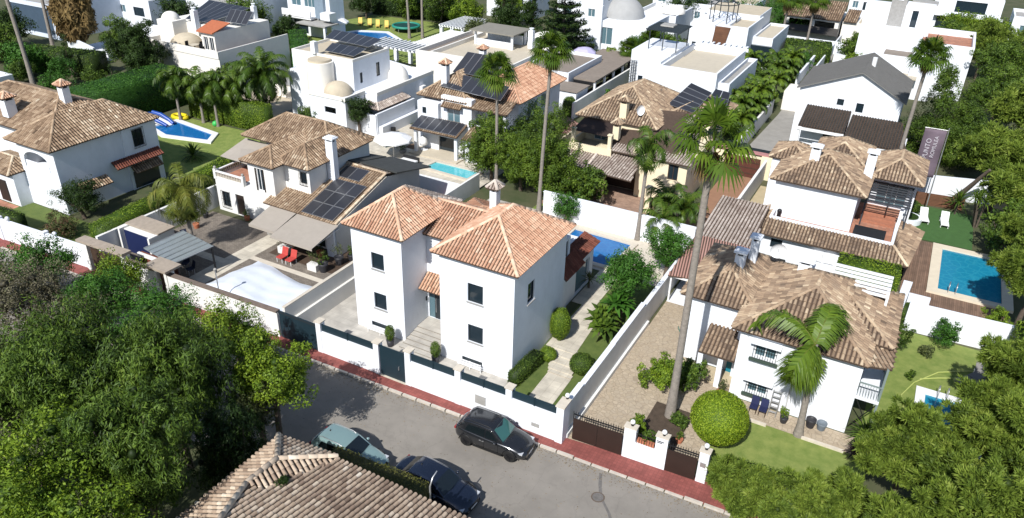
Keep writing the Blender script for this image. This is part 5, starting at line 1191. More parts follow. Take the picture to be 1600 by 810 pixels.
lounger('left one of two white sun loungers on the green lawn by the red terrace', 3.3, 73.0, R_(10)); lounger('right one of two white sun loungers on the green lawn by the pool', 4.9, 73.0, R_(5))
b = MB(); b.cyl(1.9, 73.0, 0, .5, 1.1, n=24, m=WHITE); b.cyl(1.9, 73.0, .5, .58, .8, n=24, m=F_DEEP); tag(b.build('round_planter'), 'round white planter wall under the banner pole', 'planter')
# banner
t = thing('banner_flag', 'tall purple grey advertising banner hanging from a pole beside the right villa', 'flag', (3.1, 75.5, 0))
b = MB(); b.tube([(3.1, 75.5, 0), (3.0, 75.5, 8.3)], [.06, .04], 8, ALU); b.tube([(2.95, 75.5, 8.1), (1.1, 75.4, 8.1)], .03, 6, ALU); b.build('pole', t)
FLAG = mat('purple_grey_fabric', (.14, .105, .13), .8, .1, 2); b = MB(); n = 12; vs = []
for i in range(n + 1):
    for j in range(3): vs.append((1.15 + j * .88, 75.42 + .10 * math.sin(i * .8 + j * 1.3), 8.05 - i * 4.4 / n))
b.add(vs, [(i * 3 + j, i * 3 + j + 1, (i + 1) * 3 + j + 1, (i + 1) * 3 + j) for i in range(n) for j in range(2)], FLAG, smooth=True); cl = b.build('banner_cloth', t)
sf = cl.modifiers.new('thickness', 'SOLIDIFY'); sf.thickness = .01
for k, (s, sz, x) in enumerate((('PUNTO', .56, 1.9), ('ROMULEA', .44, 2.4))):
    cu = bpy.data.curves.new('lettering', 'FONT'); cu.body = s; cu.size = sz; cu.align_x = 'CENTER'; cu.extrude = .003
    o = bpy.data.objects.new('lettering', cu); C.objects.link(o); cu.materials.append(matplain('pale_print', (.5, .46, .5), .8)); o.parent = t
    o.parent = None; bpy.context.view_layer.update(); me = bpy.data.meshes.new_from_object(o.evaluated_get(bpy.context.evaluated_depsgraph_get())); bpy.data.objects.remove(o); o = bpy.data.objects.new('lettering', me); C.objects.link(o); o.parent = t
    o.location = Vector((x, 75.29, 6.25 if k == 0 else 6.5)) - t.location; o.rotation_euler = Matrix(((0, -1, 0), (0, 0, -1), (1, 0, 0))).to_euler()
# ------------------------------------------------------------------ white house with solar panels and pool porch (centre back)
CFL = mat('cream_floor', (0.52, 0.46, 0.36), .8, .06, 2, stain=.2); SANDR = mat('sandy_roof_floor', (0.50, 0.43, 0.32), .9, .08, 1.5, stain=.3); GREYR = mat('grey_brown_roof_sheet', (0.24, 0.20, 0.165), .9, .1, 1.5, stain=.3)
rect('terrace', -55.5, -34.9, 55.1, 70, .016, LPAVE)
Fh = House('solar_villa', 'white villa with solar panels on orange brown roofs and a porch by the pool', (-41, 68, 0))
Fh.box(-46.2, -41.0, 66.0, 76, 0, 5.4, [('S', -42.9, -41.9, 3.6, 5.0, 'void')])
Fh.box(-46.2, -43.6, 64.6, 66, 0, 5.2, [('S', -45.6, -45.1, 3.9, 4.6)])
Fh.box(-43.6, -39.9, 65.2, 66.0, 0, 6.0, [('S', -42.9, -41.3, 3.2, 5.0, 'whiteg')])
Fh.box(-41.0, -36.0, 68.2, 78, 0, 5.7, [('E', 70.2, 71.0, 1.9, 4.6, 'blue'), ('E', 73.3, 75.5, 3.7, 5.3, 'blue'), ('E', 71.8, 72.6, 3.2, 5.0, 'blue'), ('S', -39.7, -37.4, 2.9, 4.9, 'dark')])
Fh.box(-40.9, -35.9, 65.3, 68.19, 0, 2.7)
for a in ((-40.9, -35.9, 65.3, 65.5), (-36.1, -35.9, 65.5, 68.1)): Fh.w.box(a[0], a[1], a[2], a[3], 2.7, 3.5, WHITE)
for x in (-40.8, -36.25): Fh.w.box(x, x + .35, 65.31, 65.6, 3.5, 5.35, WHITE)
r = MB()
hip_roof(r, -46.3, -40.9, 65.6, 76, 5.6, 2.1, T_MIX, ov=.4, pitch=.28, seg=3, ht=.5)
hip_roof(r, -41.5, -35.9, 68.0, 78.2, 5.85, 2.1, T_NEW, ov=.4, pitch=.28, seg=3, ht=.5)
tile_face(r, [(-41.2, 65.0, 5.3), (-35.6, 65.0, 5.3), (-36.0, 68.3, 6.1), (-41.2, 68.5, 6.2)], T_MIX, .28, 3)
r.build('roof', Fh.root)
chimney(Fh.root, -44.2, 67.0, 6.0, 8.6, .65, .65, WHITE, 'tile', T_NEW); chimney(Fh.root, -45.0, 76.0, 6.0, 8.2, .65, .65, WHITE, 'tile', T_NEW)
panel_row(Fh.root, [(-44.3, 66.2, 6.35), (-36.9, 66.0, 6.1), (-37.2, 68.4, 6.9), (-44.3, 68.9, 7.2)], 6, 1, lift=.3)
panel_row(Fh.root, [(-44.6, 69.1, 7.2), (-39.6, 69.1, 7.2), (-39.6, 72.2, 8.7), (-44.6, 72.2, 8.7)], 5, 1, lift=.3)
panel_row(Fh.root, [(-39.6, 69.6, 6.9), (-37.7, 69.6, 6.5), (-37.7, 72.4, 7.0), (-39.6, 72.4, 7.4)], 2, 2, lift=.3)
r = MB(); tile_face(r, [(-43.3, 64.6, 5.05), (-40.9, 64.6, 5.05), (-40.9, 65.18, 5.45), (-43.3, 65.18, 5.45)], T_MIX, .25, 3); r.build('window_canopy', Fh.root)
r = MB(); tile_face(r, [(-39.8, 63.0, 2.6), (-34.9, 63.0, 2.6), (-34.9, 65.28, 3.4), (-39.8, 65.28, 3.4)], T_MIX, .26, 3); r.build('lower_roof', Fh.root)
Fh.w.box(-39.7, -35.2, 63.6, 65.29, 0, 2.6, WHITE)
Fh.w.box(-45.7, -39.9, 64.9, 65.19, 0, 3.3, WHITE); Fh.w.box(-45.7, -45.5, 63.2, 64.9, 2.4, 3.0, WHITE)
b = MB()
for x in (-45.65, -40.65): b = MB(); b.box(x, x + .32, 63.0, 63.32, .0, 2.45, WHITE); b.build('porch_pillar', Fh.root)
b = MB(); b.box(-45.75, -40.2, 62.98, 63.3, 2.455, 2.75, WHITE); b.box(-46, -40.0, 62.4, 64.9, .02, .16, CFL); b.build('porch_beam', Fh.root)
r = MB(); tile_face(r, [(-45.9, 62.6, 2.78), (-40.1, 62.6, 2.78), (-40.1, 64.9, 3.55), (-45.9, 64.9, 3.55)], T_MIX, .26, 3); r.build('porch_roof', Fh.root)
panel_row(Fh.root, [(-45.8, 62.7, 2.85), (-40.2, 62.7, 2.85), (-40.2, 64.7, 3.52), (-45.8, 64.7, 3.52)], 6, 1, lift=.15)
b = MB(); b.box(-43.9, -41.4, 64.84, 64.89, .2, 1.9, GLASS); b.build('sliding_window', Fh.root)
b = MB(); b.box(-40.6, -39.95, 64.75, 65.19, 3.35, 4.0, WPAINT); b.build('air_conditioner', Fh.root)
Fh.done()
for i, (x, l) in enumerate(((-45.0, 'white hanging egg chair inside the solar porch, left side'), (-40.3, 'white hanging egg chair beside the right pillar of the solar porch'))):
    t = thing('egg_chair', l, 'hanging chair', (x, 63.9 if i == 0 else 64.0, .16)); b = MB(); b.tube([(x, 63.9, .16), (x - .35, 64.2, 1.4), (x, 64.0, 2.1), (x, 63.9, 1.9)], .03, 6, WPAINT); b.cyl(x, 63.9, .16, .2, .4, m=WPAINT); b.build('stand', t)
    b = MB(); b.lathe(x, 63.8, [(.05, .6), (.38, .75), (.45, 1.1), (.35, 1.5), (.1, 1.8)], 12, WPAINT); b.build('basket', t)
pool('light turquoise pool with steps in front of the solar porch', [(-42.2, 59.9), (-37.0, 59.6), (-36.9, 61.6), (-42.0, 61.7)], .03, POOLL, .4)
t = thing('parasol', 'big white parasol over the terrace between the tiled house and the solar porch', 'parasol', (-46.5, 60.5, 0)); b = MB(); b.lathe(-46.5, 60.5, [(.03, 2.75), (1.0, 2.55), (2.0, 2.15), (2.02, 2.0)], 8, WPAINT, smooth=False); b.build('canopy', t); b = MB(); b.cyl(-46.5, 60.5, 0, 2.7, .04, n=8, m=ALU); b.cyl(-46.5, 60.5, 0, .08, .35, m=GREYC); b.build('pole', t)
for i, (x, y, l) in enumerate(((-49.3, 62.2, 'left turquoise cushioned sun lounger on the terrace behind the tiled house'), (-48.3, 62.7, 'right turquoise cushioned sun lounger on the terrace behind the tiled house'))):
    lounger(l, x, y, R_(-25), 0, WPAINT, matplain('turquoise_cushion', (.08, .45, .55), .8))
b = MB(); b.box(-47.3, -45.6, 63.6, 64.9, .02, .07, mat('brown_rug', (.12, .08, .05), .9, .2, 5)); tag(b.build('rug'), 'brown outdoor mat between the loungers and the solar porch', 'rug')
t = thing('outdoor_sofa', 'dark outdoor sofa with white cushions under the edge of the white parasol', 'sofa', (-44, 59.6, 0)); b = MB(); b.box(-45.0, -43.1, 59.3, 60.1, .1, .4, BLACKM); b.box(-45.0, -43.1, 60.1, 60.3, .1, .8, BLACKM); b.build('base', t); b = MB(); b.box(-44.95, -43.15, 59.35, 60.08, .4, .55, WPAINT); b.build('cushion', t)
pot('round white stone pot with a small palm on the terrace corner', -45.9, 65.9, .55, .95, POTW, F_PALM, 31, pr=.9, ph=1.4, N=400)
pot('grey bowl with a low green plant left of the porch pillar', -46.6, 62.2, .4, .3, GREYC, F_GREEN, 32, pr=.45, ph=.5)

# ------------------------------------------------------------------ cream house with solar arrays
rect('terrace', -28.5, -16, 58.6, 66, .014, PPAVE); rect('lawn', -28.5, -14, 56.65, 58.6, .014, LAWN)
G = House('cream_house', 'cream house with brown tiled roofs, three tilted solar arrays and a dark brown awning', (-22, 70, 0), m=CREAMW)
G.box(-21.6, -16.8, 64.9, 73, 0, 4.1, [('S', -18.55, -17.6, 2.4, 3.9, 'wood')])
G.box(-28.8, -21.6, 68.6, 77, 0, 5.4, [('S', -27.6, -25.4, 3.4, 5.0, 'whiteg')])
G.box(-26.3, -21.5, 66.0, 68.6, 0, 3.7); G.box(-21.6, -17.3, 73, 79, 0, 5.3)
b = MB(); b.box(-28.6, -24.3, 65.2, 68.6, 3.1, 3.25, CFL); b.build('balcony_floor', G.root)
for a in ((-28.6, -24.3, 65.0, 65.2), (-28.8, -28.6, 65.0, 68.6)): G.w.box(a[0], a[1], a[2], a[3], 2.5, 4.0, CREAMW)
b = MB()
for x, y in ((-28.4, 65.3), (-24.6, 65.3)): b = MB(); b.box(x - .17, x + .17, y - .17, y + .17, 4.0, 5.3, CREAMW); b.box(x - .24, x + .24, y - .24, y + .24, 5.3, 5.4, CREAMW); b.build('balcony_pillar', G.root)
b = MB(); b.slab([(-28.7, 65.6, 5.05), (-24.6, 65.6, 5.05), (-25.0, 68.6, 5.5), (-28.7, 68.6, 5.5)], .06, mat('dark_brown_awning', (.035, .022, .018), .85, .1)); b.build('awning', G.root)
r = MB(); k = dict(pitch=.28, seg=3, ht=.7, lo=.1)
hip_roof(r, -29.2, -21.6, 68.8, 79.5, 5.6, 2.5, T_OLD, ov=.45, **k)
hip_roof(r, -21.8, -17.0, 73.5, 80.5, 5.5, 1.5, T_OLD, ov=.4, **k)
tile_face(r, [(-24.8, 65.4, 3.8), (-16.4, 64.4, 4.25), (-18.4, 73.6, 6.3), (-24.6, 71.6, 6.3)], T_GREYB, .28, 3, lo=.15)
r.build('roof', G.root)
r = MB(); tile_face(r, [(-28.9, 62.6, 2.65), (-21.0, 62.0, 2.65), (-21.5, 66.0, 3.6), (-28.4, 64.95, 3.3)], T_GREYB, .27, 3, lo=.15); ridge(r, (-25.7, 62.3, 2.7), (-25.7, 64.9, 3.4), T_GREYB); r.build('lower_roof', G.root)
b = MB()
for x, y in ((-23.9, 62.2), (-19.3, 62.3), (-27.8, 62.9)): b = MB(); b.box(x - .22, x + .22, y - .22, y + .22, 0, 2.5, CREAMW); b.box(x - .3, x + .3, y - .3, y + .3, 2.3, 2.42, CREAMW); b.box(x - .3, x + .3, y - .3, y + .3, 0, .3, CREAMW); b.build('porch_column', G.root)
b = MB(); b.box(-26.5, -21.6, 65.9, 65.98, .1, 2.3, DWOOD); b.build('porch_door', G.root)
chimney(G.root, -24.9, 69.2, 5.8, 7.4, .7, .7, CREAMW, 'tile', T_OLD); chimney(G.root, -24.5, 66.6, 4.6, 5.9, .6, .6, CREAMW, 'tile', T_OLD)
panel_row(G.root, [(-26.4, 72.8, 6.6), (-24.3, 74.2, 6.2), (-23.6, 76.4, 7.0), (-25.9, 75.6, 7.4)], 3, 1, lift=.2)
panel_row(G.root, [(-22.3, 75.0, 5.9), (-19.2, 73.6, 5.9), (-18.4, 76.8, 7.3), (-21.1, 78.4, 7.5)], 1, 5, lift=.35)
panel_row(G.root, [(-19.0, 76.6, 6.2), (-17.0, 77.4, 5.9), (-17.4, 80.0, 6.7), (-19.0, 79.8, 6.9)], 2, 2, lift=.3)
b = MB(); b.prism([(-22.2, 65.35), (-21.0, 65.25), (-21.0, 65.9), (-22.2, 66.0)], 3.9, 4.7, CREAMW)
b.build('dormer', G.root); G.done()
o = MB(); o.lathe(0, 0, [(.02, 0), (.25, .03), (.42, .12), (.5, .2)], 18, WPAINT); o.tube([(0, 0, 0), (0, 0, -.5)], .03, 6, ALU); o = o.build('satellite_dish'); o.location = (-23.4, 69.3, 6.9); o.rotation_euler = (R_(80), 0, R_(60)); tag(o, 'white satellite dish on the roof of the cream house beside its chimney', 'satellite dish')
for i, (x, y, l) in enumerate(((-26.6, 63.5, 'brown wooden sofa under the lower tiled roof of the cream house'),)):
    t = thing('garden_sofa', l, 'sofa', (x, y, 0)); b = MB(); b.box(x - .9, x + .9, y - .4, y + .4, .15, .45, mat('brown_wood', (.2, .11, .06), .8, .2, 4)); b.box(x - .9, x + .9, y + .4, y + .5, .15, .9, mat('brown_wood', (.2, .11, .06), .8)); b.build('base', t); b = MB(); b.box(x - .85, x + .85, y - .38, y + .38, .45, .58, CFL); b.build('cushion', t)

# ------------------------------------------------------------------ house with domes (back left)
E_ = House('domed_house', 'tall white house with round tower, small domes and black solar panels on its flat roof', (-60, 68, 0))
E_.box(-64.9, -56.0, 66.3, 73, 0, 7.3, [('E', 67.4, 67.9, 4.7, 5.9), ('E', 70.4, 71.1, 4.8, 6.4)]); 
for a in ((-64.9, -56.0, 66.3, 66.5), (-64.9, -56.0, 72.8, 73), (-64.9, -64.7, 66.5, 72.8), (-56.2, -56.0, 66.5, 72.8)): E_.w.box(a[0], a[1], a[2], a[3], 7.3, 7.6, WARMW)
E_.box(-59.7, -54.6, 62.9, 66.2, 0, 4.0, [('S', -57.6, -56.0, 2.3, 3.0, 'void')]); E_.box(-56.1, -52.9, 66.3, 77.5, 0, 4.0, [('E', 71.0, 71.8, 1.6, 2.6)]); E_.box(-64, -59.7, 64.5, 66.2, 0, 5.8)
for a in ((-59.7, -54.5, 62.8, 63.0), (-54.7, -54.5, 63, 66.3), (-53.1, -52.85, 66.3, 77.5), (-56, -53, 77.3, 77.5)): E_.w.box(a[0], a[1], a[2], a[3], 4.0, 4.4, WARMW)
E_.w.cyl(-60.0, 65.4, 0, 7.1, 1.55, n=24, m=WARMW); E_.w.box(-61.7, -61.1, 66.0, 66.6, 7.6, 8.9, WHITE)
b = MB(); b.dome(-57.2, 64.9, 4.02, 1.6, 1.35, SANDR); b.build('dome', E_.root); b = MB(); b.dome(-55.0, 73.2, 4.02, 1.25, 1.7, WARMW); b.build('dome', E_.root)
b = MB(); b.cyl(-60.0, 65.4, 7.1, 7.35, 1.3, n=20, m=SANDR); b.box(-64.6, -56.3, 66.6, 72.7, 7.31, 7.34, SANDR); b.build('flat_roof', E_.root)
panel_row(E_.root, [(-63.0, 70.0, 8.3), (-56.6, 70.0, 8.1), (-56.6, 72.6, 8.5), (-63.8, 72.6, 8.7)], 6, 1, lift=.1); panel_row(E_.root, [(-61.0, 67.5, 7.6), (-56.6, 67.3, 7.6), (-56.6, 69.6, 8.0), (-61.6, 69.6, 8.0)], 4, 1, lift=.1)
r = MB(); hip_roof(r, -54.4, -52.4, 65.8, 71.5, 2.7, .9, T_GREYB, ov=.2, pitch=.28, seg=3); r.build('lean_to_roof', E_.root)
b = MB(); b.box(-52.84, -52.4, 74.4, 75.2, 2.6, 3.2, WPAINT); b.build('air_conditioner', E_.root); E_.done()
t = thing('garden_wall', 'tall white wall and patio below the round flowering tree by the domed house', 'wall', (-52, 69, 0)); b = MB(); b.box(-54.6, -51.9, 64.6, 64.8, 0, 2.4, WHITE); b.box(-52.1, -51.85, 64.8, 72, 0, 2.5, WHITE); b.box(-51.8, -51.3, 65, 73, 0, 1.1, WHITE); b.build('wall', t)
b = MB(); b.cyl(-51.0, 66.5, .0, .7, .28, n=12, m=BLACKM); tag(b.build('barrel'), 'small black barrel against the white wall of the domed house', 'barrel')

# ------------------------------------------------------------------ white house with roof terrace (top left)
D = House('terraced_house', 'white house with parapet terraces, a bare dome, two solar arrays and an orange roof slope', (-85, 72, 0), m=WARMW)
D.box(-91.5, -78.2, 67.2, 79.5, 0, 4.2); D.box(-96, -91.4, 70, 78, 0, 4.1)
for a in ((-91.5, -78.2, 67.1, 67.3), (-78.4, -78.2, 67.3, 79.5), (-91.5, -91.3, 67.3, 79)): D.w.box(a[0], a[1], a[2], a[3], 4.2, 5.1, WARMW)
D.box(-83.4, -81.0, 69.4, 79, 4.2, 6.7, [('S', -83.1, -82.3, 4.3, 6.0, 'white'), ('S', -82.1, -81.3, 4.3, 6.0, 'white')]); D.box(-92, -83.4, 71.5, 79, 4.2, 6.8); D.box(-91.4, -88.4, 69.3, 71.5, 4.2, 7.2)
b = MB(); b.dome(-90.0, 70.4, 7.2, 1.15, 1.0, WARMW); b.build('dome', D.root); b = MB(); b.dome(-87.2, 70.0, 4.21, 2.1, 1.6, SANDR); b.build('dome', D.root)
r = MB(); b = MB(); b.slab([(-83.8, 69.0, 6.7), (-80.9, 69.0, 6.7), (-80.9, 72.2, 7.5), (-84.2, 72.2, 7.5)], .12, mat('orange_roof_tiles', (.42, .13, .06), .85, .12, 4)); b.build('roof', D.root)
b = MB(); b.box(-91.2, -78.5, 67.4, 79.4, 4.205, 4.23, GREYR); b.build('flat_roof', D.root)
panel_row(D.root, [(-88.8, 71.8, 7.0), (-84.6, 71.8, 7.0), (-82.6, 77.6, 8.2), (-90.4, 77.6, 8.4)], 6, 1, lift=.15); panel_row(D.root, [(-83.2, 73.5, 7.0), (-79.6, 73.8, 7.0), (-80.0, 75.6, 8.3), (-83.8, 75.3, 8.3)], 4, 1, lift=.2)
chimney(D.root, -86.0, 71.0, 6.0, 8.7, .7, .7, WHITE, 'pot'); chimney(D.root, -83.0, 78.5, 6.6, 8.4, .6, .6, WHITE, 'pot'); D.done()
t = thing('terrace_table_set', 'round beige table with black chairs on the roof terrace at the top left', 'garden table', (-84.0, 68.6, 4.23)); b = MB(); b.cyl(-84.0, 68.6, 4.23, 4.95, .06, m=BLACKM); b.cyl(-84.0, 68.6, 4.95, 5.0, .6, m=CFL); b.build('table', t)
for x, y in ((-85.1, 68.5), (-83.4, 69.4), (-82.4, 68.4)): b = MB(); b.box(x - .25, x + .25, y - .25, y + .25, 4.6, 4.7, BLACKM); b.box(x - .25, x - .2, y - .25, y + .25, 4.7, 5.3, BLACKM); b.box(x - .22, x + .22, y - .2, y + .2, 4.24, 4.6, BLACKM); b.build('chair', t)
t = thing('carport', 'white roofed terrace strip beside the domed house, partly behind the palms', 'terrace roof', (-67, 66, 0)); b = MB(); b.box(-74.0, -65.2, 62.5, 68.5, 0, .5, WARMW); b.box(-70.5, -65.3, 68.5, 72, 0, 2.2, WARMW); b.build('wall', t); b = MB(); b.box(-74.2, -65.1, 62.4, 68.6, .5, .56, SANDR); b.box(-70.6, -65.2, 68.4, 72.1, 2.2, 2.3, GREYC); b.build('flat_roof', t)

# ------------------------------------------------------------------ flat roofed white houses in the middle distance
O = House('rooftop_terrace_house', 'white flat roofed house with a grey roofed rooftop shelter and a cream dome', (-52, 92, 0), m=WARMW)
O.flat(-59.0, -46.4, 85.6, 100.5, 3.6, .6, .25, CFL); O.flat(-61.5, -59.1, 86, 101, 3.4, .6, .25, GREYR)
b = MB()
for x, y in ((-57.3, 94.8), (-51.3, 94.6), (-57.3, 98.5), (-51.3, 98.5)): b = MB(); b.box(x - .15, x + .15, y - .15, y + .15, 3.63, 5.6, WHITE); b.build('shelter_post', O.root)
b = MB(); b.box(-57.1, -51.5, 97.9, 98.1, 3.63, 4.9, WHITE); b.build('shelter_wall', O.root); b = MB(); b.box(-57.1, -51.5, 94.7, 94.85, 3.63, 4.5, WHITE); b.build('shelter_wall', O.root); b = MB(); b.box(-57.9, -50.8, 94.0, 99.4, 5.6, 5.75, mat('grey_felt_roof', (.23, .215, .18), .9, .1, 2)); b.build('shelter_roof', O.root)
b = MB(); b.dome(-48.6, 99.5, 3.7, 2.6, 1.9, WARMW); b.build('dome', O.root); chimney(O.root, -48.9, 95.7, 4, 6.4, .7, .7, WHITE, 'pot'); O.done()
Pp = House('carport_house', 'white flat roofed outbuilding with brown grey roofs and an open garage behind a long wall', (-40, 92, 0))
Pp.flat(-46.2, -39.6, 88.2, 99, 3.2, .45, .22, GREYR); Pp.box(-42.3, -36.8, 84.6, 88.1, 0, 2.5)
b = MB(); b.box(-39.3, -36.3, 89.2, 99.0, 2.75, 2.95, GREYR); b.box(-42.6, -39.35, 89, 105, 2.95, 3.1, GREYR) if False else b.box(-42.2, -36.4, 99.0, 105.5, 2.75, 2.94, GREYR); b.box(-42.5, -36.6, 84.4, 88.3, 2.52, 2.6, GREYR); b.build('flat_roof', Pp.root)
b = MB()
for y in (89.4, 92.5, 95.6, 98.8): b.box(-36.6, -36.35, y, y + .25, 0, 2.74, WHITE)
b.box(-39.2, -36.6, 88.9, 89.1, 2.4, 2.74, BLACKM); b.build('post', Pp.root); b = MB(); b.box(-39.4, -36.7, 89.2, 98.9, .02, .06, mat('dark_floor', (.03, .03, .03), .9)); b.build('floor', Pp.root); Pp.done()
t = thing('garden_wall', 'long white wall with a grey side running past the open garage towards the cube house', 'wall', (-36, 95, 0)); b = MB(); b.box(-36.2, -35.95, 82.2, 106, 0, 2.0, WHITE2); b.build('wall', t)
sheet('driveway', [(-38.5, 77), (-30, 77), (-36.3, 82.5), (-42, 84)], .012, mat('pinkish_paving', (.36, .2, .17), .9, .1, 2)); 
t = thing('garden_wall', 'low white wall with pink paving between the solar villa and the cream house', 'wall', (-36, 80, 0)); b = MB(); b.box(-37.8, -36.5, 78.6, 78.9, 0, 1.6, WHITE); b.box(-33.0, -32.8, 70, 81, 0, 1.2, CREAMW); b.build('wall', t)
L_ = House('cube_house', 'white cube house with a dark steel roof pergola and a grey mesh corner screen', (-27, 97, 0))
L_.box(-33.4, -28.3, 93.4, 101, 0, 6.5, [('W', 94.8, 95.9, .5, 5.0, 'void')]); L_.flat(-28.3, -21.3, 89.6, 103, 5.3, .8, .25, CFL, [('S', -27.4, -26.8, 1.0, 2.4)]); L_.box(-31.2, -28.31, 89.8, 93.4, 0, 6.4, [('S', -31.0, -30.4, 3.1, 4.4)]); L_.flat(-21.25, -19.9, 90.5, 104.5, 4.4, .5, .2, GREYC); 
b = MB()
for x in [-33.2 + .28 * i for i in range(8)]: b.box(x, x + .06, 93.2, 93.26, 1.0, 5.2, ANTH)
for z in [1.0 + .35 * i for i in range(13)]: b.box(-33.3, -31.3, 93.1, 93.16, z, z + .05, ANTH)
b.build('corner_screen', L_.root)
b = MB()
for x, y in ((-31.8, 95), (-28.2, 95), (-31.8, 99.5), (-28.2, 99.5), (-30, 95)): b.box(x - .05, x + .05, y - .05, y + .05, 6.5, 8.9, ANTH)
for k in range(9): b.box(-32.3, -27.8, 94.7 + .6 * k, 94.82 + .6 * k, 8.9, 9.02, ANTH)
b.box(-32.2, -31.9, 94.7, 99.9, 8.75, 8.9, ANTH); b.box(-28.2, -28, 94.7, 99.9, 8.75, 8.9, ANTH); b.box(-31.2, -29.5, 97, 98.6, 9.03, 9.2, GREYC); b.build('pergola', L_.root)
b = MB()
for k in range(9): b.box(-27.6 + .75 * k, -27.3 + .75 * k, 103.1, 104.6, 6.1, 6.3, WHITE)
b.box(-28, -21, 103.01, 103.1, 5.9, 6.3, WHITE); b.build('roof_beams', L_.root); L_.done()
M_ = House('wood_panel_house', 'white modern house with a slanted brown wood panel and a dark metal roof gazebo', (-27, 118, 0))
M_.box(-32.3, -28.6, 114.4, 122, 0, 6.4, [('S', -31.7, -31.1, 2.6, 3.7), ('S', -29.8, -28.7, 2.7, 3.4)]); M_.box(-28.6, -26.9, 115.0, 122, 0, 6.3); M_.flat(-26.9, -23.8, 114.4, 124, 6.2, .4, .2, SANDR); M_.flat(-23.8, -20.9, 118.5, 130, 4.3, .4, .2, CFL); M_.box(-32, -24, 122, 130, 0, 7.0)
b = MB(); b.add([(-29.0, 114.3, 1.2), (-27.3, 114.3, 1.2), (-26.3, 114.3, 6.35), (-28.5, 114.3, 6.35)], [(0, 1, 2, 3)], WOOD); b.build('wood_panel', M_.root)
b = MB(); b.box(-24.5, -20.9, 117.9, 118.45, 1.0, 3.6, GLASS); b.build('garage_window', M_.root)
b = MB()
for a in range(6): th = a * math.pi / 3; x, y = -28.6 + 2.0 * math.cos(th), 118.3 + 2.0 * math.sin(th); b.box(x - .06, x + .06, y - .06, y + .06, 6.4, 8.9, ANTH); b.beam((x, y, 8.9), (-28.6, 118.3, 10.0), .1, .1, ANTH)
for rr, z in ((2.1, 8.95), (1.4, 9.3), (.7, 9.7)): b.tube([(-28.6 + rr * math.cos(i * math.pi / 6), 118.3 + rr * math.sin(i * math.pi / 6), z) for i in range(13)], .07, 5, ANTH)
b.build('roof_gazebo', M_.root)
b = MB(); b.box(-32.1, -24.1, 122.2, 129.8, 7.005, 7.03, SANDR); b.build('flat_roof', M_.root); M_.done()
N_ = House('grey_dome_house', 'white villa with a large smooth grey dome and a tall tower, top centre', (-44, 118, 0))
N_.box(-51.4, -38.6, 114.2, 124, 0, 5.0, [('S', -46.3, -44.3, 1.4, 4.0, 'whiteg'), ('S', -48.6, -47.2, 1.6, 4.6, 'whiteg')]); N_.box(-50.6, -46.0, 113.6, 114.19, 0, 7.2, [('S', -48.4, -47.2, 5.4, 6.6, 'whiteg')]); N_.box(-50.4, -46.3, 114.3, 122, 5.0, 9.5, [('E', 116.5, 117.2, 7.5, 8.5)]); N_.flat(-44.5, -37.5, 124.1, 134, 4.4, .6, .25, WARMW)
b = MB(); b.dome(-44.6, 119.2, 5.0, 3.3, 3.0, mat('smooth_grey_dome', (.36, .36, .355), .8, .06, 1, stain=.2), n=32, k=12); b.build('dome', N_.root); b = MB(); b.dome(-38.9, 126.8, 5.0, 2.0, 1.2, WARMW); b.build('dome', N_.root); N_.done()

# ------------------------------------------------------------------ gable house and white blocks (right back)
J = House('gable_house', 'white house with a dark grey gabled roof and two dark tiled lean-to roofs', (-6, 92, 0))
J.box(-11.8, -1.4, 88.7, 97.2, 0, 6.5, [('S', -7.75, -7.05, 5.05, 5.75), ('S', -5.75, -5.0, 4.6, 5.6)])
J.w.add([(-11.8, 88.7, 6.5), (-1.4, 88.7, 6.5), (-5.9, 88.7, 8.85)], [(0, 1, 2)], WHITE)
SEAM = matgrid('grey_sheet_roof', (.17, .165, .16), (.10, .10, .10), 20, .35, .02, .55, .08, axis='xy'); r = MB()
SEAM = mat('grey_standing_seam', (.20, .195, .185), .55, .12, .8, stain=.25); SEAMD = mat('grey_seam_rib', (.13, .128, .125), .5)
r.slab([(-12.1, 88.3, 6.42), (-5.85, 88.3, 9.0), (-5.85, 98.2, 9.0), (-12.1, 98.2, 6.42)], .14, SEAM); r.slab([(-5.85, 88.3, 9.0), (-1.0, 88.3, 6.4), (-1.0, 98.2, 6.4), (-5.85, 98.2, 9.0)], .14, SEAM)
for i in range(30): u = i / 29; r.beam((-12.1 + u * 0, 88.3 + 9.9 * u, 6.45), (-5.85, 88.3 + 9.9 * u, 9.03), .05, .05, SEAMD); r.beam((-5.85, 88.3 + 9.9 * u, 9.03), (-1.0, 88.3 + 9.9 * u, 6.43), .05, .05, SEAMD)
r.build('roof', J.root)
r = MB(); tile_face(r, [(-10.7, 84.6, 3.4), (-6.05, 84.6, 3.4), (-6.05, 88.65, 4.6), (-10.7, 88.65, 4.6)], T_DARK, .28, 3, L=.35); tile_face(r, [(-5.9, 83.6, 2.9), (.2, 83.6, 2.9), (-.9, 88.65, 4.3), (-5.9, 88.65, 4.3)], T_DARK, .28, 3, L=.35); r.build('lean_to_roof', J.root)
J.box(-10.5, -6.1, 86.5, 88.69, 0, 3.6, [('S', -8.2, -7.0, 1.6, 3.1), ]); J.box(-5.8, 0.0, 84.2, 88.69, 0, 2.7); b = MB(); b.box(-10.75, -6.0, 84.5, 84.58, 2.95, 3.25, WPAINT); b.box(-5.95, .3, 83.5, 83.58, 2.45, 2.75, WPAINT); b.box(-10.7, -10.4, 84.6, 84.9, 0, 2.94, WPAINT); b.build('fascia', J.root)
b = MB(); b.cyl(-5.3, 93.2, 8.5, 9.6, .25, n=10, m=WPAINT); b.build('flue', J.root); J.done()
K = House('white_block_house', 'large white cubic house with a brown roof terrace and a grey stone stair tower', (-2, 124, 0))
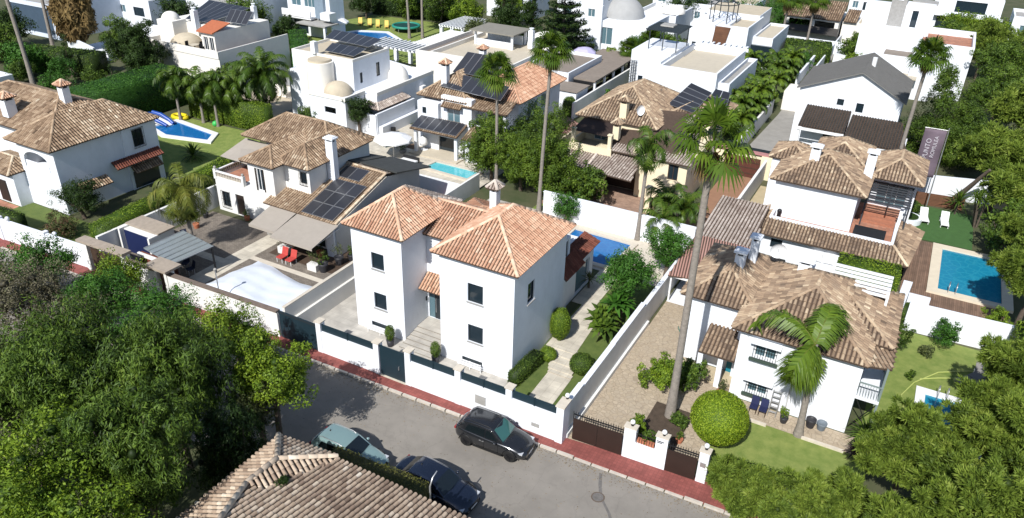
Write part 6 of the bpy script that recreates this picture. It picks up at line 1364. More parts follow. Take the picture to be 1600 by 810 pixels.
K.box(-8.6, -2.0, 119.5, 127, 0, 7.2, [('S', -5.0, -4.6, 4.2, 4.9)]); K.flat(-2.0, 4.7, 117.8, 129, 6.2, .9, .3, TPAVE); K.box(-6.9, -4.9, 125.5, 129.5, 0, 12.5, m=mat('grey_stone_cladding', (.30, .29, .275), .9, .15, 3, bump=.3)); K.box(-4.9, -1.2, 125.6, 129.6, 0, 10.2, [('S', -3.9, -3.1, 7.3, 9.6)]); K.box(-10.3, -6.9, 127.2, 131, 0, 9.6)
K.box(-5.9, -2.2, 116, 119.4, 0, 5.2); K.box(-2.1, 1, 115, 117.8, 0, 3.5)
b = MB(); b.box(-5.8, -2.3, 116.1, 119.3, 5.205, 5.23, GREYR); b.box(-5.9, -1.0, 113.5, 116, 2.9, 3.1, CFL); b.build('flat_roof', K.root)
b = MB(); b.box(-7.6, -7.3, 119.4, 119.5, 3.2, 3.6, BLACKM); b.build('wall_lamp', K.root)
b = MB(); b.box(-6.2, -5.4, 125.42, 125.49, 10.8, 11.3, WPAINT); b.build('tower_window', K.root)
b = MB(); b.slab([(-4.4, 129.0, 10.4), (-1.0, 129.0, 10.2), (-1.0, 132, 10.2), (-4.4, 132, 10.4)], .2, GREYC); b.build('roof', K.root); K.done()
S_ = House('far_townhouse', 'low white house with a brown tiled roof and dark awnings behind the two far palms', (-18, 140, 0), m=WARMW)
S_.box(-23.5, -14.8, 140.5, 150, 0, 4.2, [('S', -22.8, -19.3, 2.4, 3.9, 'void'), ('S', -18.6, -15.4, 2.4, 3.9, 'void')]); r = MB(); tile_face(r, [(-23.8, 140.2, 4.3), (-14.6, 140.2, 4.3), (-14.6, 146.5, 6.3), (-23.8, 146.5, 6.3)], T_MIX, .35, 3); r.build('roof', S_.root)
b = MB(); b.slab([(-23.3, 138.4, 2.4), (-14.4, 138.0, 2.3), (-14.6, 140.4, 3.0), (-23.3, 140.4, 3.0)], .08, mat('dark_grey_awning', (.06, .055, .05), .9, .15, 2)); b.build('awning', S_.root); S_.done()
S2 = House('far_patio_house', 'small white house with brown roof and white wall in front, right of the far palms', (-12, 143, 0), m=WARMW)
S2.box(-14.5, -9.2, 143, 150, 0, 3.8); S2.w.box(-14.3, -14.1, 118, 142.9, 0, 1.8, WHITE); r = MB(); tile_face(r, [(-14.4, 142.6, 3.9), (-12.3, 142.6, 3.9), (-12.3, 147, 5.2), (-14.4, 147, 5.2)], T_MIX, .35, 3); r.build('roof', S2.root); b = MB(); b.box(-12.0, -9.4, 143.2, 149.5, 3.81, 3.9, SANDR); b.build('flat_roof', S2.root); S2.done()
t = thing('garden_wall', 'white garden walls in front of the far low house at the top right', 'wall', (-18, 134, 0)); b = MB(); b.box(-25.5, -12.8, 135.2, 135.5, 0, 2.0, WHITE); b.box(-13.0, -9.6, 118.9, 119.2, 0, 2.2, CREAMW); b.box(-13.2, -11.5, 128, 134, 0, 1.4, WHITE); b.box(-15.8, -15.5, 112.5, 134, 0, 1.6, WHITE); b.box(-15.2, -11.9, 100.5, 104.5, 0, 2.4, WARMW); b.build('wall', t)
T_ = House('far_balcony_house', 'white house with a wide dark window band at the top right edge', (4, 170, 0)); T_.box(-2, 9, 166, 176, 0, 6.2, [('S', 1.5, 6.5, 3.6, 5.6)]); b = MB(); b.box(-2.5, 9.5, 164.8, 166, 2.9, 3.2, WHITE); b.build('balcony_floor', T_.root); b = MB(); b.box(-1, 8.5, 165.9, 165.98, .3, 2.7, GLASS); b.build('sliding_window', T_.root); T_.done()
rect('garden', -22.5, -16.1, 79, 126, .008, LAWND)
sheet('lane', [(-15.6, 78.5), (-11.9, 78.5), (-11.9, 98), (-13.9, 135), (-15.5, 135), (-15.0, 98)], .012, mat('pale_lane_concrete', (.30, .285, .26), .9, .12, 1, stain=.3))
t = thing('garden_wall', 'white wall along the narrow lane beside the gabled house', 'wall', (-15.6, 90, 0)); b = MB(); b.box(-16.0, -15.75, 79, 98, 0, 1.8, WHITE2); b.build('wall', t)
t = thing('garden_wall', 'bright white wall behind the banner and the spiky plants', 'wall', (4, 78, 0)); b = MB(); b.prism([(1.2, 79.2), (9.0, 81.5), (9.0, 81.8), (1.2, 79.5)], 0, 2.3, WHITE); b.build('wall', t)
t = thing('wooden_fence', 'brown wooden board fence below the bright white wall near the banner', 'fence', (4, 77.5, 0)); b = MB(); b.prism([(1.8, 77.7), (6.2, 78.3), (6.2, 78.38), (1.8, 77.78)], 0, 1.2, WOOD); b.build('board_panel', t)

# far left and top centre
Q = House('blue_shaded_house', 'white block house at the top left corner with its large shaded side wall', (-120, 72, 0), m=mat('blue_shade_render', (.62, .68, .78), .85, .05, 1))  # white walls with bluish shade put into the render colour
Q.box(-131, -119.0, 72.5, 84, 0, 5.2, [('S', -130, -120, .6, 4.6, 'void')]); b = MB(); b.box(-129.9, -120.1, 72.6, 72.7, .6, 4.6, mat('petrol_shade', (.05, .08, .12), .6)); b.build('window', Q.root); b = MB(); b.box(-130.8, -119.2, 72.7, 83.8, 5.21, 5.25, GREYC); b.build('flat_roof', Q.root); Q.done()  # wide dark panel in the opening: wall shade put into its colour
t = thing('garden_wall', 'white sloping garden wall beneath the dead brown palm', 'wall', (-105, 70, 0)); b = MB(); b.prism([(-111, 68.5), (-101.5, 66.0), (-101.5, 66.3), (-111, 68.8)], 0, 2.6, WHITE); b.prism([(-112, 78), (-96, 80), (-96, 80.3), (-112, 78.3)], 0, 3.0, WHITE); b.box(-110.5, -103, 69, 76, 0, .8, WHITE); b.build('wall', t)
t = thing('white_shed', 'small white flat building behind the dark hedge at the left edge', 'shed', (-103, 52, 0)); b = MB(); b.box(-108, -101.5, 51.5, 54.5, 0, 1.6, WHITE); b.build('wall', t)
Rr = House('white_balcony_house', 'white two-storey house with projecting balconies and a grey glass bay at the top', (-90, 100, 0))
Rr.box(-94.5, -85.6, 96.8, 100.2, 0, 7.5, [('S', -93.6, -91.6, 4.6, 6.4, 'whiteg'), ('S', -90.9, -88.6, 4.6, 6.4, 'whiteg'), ('S', -93.5, -90.5, .3, 2.4)]); b = MB(); b.box(-94.3, -88.3, 95.2, 96.79, 3.0, 3.3, WPAINT); b.box(-94.3, -88.3, 95.1, 95.3, 3.3, 4.3, WPAINT); b.box(-86.3, -84.4, 95.2, 96.79, 3.3, 4.4, WPAINT); b.build('balcony', Rr.root)
b = MB(); b.box(-88.2, -86.4, 96.2, 96.79, 3.2, 7.3, mat('grey_blue_panel', (.22, .28, .34), .3, .1)); b.build('glass_bay', Rr.root); b = MB(); b.box(-90, -84, 93.5, 96.7, 2.6, 2.8, GREYC); b.box(-84.5, -84.1, 93.6, 94, 0, 2.6, WHITE); b.build('porch_roof', Rr.root); Rr.done()
for i, (x0, x1, y, z, l) in enumerate(((-103, -97, 92, 6, 'white house wall with blue shade behind the tall dark trees at the top left'), (-60.5, -53.5, 128, 4.2, 'long low white house with a flat roof at the top centre'), (-75, -66, 128, 5, 'white house with two tall chimneys almost hidden by trees, top centre'), (-47, -41, 140, 6, 'white house behind the grey dome at the top edge'), (-38, -34, 134, 5, 'cream and brown house with a brown shutter at the top edge'), (-35, -29, 142, 4.5, 'low white house with dark windows behind the wood panel house'), (10, 18, 150, 6, 'white house between the pines at the top right corner'), (-15.5, -11.5, 156, 6, 'white terrace with a green awning at the top edge'), (-108, -98, 88, 5, 'white boundary house at the top edge above the dead palm'), (-122, -112, 84, 4.5, 'long white house at the top edge left of the dead palm'))):
    h_ = House('distant_house', l, ((x0 + x1) / 2, y, 0)); wx = (x1 - x0); h_.box(x0, x1, y, y + 8, 0, z, [('S', x0 + wx * .15, x0 + wx * .4, z - 2, z - .8, 'whiteg'), ('S', x0 + wx * .6, x0 + wx * .85, z - 2.2, z - .8)]); b = MB(); b.box(x0 + .2, x1 - .2, y + .2, y + 7.8, z + .005, z + .04, SANDR if i % 2 else GREYC); b.build('flat_roof', h_.root)
    for a in ((x0, x1, y, y + .25), (x0, x1, y + 7.75, y + 8), (x0, x0 + .25, y + .25, y + 7.75), (x1 - .25, x1, y + .25, y + 7.75)): h_.w.box(a[0], a[1], a[2], a[3], z, z + .5, WHITE)
    h_.done()

# garden with hexagonal pool, trampoline, white pergola
sheet('lawn', [(-96, 98), (-86, 92), (-60, 92), (-60, 108), (-70, 118), (-92, 116)], .014, LAWN)
pool('elongated blue pool with white edge on the far lawn beside the yellow loungers', [(-86.6, 101.2), (-81.5, 98.2), (-76.4, 100.0), (-76.8, 102.4), (-81.4, 105.4), (-85.6, 103.6)], .04, POOLB, .7, WPAINT)
t = thing('trampoline', 'round green trampoline on the far lawn beyond the pool', 'trampoline', (-79.6, 108.8, 0)); b = MB(); b.cyl(-79.6, 108.8, .88, .92, 2.1, n=28, m=mat('dark_green_mat', (.01, .05, .045), .6)); b.build('mat', t); b = MB(); b.tube([(-79.6 + 2.25 * math.cos(i * math.pi / 14), 108.8 + 2.25 * math.sin(i * math.pi / 14), .9) for i in range(29)], .22, 8, matplain('green_pad', (.02, .22, .16), .5)); b.build('edge_pad', t); b = MB()
for i in range(8): a = i * math.pi / 4; b.cyl(-79.6 + 2.2 * math.cos(a), 108.8 + 2.2 * math.sin(a), 0, .8, .05, n=6, m=ALU)
b.build('leg', t)
YEL = matplain('yellow_cushion', (.72, .50, .12), .8)
for i, (x, y, l) in enumerate(((-88.3, 107.2, 'leftmost of the four yellow sun loungers on the far lawn'), (-86.4, 107.4, 'second from the left of the four yellow sun loungers on the far lawn'), (-84.8, 107.6, 'third from the left of the four yellow sun loungers'), (-83.2, 108.0, 'rightmost yellow sun lounger, next to the green trampoline'))): lounger(l, x, y, R_(35), 0, YEL, YEL, .7)
t = thing('parasol', 'white parasol by the far pool in front of the balcony house', 'parasol', (-86.2, 99.3, 0)); b = MB(); b.lathe(-86.2, 99.3, [(.03, 3.1), (1.0, 2.85), (1.7, 2.4), (1.7, 2.2)], 8, WPAINT, smooth=False); b.build('canopy', t); b = MB(); b.cyl(-86.2, 99.3, 0, 3, .05, n=8, m=ALU); b.build('pole', t)
def pergola(label, x0, x1, y0, y1, z, n, sk=0):
    t = thing('pergola', label, 'pergola', ((x0 + x1) / 2, (y0 + y1) / 2, 0)); b = MB()
    for x, y in ((x0, y0), (x1, y0), (x0, y1), (x1, y1), ((x0 + x1) / 2, y0), ((x0 + x1) / 2, y1)): b = MB(); b.box(x - .25, x + .25, y - .25, y + .25, 0, z, WHITE); b.build('column', t)
    b = MB()
    for y in (y0, y1): b.box(x0 - .4, x1 + .4, y - .12, y + .12, z, z + .25, WPAINT)
    b.build('beam', t); b = MB()
    for i in range(n): x = x0 + (x1 - x0) * i / (n - 1); b.box(x - .11, x + .11, y0 - .7, y1 + .7, z + .252, z + .45, WPAINT)
    b.build('slats', t)
pergola('white slatted pergola in front of the far lawn, nearer left part', -71.5, -62.0, 88.6, 92.0, 2.7, 14)
t = thing('pergola', 'long white slatted pergola running back towards the trees', 'pergola', (-63.5, 97, 0)); b = MB()
for y in (92.5, 95.5, 98.5, 101.5):
    for x in (-65.6, -62.2): b = MB(); b.box(x - .22, x + .22, y - .22, y + .22, 0, 2.7, WHITE); b.build('column', t)
b = MB()
for i in range(22): b.box(-66.4, -61.4, 92.2 + i * .46, 92.36 + i * .46, 2.95, 3.12, WPAINT)
for x in (-65.6, -62.2): b.box(x - .1, x + .1, 92, 102.2, 2.7, 2.94, WPAINT)
b.build('slats', t)
pergola('small white pergola farther back beside the white pillars', -69.5, -65.5, 104.5, 111, 2.8, 9)
t = thing('garden_wall', 'white garden wall below the white pergola beside the domed house', 'wall', (-62, 85, 0)); b = MB(); b.prism([(-70, 86.5), (-59.6, 83.9), (-59.6, 84.2), (-70, 86.8)], 0, 2.0, WHITE); b.box(-59.8, -59.5, 80, 84, 0, 1.9, WHITE); b.build('wall', t)
pool('small blue pool between dark trees at the top centre', [(-60, 114.5), (-54, 115.5), (-54, 118), (-60, 117)], .04, POOLB, .6, WPAINT)
pool('small turquoise pool glimpsed among the bushes beside the narrow lane', [(-21.4, 100.5), (-18.4, 101.8), (-18.6, 105.8), (-21.6, 104.8)], .04, POOLT, .4)
pool('long blue pool under the pines at the right edge of the lawn', [(5.0, 38.5), (7.6, 38.5), (7.6, 46.0), (5.0, 46.0)], .03, POOLT, .55, WPAINT, (5.9, 46.0, 0, -1))
rect('terrace', -17, -6, 76.6, 79, .01, GREYC); b = MB(); b.box(-15.6, -12.0, 79.0, 79.08, 0, 1.9, ANTH); tag(b.build('drive_shade_sheet'), 'dark grey sheet added for the shade on the drive beside the gabled house', 'gate'); rect('road', -46, -16, 80.5, 83, .008, GREYC) if False else None  # upright dark sheet stands in for the shade on the drive
# ------------------------------------------------------------------ palms
palm('fan_palm', 'tallest fan palm with a thick bare trunk beside the stone driveway', -8.18, 35.94, 16.9, 'fan', 3, .225, (-.05, .1), mtl=F_PALMB, n=19, R=1.3, pet=1.3, dead=6, boot=.9)
palm('fan_palm', 'tall fan palm with a slim trunk, right one in front of the round green trees', -27.7, 57.0, 14.4, 'fan', 5, .17, (.45, .1), n=34, R=1.15, pet=1.1, dead=10)
palm('fan_palm', 'tall fan palm rising in front of the roof with black solar panels', -33.5, 59.3, 11.2, 'fan', 6, .16, (-.1, 0), n=32, R=1.15, pet=1.2, dead=8)
palm('fan_palm', 'fan palm standing between the gabled house and the dark conifers', -.35, 84.0, 12.3, 'fan', 7, .2, (.2, 0), n=34, R=1.25, pet=1.2, dead=10, boot=.8)
palm('fan_palm', 'right one of the two far fan palms before the low tiled house', -18.4, 134.5, 8.0, 'fan', 8, .2, (.1, 0), n=28, R=1.5, pet=1.4, dead=8)
palm('fan_palm', 'left one of the two far fan palms before the low tiled house', -22.1, 132.5, 8.2, 'fan', 9, .2, (.1, 0), n=28, R=1.5, pet=1.4, dead=8)
palm('fan_palm', 'right one of two fan palms on the far lawn behind the white pergola', -74.4, 106.1, 11, 'fan', 10, .2, (.1, 0), n=24, R=1.2, pet=1.2, dead=6)
palm('fan_palm', 'left one of two fan palms on the far lawn, nearer the trampoline', -76.1, 104.8, 10.6, 'fan', 11, .2, (-.5, 0), n=24, R=1.2, pet=1.2, dead=6)
palm('fan_palm', 'very tall leaning palm trunk at the left edge rising out of the picture', -97.7, 54.6, 17, 'fan', 12, .26, (-1.2, 0), n=28, R=1.2, pet=1.2, dead=10)
palm('fan_palm', 'second palm trunk beside the blue shaded house at the top left', -111.5, 66.5, 13, 'fan', 13, .25, (-1.0, 1), n=24, R=1.2, pet=1.2, dead=6)
tree('dead_palm', 'palm with a huge ball of dead brown hanging fronds at the top left', -108.8, 69.2, 9.4, 2.9, F_DEAD, 14, kind='weep', N=9000, L=.75, cat='palm tree', zs=3.0, cz=5.6, trunk=.4, bk=PBARK)
palm('queen_palm', 'feathery queen palm with yellowing fronds in the yard on the left', -47.6, 35.5, 5.4, 'feather', 21, .17, (-.1, 0), mtl=F_PALMY, n=26, L=3.7, leaf=.8, droop=1.5, K=46, up=80, lo=-55, lw=.03)
palm('queen_palm', 'windblown queen palm in front of the right villa with hanging fronds', -1.2, 38.1, 6.2, 'feather', 22, .2, (-.35, .1), mtl=F_PALMB, n=22, L=4.9, leaf=1.0, droop=1.4, K=84, up=66, lo=-66, spread=[1.45, 1.3, 3.0, 1.5, 1.35, 1.6, 1.55, 1.4, 4.3, 4.6, 4.0, 4.8, 4.45, 4.2, 4.9, 4.6, 4.1, 4.4, 4.7, 4.3], wind=(-.5, -.2))
palm('queen_palm', 'slim queen palm with dark fronds at the end of the blue pool wall', -18.0, 56.4, 8.6, 'feather', 23, .17, (.1, 0), n=15, L=3.1, leaf=.75, droop=1.5, K=34, up=80, lo=-50)
for i, (x, y, h, l) in enumerate(((-73.8, 56.6, 4.9, 'first queen palm from the left in the row behind the long left pool'), (-71.2, 57.6, 4.6, 'second queen palm in the row behind the long left pool'), (-68.9, 57.6, 4.8, 'third queen palm in the row, above the right end of the left pool'), (-67.2, 59.2, 4.5, 'fourth queen palm in the row, beside the tall dark palm'))):
    palm('queen_palm', l, x, y, h, 'feather', 30 + i % 2, .16, (0, 0), mtl=F_PALM, n=22, L=3.0, leaf=.8, droop=1.35, K=30, up=85, lo=-45, lw=.055, group='row of palms along the clipped hedge')
palm('date_palm', 'big dark green feather palm left of the domed house', -65.6, 61.8, 5.6, 'feather', 34, .32, (.2, 0), mtl=F_PALM, n=38, L=4.5, leaf=.85, droop=1.1, K=46, up=85, lo=-35, lw=.05)
palm('fan_palm', 'short bushy fan palm left of the cube house, taller of the pair', -35.2, 106.0, 4.8, 'fan', 15, .22, (0, 0), n=34, R=1.2, pet=1.2, dead=10)
palm('fan_palm', 'short bushy fan palm left of the cube house, smaller of the pair', -37.6, 104.5, 3.6, 'fan', 16, .22, (0, 0), n=34, R=1.1, pet=1.1, dead=10)
for i, (x, y, h, l) in enumerate(((-17.2, 60.6, 2.2, 'low clump of arching palm fronds beside the cream house, left one'), (-15.0, 59.2, 2.6, 'low clump of arching palm fronds beside the tallest trunk'), (-16.3, 57.4, 1.7, 'low arching palm against the end of the white pool wall'))):
    palm('areca_palm', l, x, y, h, 'feather', 41 + i, .1, (0, 0), mtl=F_PALM, n=18, L=2.6, leaf=.6, droop=1.1, K=28, up=85, lo=5)
for i, (x, y, h, l) in enumerate(((-19.0, 84.8, 2.8, 'areca palm below the white cube house near the solar arrays'), (-17.2, 96.5, 3.2, 'areca palm beside the lane opposite the gabled house'), (-18.2, 90.2, 3.0, 'areca palm halfway along the lane garden'), (-18.0, 109.5, 3.0, 'areca palm at the far end of the lane garden'), (-22.2, 112, 3.0, 'areca palm below the wood panel house'), (-16.8, 104, 2.8, 'areca palm right of the small hidden pool'), (-21.2, 86.0, 2.8, 'areca palm between the cube house wall and the solar arrays'), (-18.6, 99.2, 2.6, 'areca palm just before the small hidden pool'), (-16.9, 92.4, 2.6, 'areca palm at the lane wall level with the left eave of the gable'), (-19.8, 93.6, 2.8, 'areca palm along the side of the cube house'), (-16.9, 111.5, 2.8, 'areca palm on the lane side of the far garden'), (-17.0, 86.6, 2.4, 'areca palm at the lane wall nearest the dark shade sheet'), (-19.6, 114.5, 2.8, 'areca palm in front of the garage window'), (-17.4, 117.5, 2.8, 'areca palm before the dark far hedge'))):
    palm('areca_palm', l, x, y, h, 'feather', 44 + i % 2, .12, (0, 0), mtl=F_PALMB if i % 3 else F_PALM, n=18, L=2.4, leaf=.6, droop=1.1, K=26, up=85, lo=0, lw=.06, group='areca palms in the lane garden')

# ------------------------------------------------------------------ broad trees
GL = 'street trees of the dark lower left corner'
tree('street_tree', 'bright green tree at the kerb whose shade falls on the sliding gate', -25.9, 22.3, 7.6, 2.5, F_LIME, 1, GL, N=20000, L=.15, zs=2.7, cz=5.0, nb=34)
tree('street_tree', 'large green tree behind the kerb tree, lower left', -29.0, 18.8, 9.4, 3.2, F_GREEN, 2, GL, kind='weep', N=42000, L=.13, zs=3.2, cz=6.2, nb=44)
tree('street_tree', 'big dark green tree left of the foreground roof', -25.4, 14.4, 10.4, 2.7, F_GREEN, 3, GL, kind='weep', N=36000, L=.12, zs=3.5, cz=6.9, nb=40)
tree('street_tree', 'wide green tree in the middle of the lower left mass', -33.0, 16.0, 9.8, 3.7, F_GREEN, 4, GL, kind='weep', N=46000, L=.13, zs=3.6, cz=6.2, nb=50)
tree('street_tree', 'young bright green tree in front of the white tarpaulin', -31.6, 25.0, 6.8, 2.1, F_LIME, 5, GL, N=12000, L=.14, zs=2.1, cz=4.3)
tree('street_tree', 'green tree left of the young tree near the covered gateways', -35.8, 23.4, 6.6, 2.6, F_FRESH, 6, GL, N=17000, L=.14, zs=2.5, cz=4.3)
tree('street_tree', 'small airy tree on the pavement edge before the wide covered gate', -44.6, 27.2, 4.4, 1.8, F_LIME, 7, GL, N=6000, L=.15, zs=1.5, cz=3.1)
tree('street_tree', 'leafy green tree between the half bare trees and the pavement', -42.3, 24.2, 5.8, 2.3, F_FRESH, 17, GL, N=14000, L=.14, zs=2.1, cz=3.9)
tree('street_tree', 'green tree at the very left edge of the street', -52.5, 22.0, 5.2, 2.2, F_GREEN, 18, GL, N=12000, L=.14, zs=2.0, cz=3.4)
tree('street_tree', 'airy light green tree by the plain white street wall', -50.0, 25.6, 5.4, 2.4, F_FRESH, 8, GL, N=11000, L=.15, zs=1.7, cz=3.5)
tree('street_tree', 'half bare grey brown tree at the left edge', -44.5, 20.8, 6.8, 2.9, F_DRY, 9, GL, N=15000, L=.13, zs=2.7, cz=4.4)
tree('street_tree', 'thin bare branched tree left of the kerb trees', -40.3, 20.4, 6.6, 2.3, F_DRY, 10, GL, N=6500, L=.12, zs=2.3, cz=4.3)
tree('street_tree', 'olive green tree at the left edge of the picture below the road', -39.5, 15.6, 7.2, 3.0, F_OLIVE, 11, GL, N=18000, L=.13, zs=2.6, cz=4.8)
tree('street_tree', 'yellow green tree in the bottom left corner', -27.0, 10.4, 10.0, 3.1, F_LIME, 12, GL, N=20000, L=.15, zs=3.0, cz=6.8, nb=36)
tree('street_tree', 'light leafed tree at the bottom edge left of the roof', -23.0, 9.8, 9.0, 2.6, F_LIME, 13, GL, N=16000, L=.15, zs=2.8, cz=6.2)
tree('street_tree', 'dark tree touching the foreground tiled roof', -24.9, 18.4, 6.4, 1.9, F_DEEP, 14, GL, kind='weep', N=15000, L=.12, zs=2.5, cz=3.8)
tree('street_tree', 'grey green tree with pale leaves just beyond the foreground roof', -26.9, 22.0, 5.4, 1.7, F_OLIVE, 15, GL, N=7000, L=.14, zs=1.9, cz=3.4)
tree('street_tree', 'dark green tree at the far left bottom corner', -34.5, 10.6, 8.5, 3.2, F_GREEN, 16, GL, N=20000, L=.15, zs=3.4, cz=6.0)
tree('round_tree', 'clipped bright green ball tree on the lawn before the right villa', -5.2, 34.8, 3.6, 1.6, fol('ball_tree_leaves', [(0.05, 0.10, 0.006), (0.15, 0.24, 0.014), (0.27, 0.37, 0.02), (0.40, 0.48, 0.04)], .25), 17, kind='clip', N=16000, L=.085, zs=1.5, cz=2.0, trunk=.12)
tree('garden_tree', 'feathery bright green tree between the villa path and the driveway wall', -14.9, 45.2, 4.9, 1.95, F_FRESH, 18, N=12000, L=.15, zs=1.4, cz=3.4, trunk=.16)
tree('garden_tree', 'dense green tree behind the driveway wall beside the tallest trunk', -13.9, 51.8, 4.4, 1.8, F_FRESH, 19, N=10000, L=.15, zs=1.7, cz=2.6)
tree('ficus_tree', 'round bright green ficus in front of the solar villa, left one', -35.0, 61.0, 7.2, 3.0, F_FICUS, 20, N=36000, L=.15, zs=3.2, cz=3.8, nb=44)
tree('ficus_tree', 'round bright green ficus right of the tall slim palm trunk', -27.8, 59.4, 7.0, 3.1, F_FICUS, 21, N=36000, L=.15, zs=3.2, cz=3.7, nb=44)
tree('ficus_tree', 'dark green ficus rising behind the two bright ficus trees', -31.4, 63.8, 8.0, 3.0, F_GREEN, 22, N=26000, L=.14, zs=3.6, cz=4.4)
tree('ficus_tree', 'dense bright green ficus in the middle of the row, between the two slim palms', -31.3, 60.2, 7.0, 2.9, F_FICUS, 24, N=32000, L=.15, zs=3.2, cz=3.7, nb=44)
tree('ficus_tree', 'small green tree by the white pool wall under the ficus', -24.6, 56.0, 3.2, 1.4, F_FRESH, 23, N=6000, L=.13, zs=1.4, cz=1.7)
tree('frangipani_tree', 'round dark tree with white blossoms at the corner of the domed house', -54.0, 64.3, 5.0, 1.7, F_DEEP, 24, N=9000, L=.16, zs=1.9, cz=3.1)
tree('garden_tree', 'round dark tree beside the arched villa at the left', -60.3, 34.9, 4.0, 1.8, F_DEEP, 25, N=11000, L=.12, zs=1.9, cz=2.1)
tree('garden_tree', 'big round dark tree at the top left in front of the terraced house', -88.4, 63.4, 9.0, 3.4, F_DEEP, 26, N=34000, L=.2, zs=4.2, cz=4.9, nb=40)
tree('garden_tree', 'broad green tree next to the dead brown palm', -92.6, 65.0, 8.8, 3.2, F_GREEN, 27, N=24000, L=.2, zs=3.6, cz=4.8, nb=36)
for i, (x, y, h, R, m, l, N) in enumerate(((-84.5, 56.5, 5.0, 1.3, F_DEEP, 'slim dark cypress beside the big round tree, left of two', 5000), (-82.6, 58.8, 5.0, 1.2, F_DEEP, 'slim dark cypress closest to the terraced house', 5000), (-99.5, 61, 5.6, 1.8, F_DEEP, 'dark conifer with layered branches left of the dead palm', 6000))):
    tree('cypress', l, x, y, h, R, m, 28 + i, kind='cone', N=N, L=.16, zs=h * .48, cz=h * .5)
tree('pine_tree', 'large dark conifer with dense crown beside the fan palm, upper right', 2.0, 90.6, 10.5, 3.7, F_GREEN, 33, kind='cone', N=46000, L=.2, zs=5.2, cz=5.3, nb=60)
tree('pine_tree', 'dark conifer right behind the first one at the upper right', 5.0, 92.0, 9.0, 3.4, F_GREEN, 34, kind='cone', N=38000, L=.2, zs=4.4, cz=4.6, nb=50)
tree('pine_tree', 'dense dark evergreen along the right side of the white block house', 8.0, 115.0, 10.5, 3.2, F_GREEN, 35, N=22000, L=.22, zs=5.0, cz=5.4, nb=40)
tree('pine_tree', 'dark evergreen in front of the block house terrace corner', 8.4, 106, 8.6, 3.0, F_GREEN, 36, N=18000, L=.22, zs=4.0, cz=4.5)
K_ = 'light green pines on the right side'
for i, (x, y, h, R, l, s, N) in enumerate((
    (10.2, 98.5, 8.6, 3.4, 'light green pine at the right edge above the banner', 1, 21000), (7.6, 84.5, 6.4, 2.7, 'light green pine just right of the banner top', 2, 17000), (11.2, 87, 7.8, 3.2, 'wide pine at the right edge level with the banner', 1, 21000),
    (6.4, 131, 8.5, 4.0, 'pine behind the block house below the far balcony house', 2, 17000), (11.6, 121, 10, 4.2, 'tall pine at the upper right corner', 1, 21000), (9.4, 75.5, 6.0, 2.2, 'pine crown above the bent trunks behind the deck', 2, 17000),
    (10.0, 57.0, 8.0, 2.9, 'pine hanging over the right side of the deck pool', 1, 21000), (11.2, 64.0, 7.6, 2.7, 'pine beyond the deck pool at the right edge', 2, 17000),
    (4.0, 34.8, 6.2, 2.2, 'yellow green pine left of the narrow pool at the bottom right', 1, 21000), (8.0, 37.0, 7.4, 2.9, 'tall yellow green pine at the lower right edge', 2, 17000), (7.2, 30.6, 7.6, 3.0, 'yellow green pine in the bottom right corner', 1, 21000),
    (4.6, 28.6, 5.2, 2.3, 'yellow green pine at the bottom edge right of the street end', 2, 17000), (8.9, 42.6, 7.4, 2.2, 'pine right of the garden pool', 2, 17000), (14, 132, 10, 4.5, 'dark pine in the top right corner', 1, 21000))):
    rr = {1: 3.0, 2: 3.0}[s]; k = R / rr
    tree('pine_tree', l, x, y, h / k if False else h, (R, R) if False else R, F_PINE, 50 + s, K_, kind='pine', N=90000 if y < 66 else 22000, L=.27 if y < 66 else .45, zs=min(h * .42, R), cz=h - min(h * .42, R), nb=64, rot=i * 1.1)
for i, (x, y, h, R, l) in enumerate(((-2.9, 30.3, 3.0, 1.5, 'fine leaved yellow green bush tree at the end of the pavement'), (-.2, 30.0, 3.4, 1.9, 'fine leaved yellow green tree overhanging the bottom edge of the street'), (2.4, 31.2, 3.6, 1.8, 'fine leaved yellow green tree behind the pavement end'))):
    tree('bush_tree', l, x, y, h, R, F_PINE, 60 + i, 'yellow green trees over the street end', kind='pine', N=60000, L=.25, zs=h * .48, cz=h * .52, nb=60)
for i, (x, y, h, R, m, l) in enumerate((
    (-60.8, 111.5, 9.5, 3.0, F_DEEP, 'tall dark conifer behind the rooftop shelter, left one'), (-57.4, 112.0, 9.0, 2.8, F_DEEP, 'tall dark conifer behind the rooftop shelter, right one'), (-63.6, 114, 9.0, 3.0, F_DEEP, 'dark conifer nearest the white pergola'))):
    tree('conifer', l, x, y, h, R, m, 63 + i, kind='cone', N=9000, L=.3, zs=h * .48, cz=h * .5)
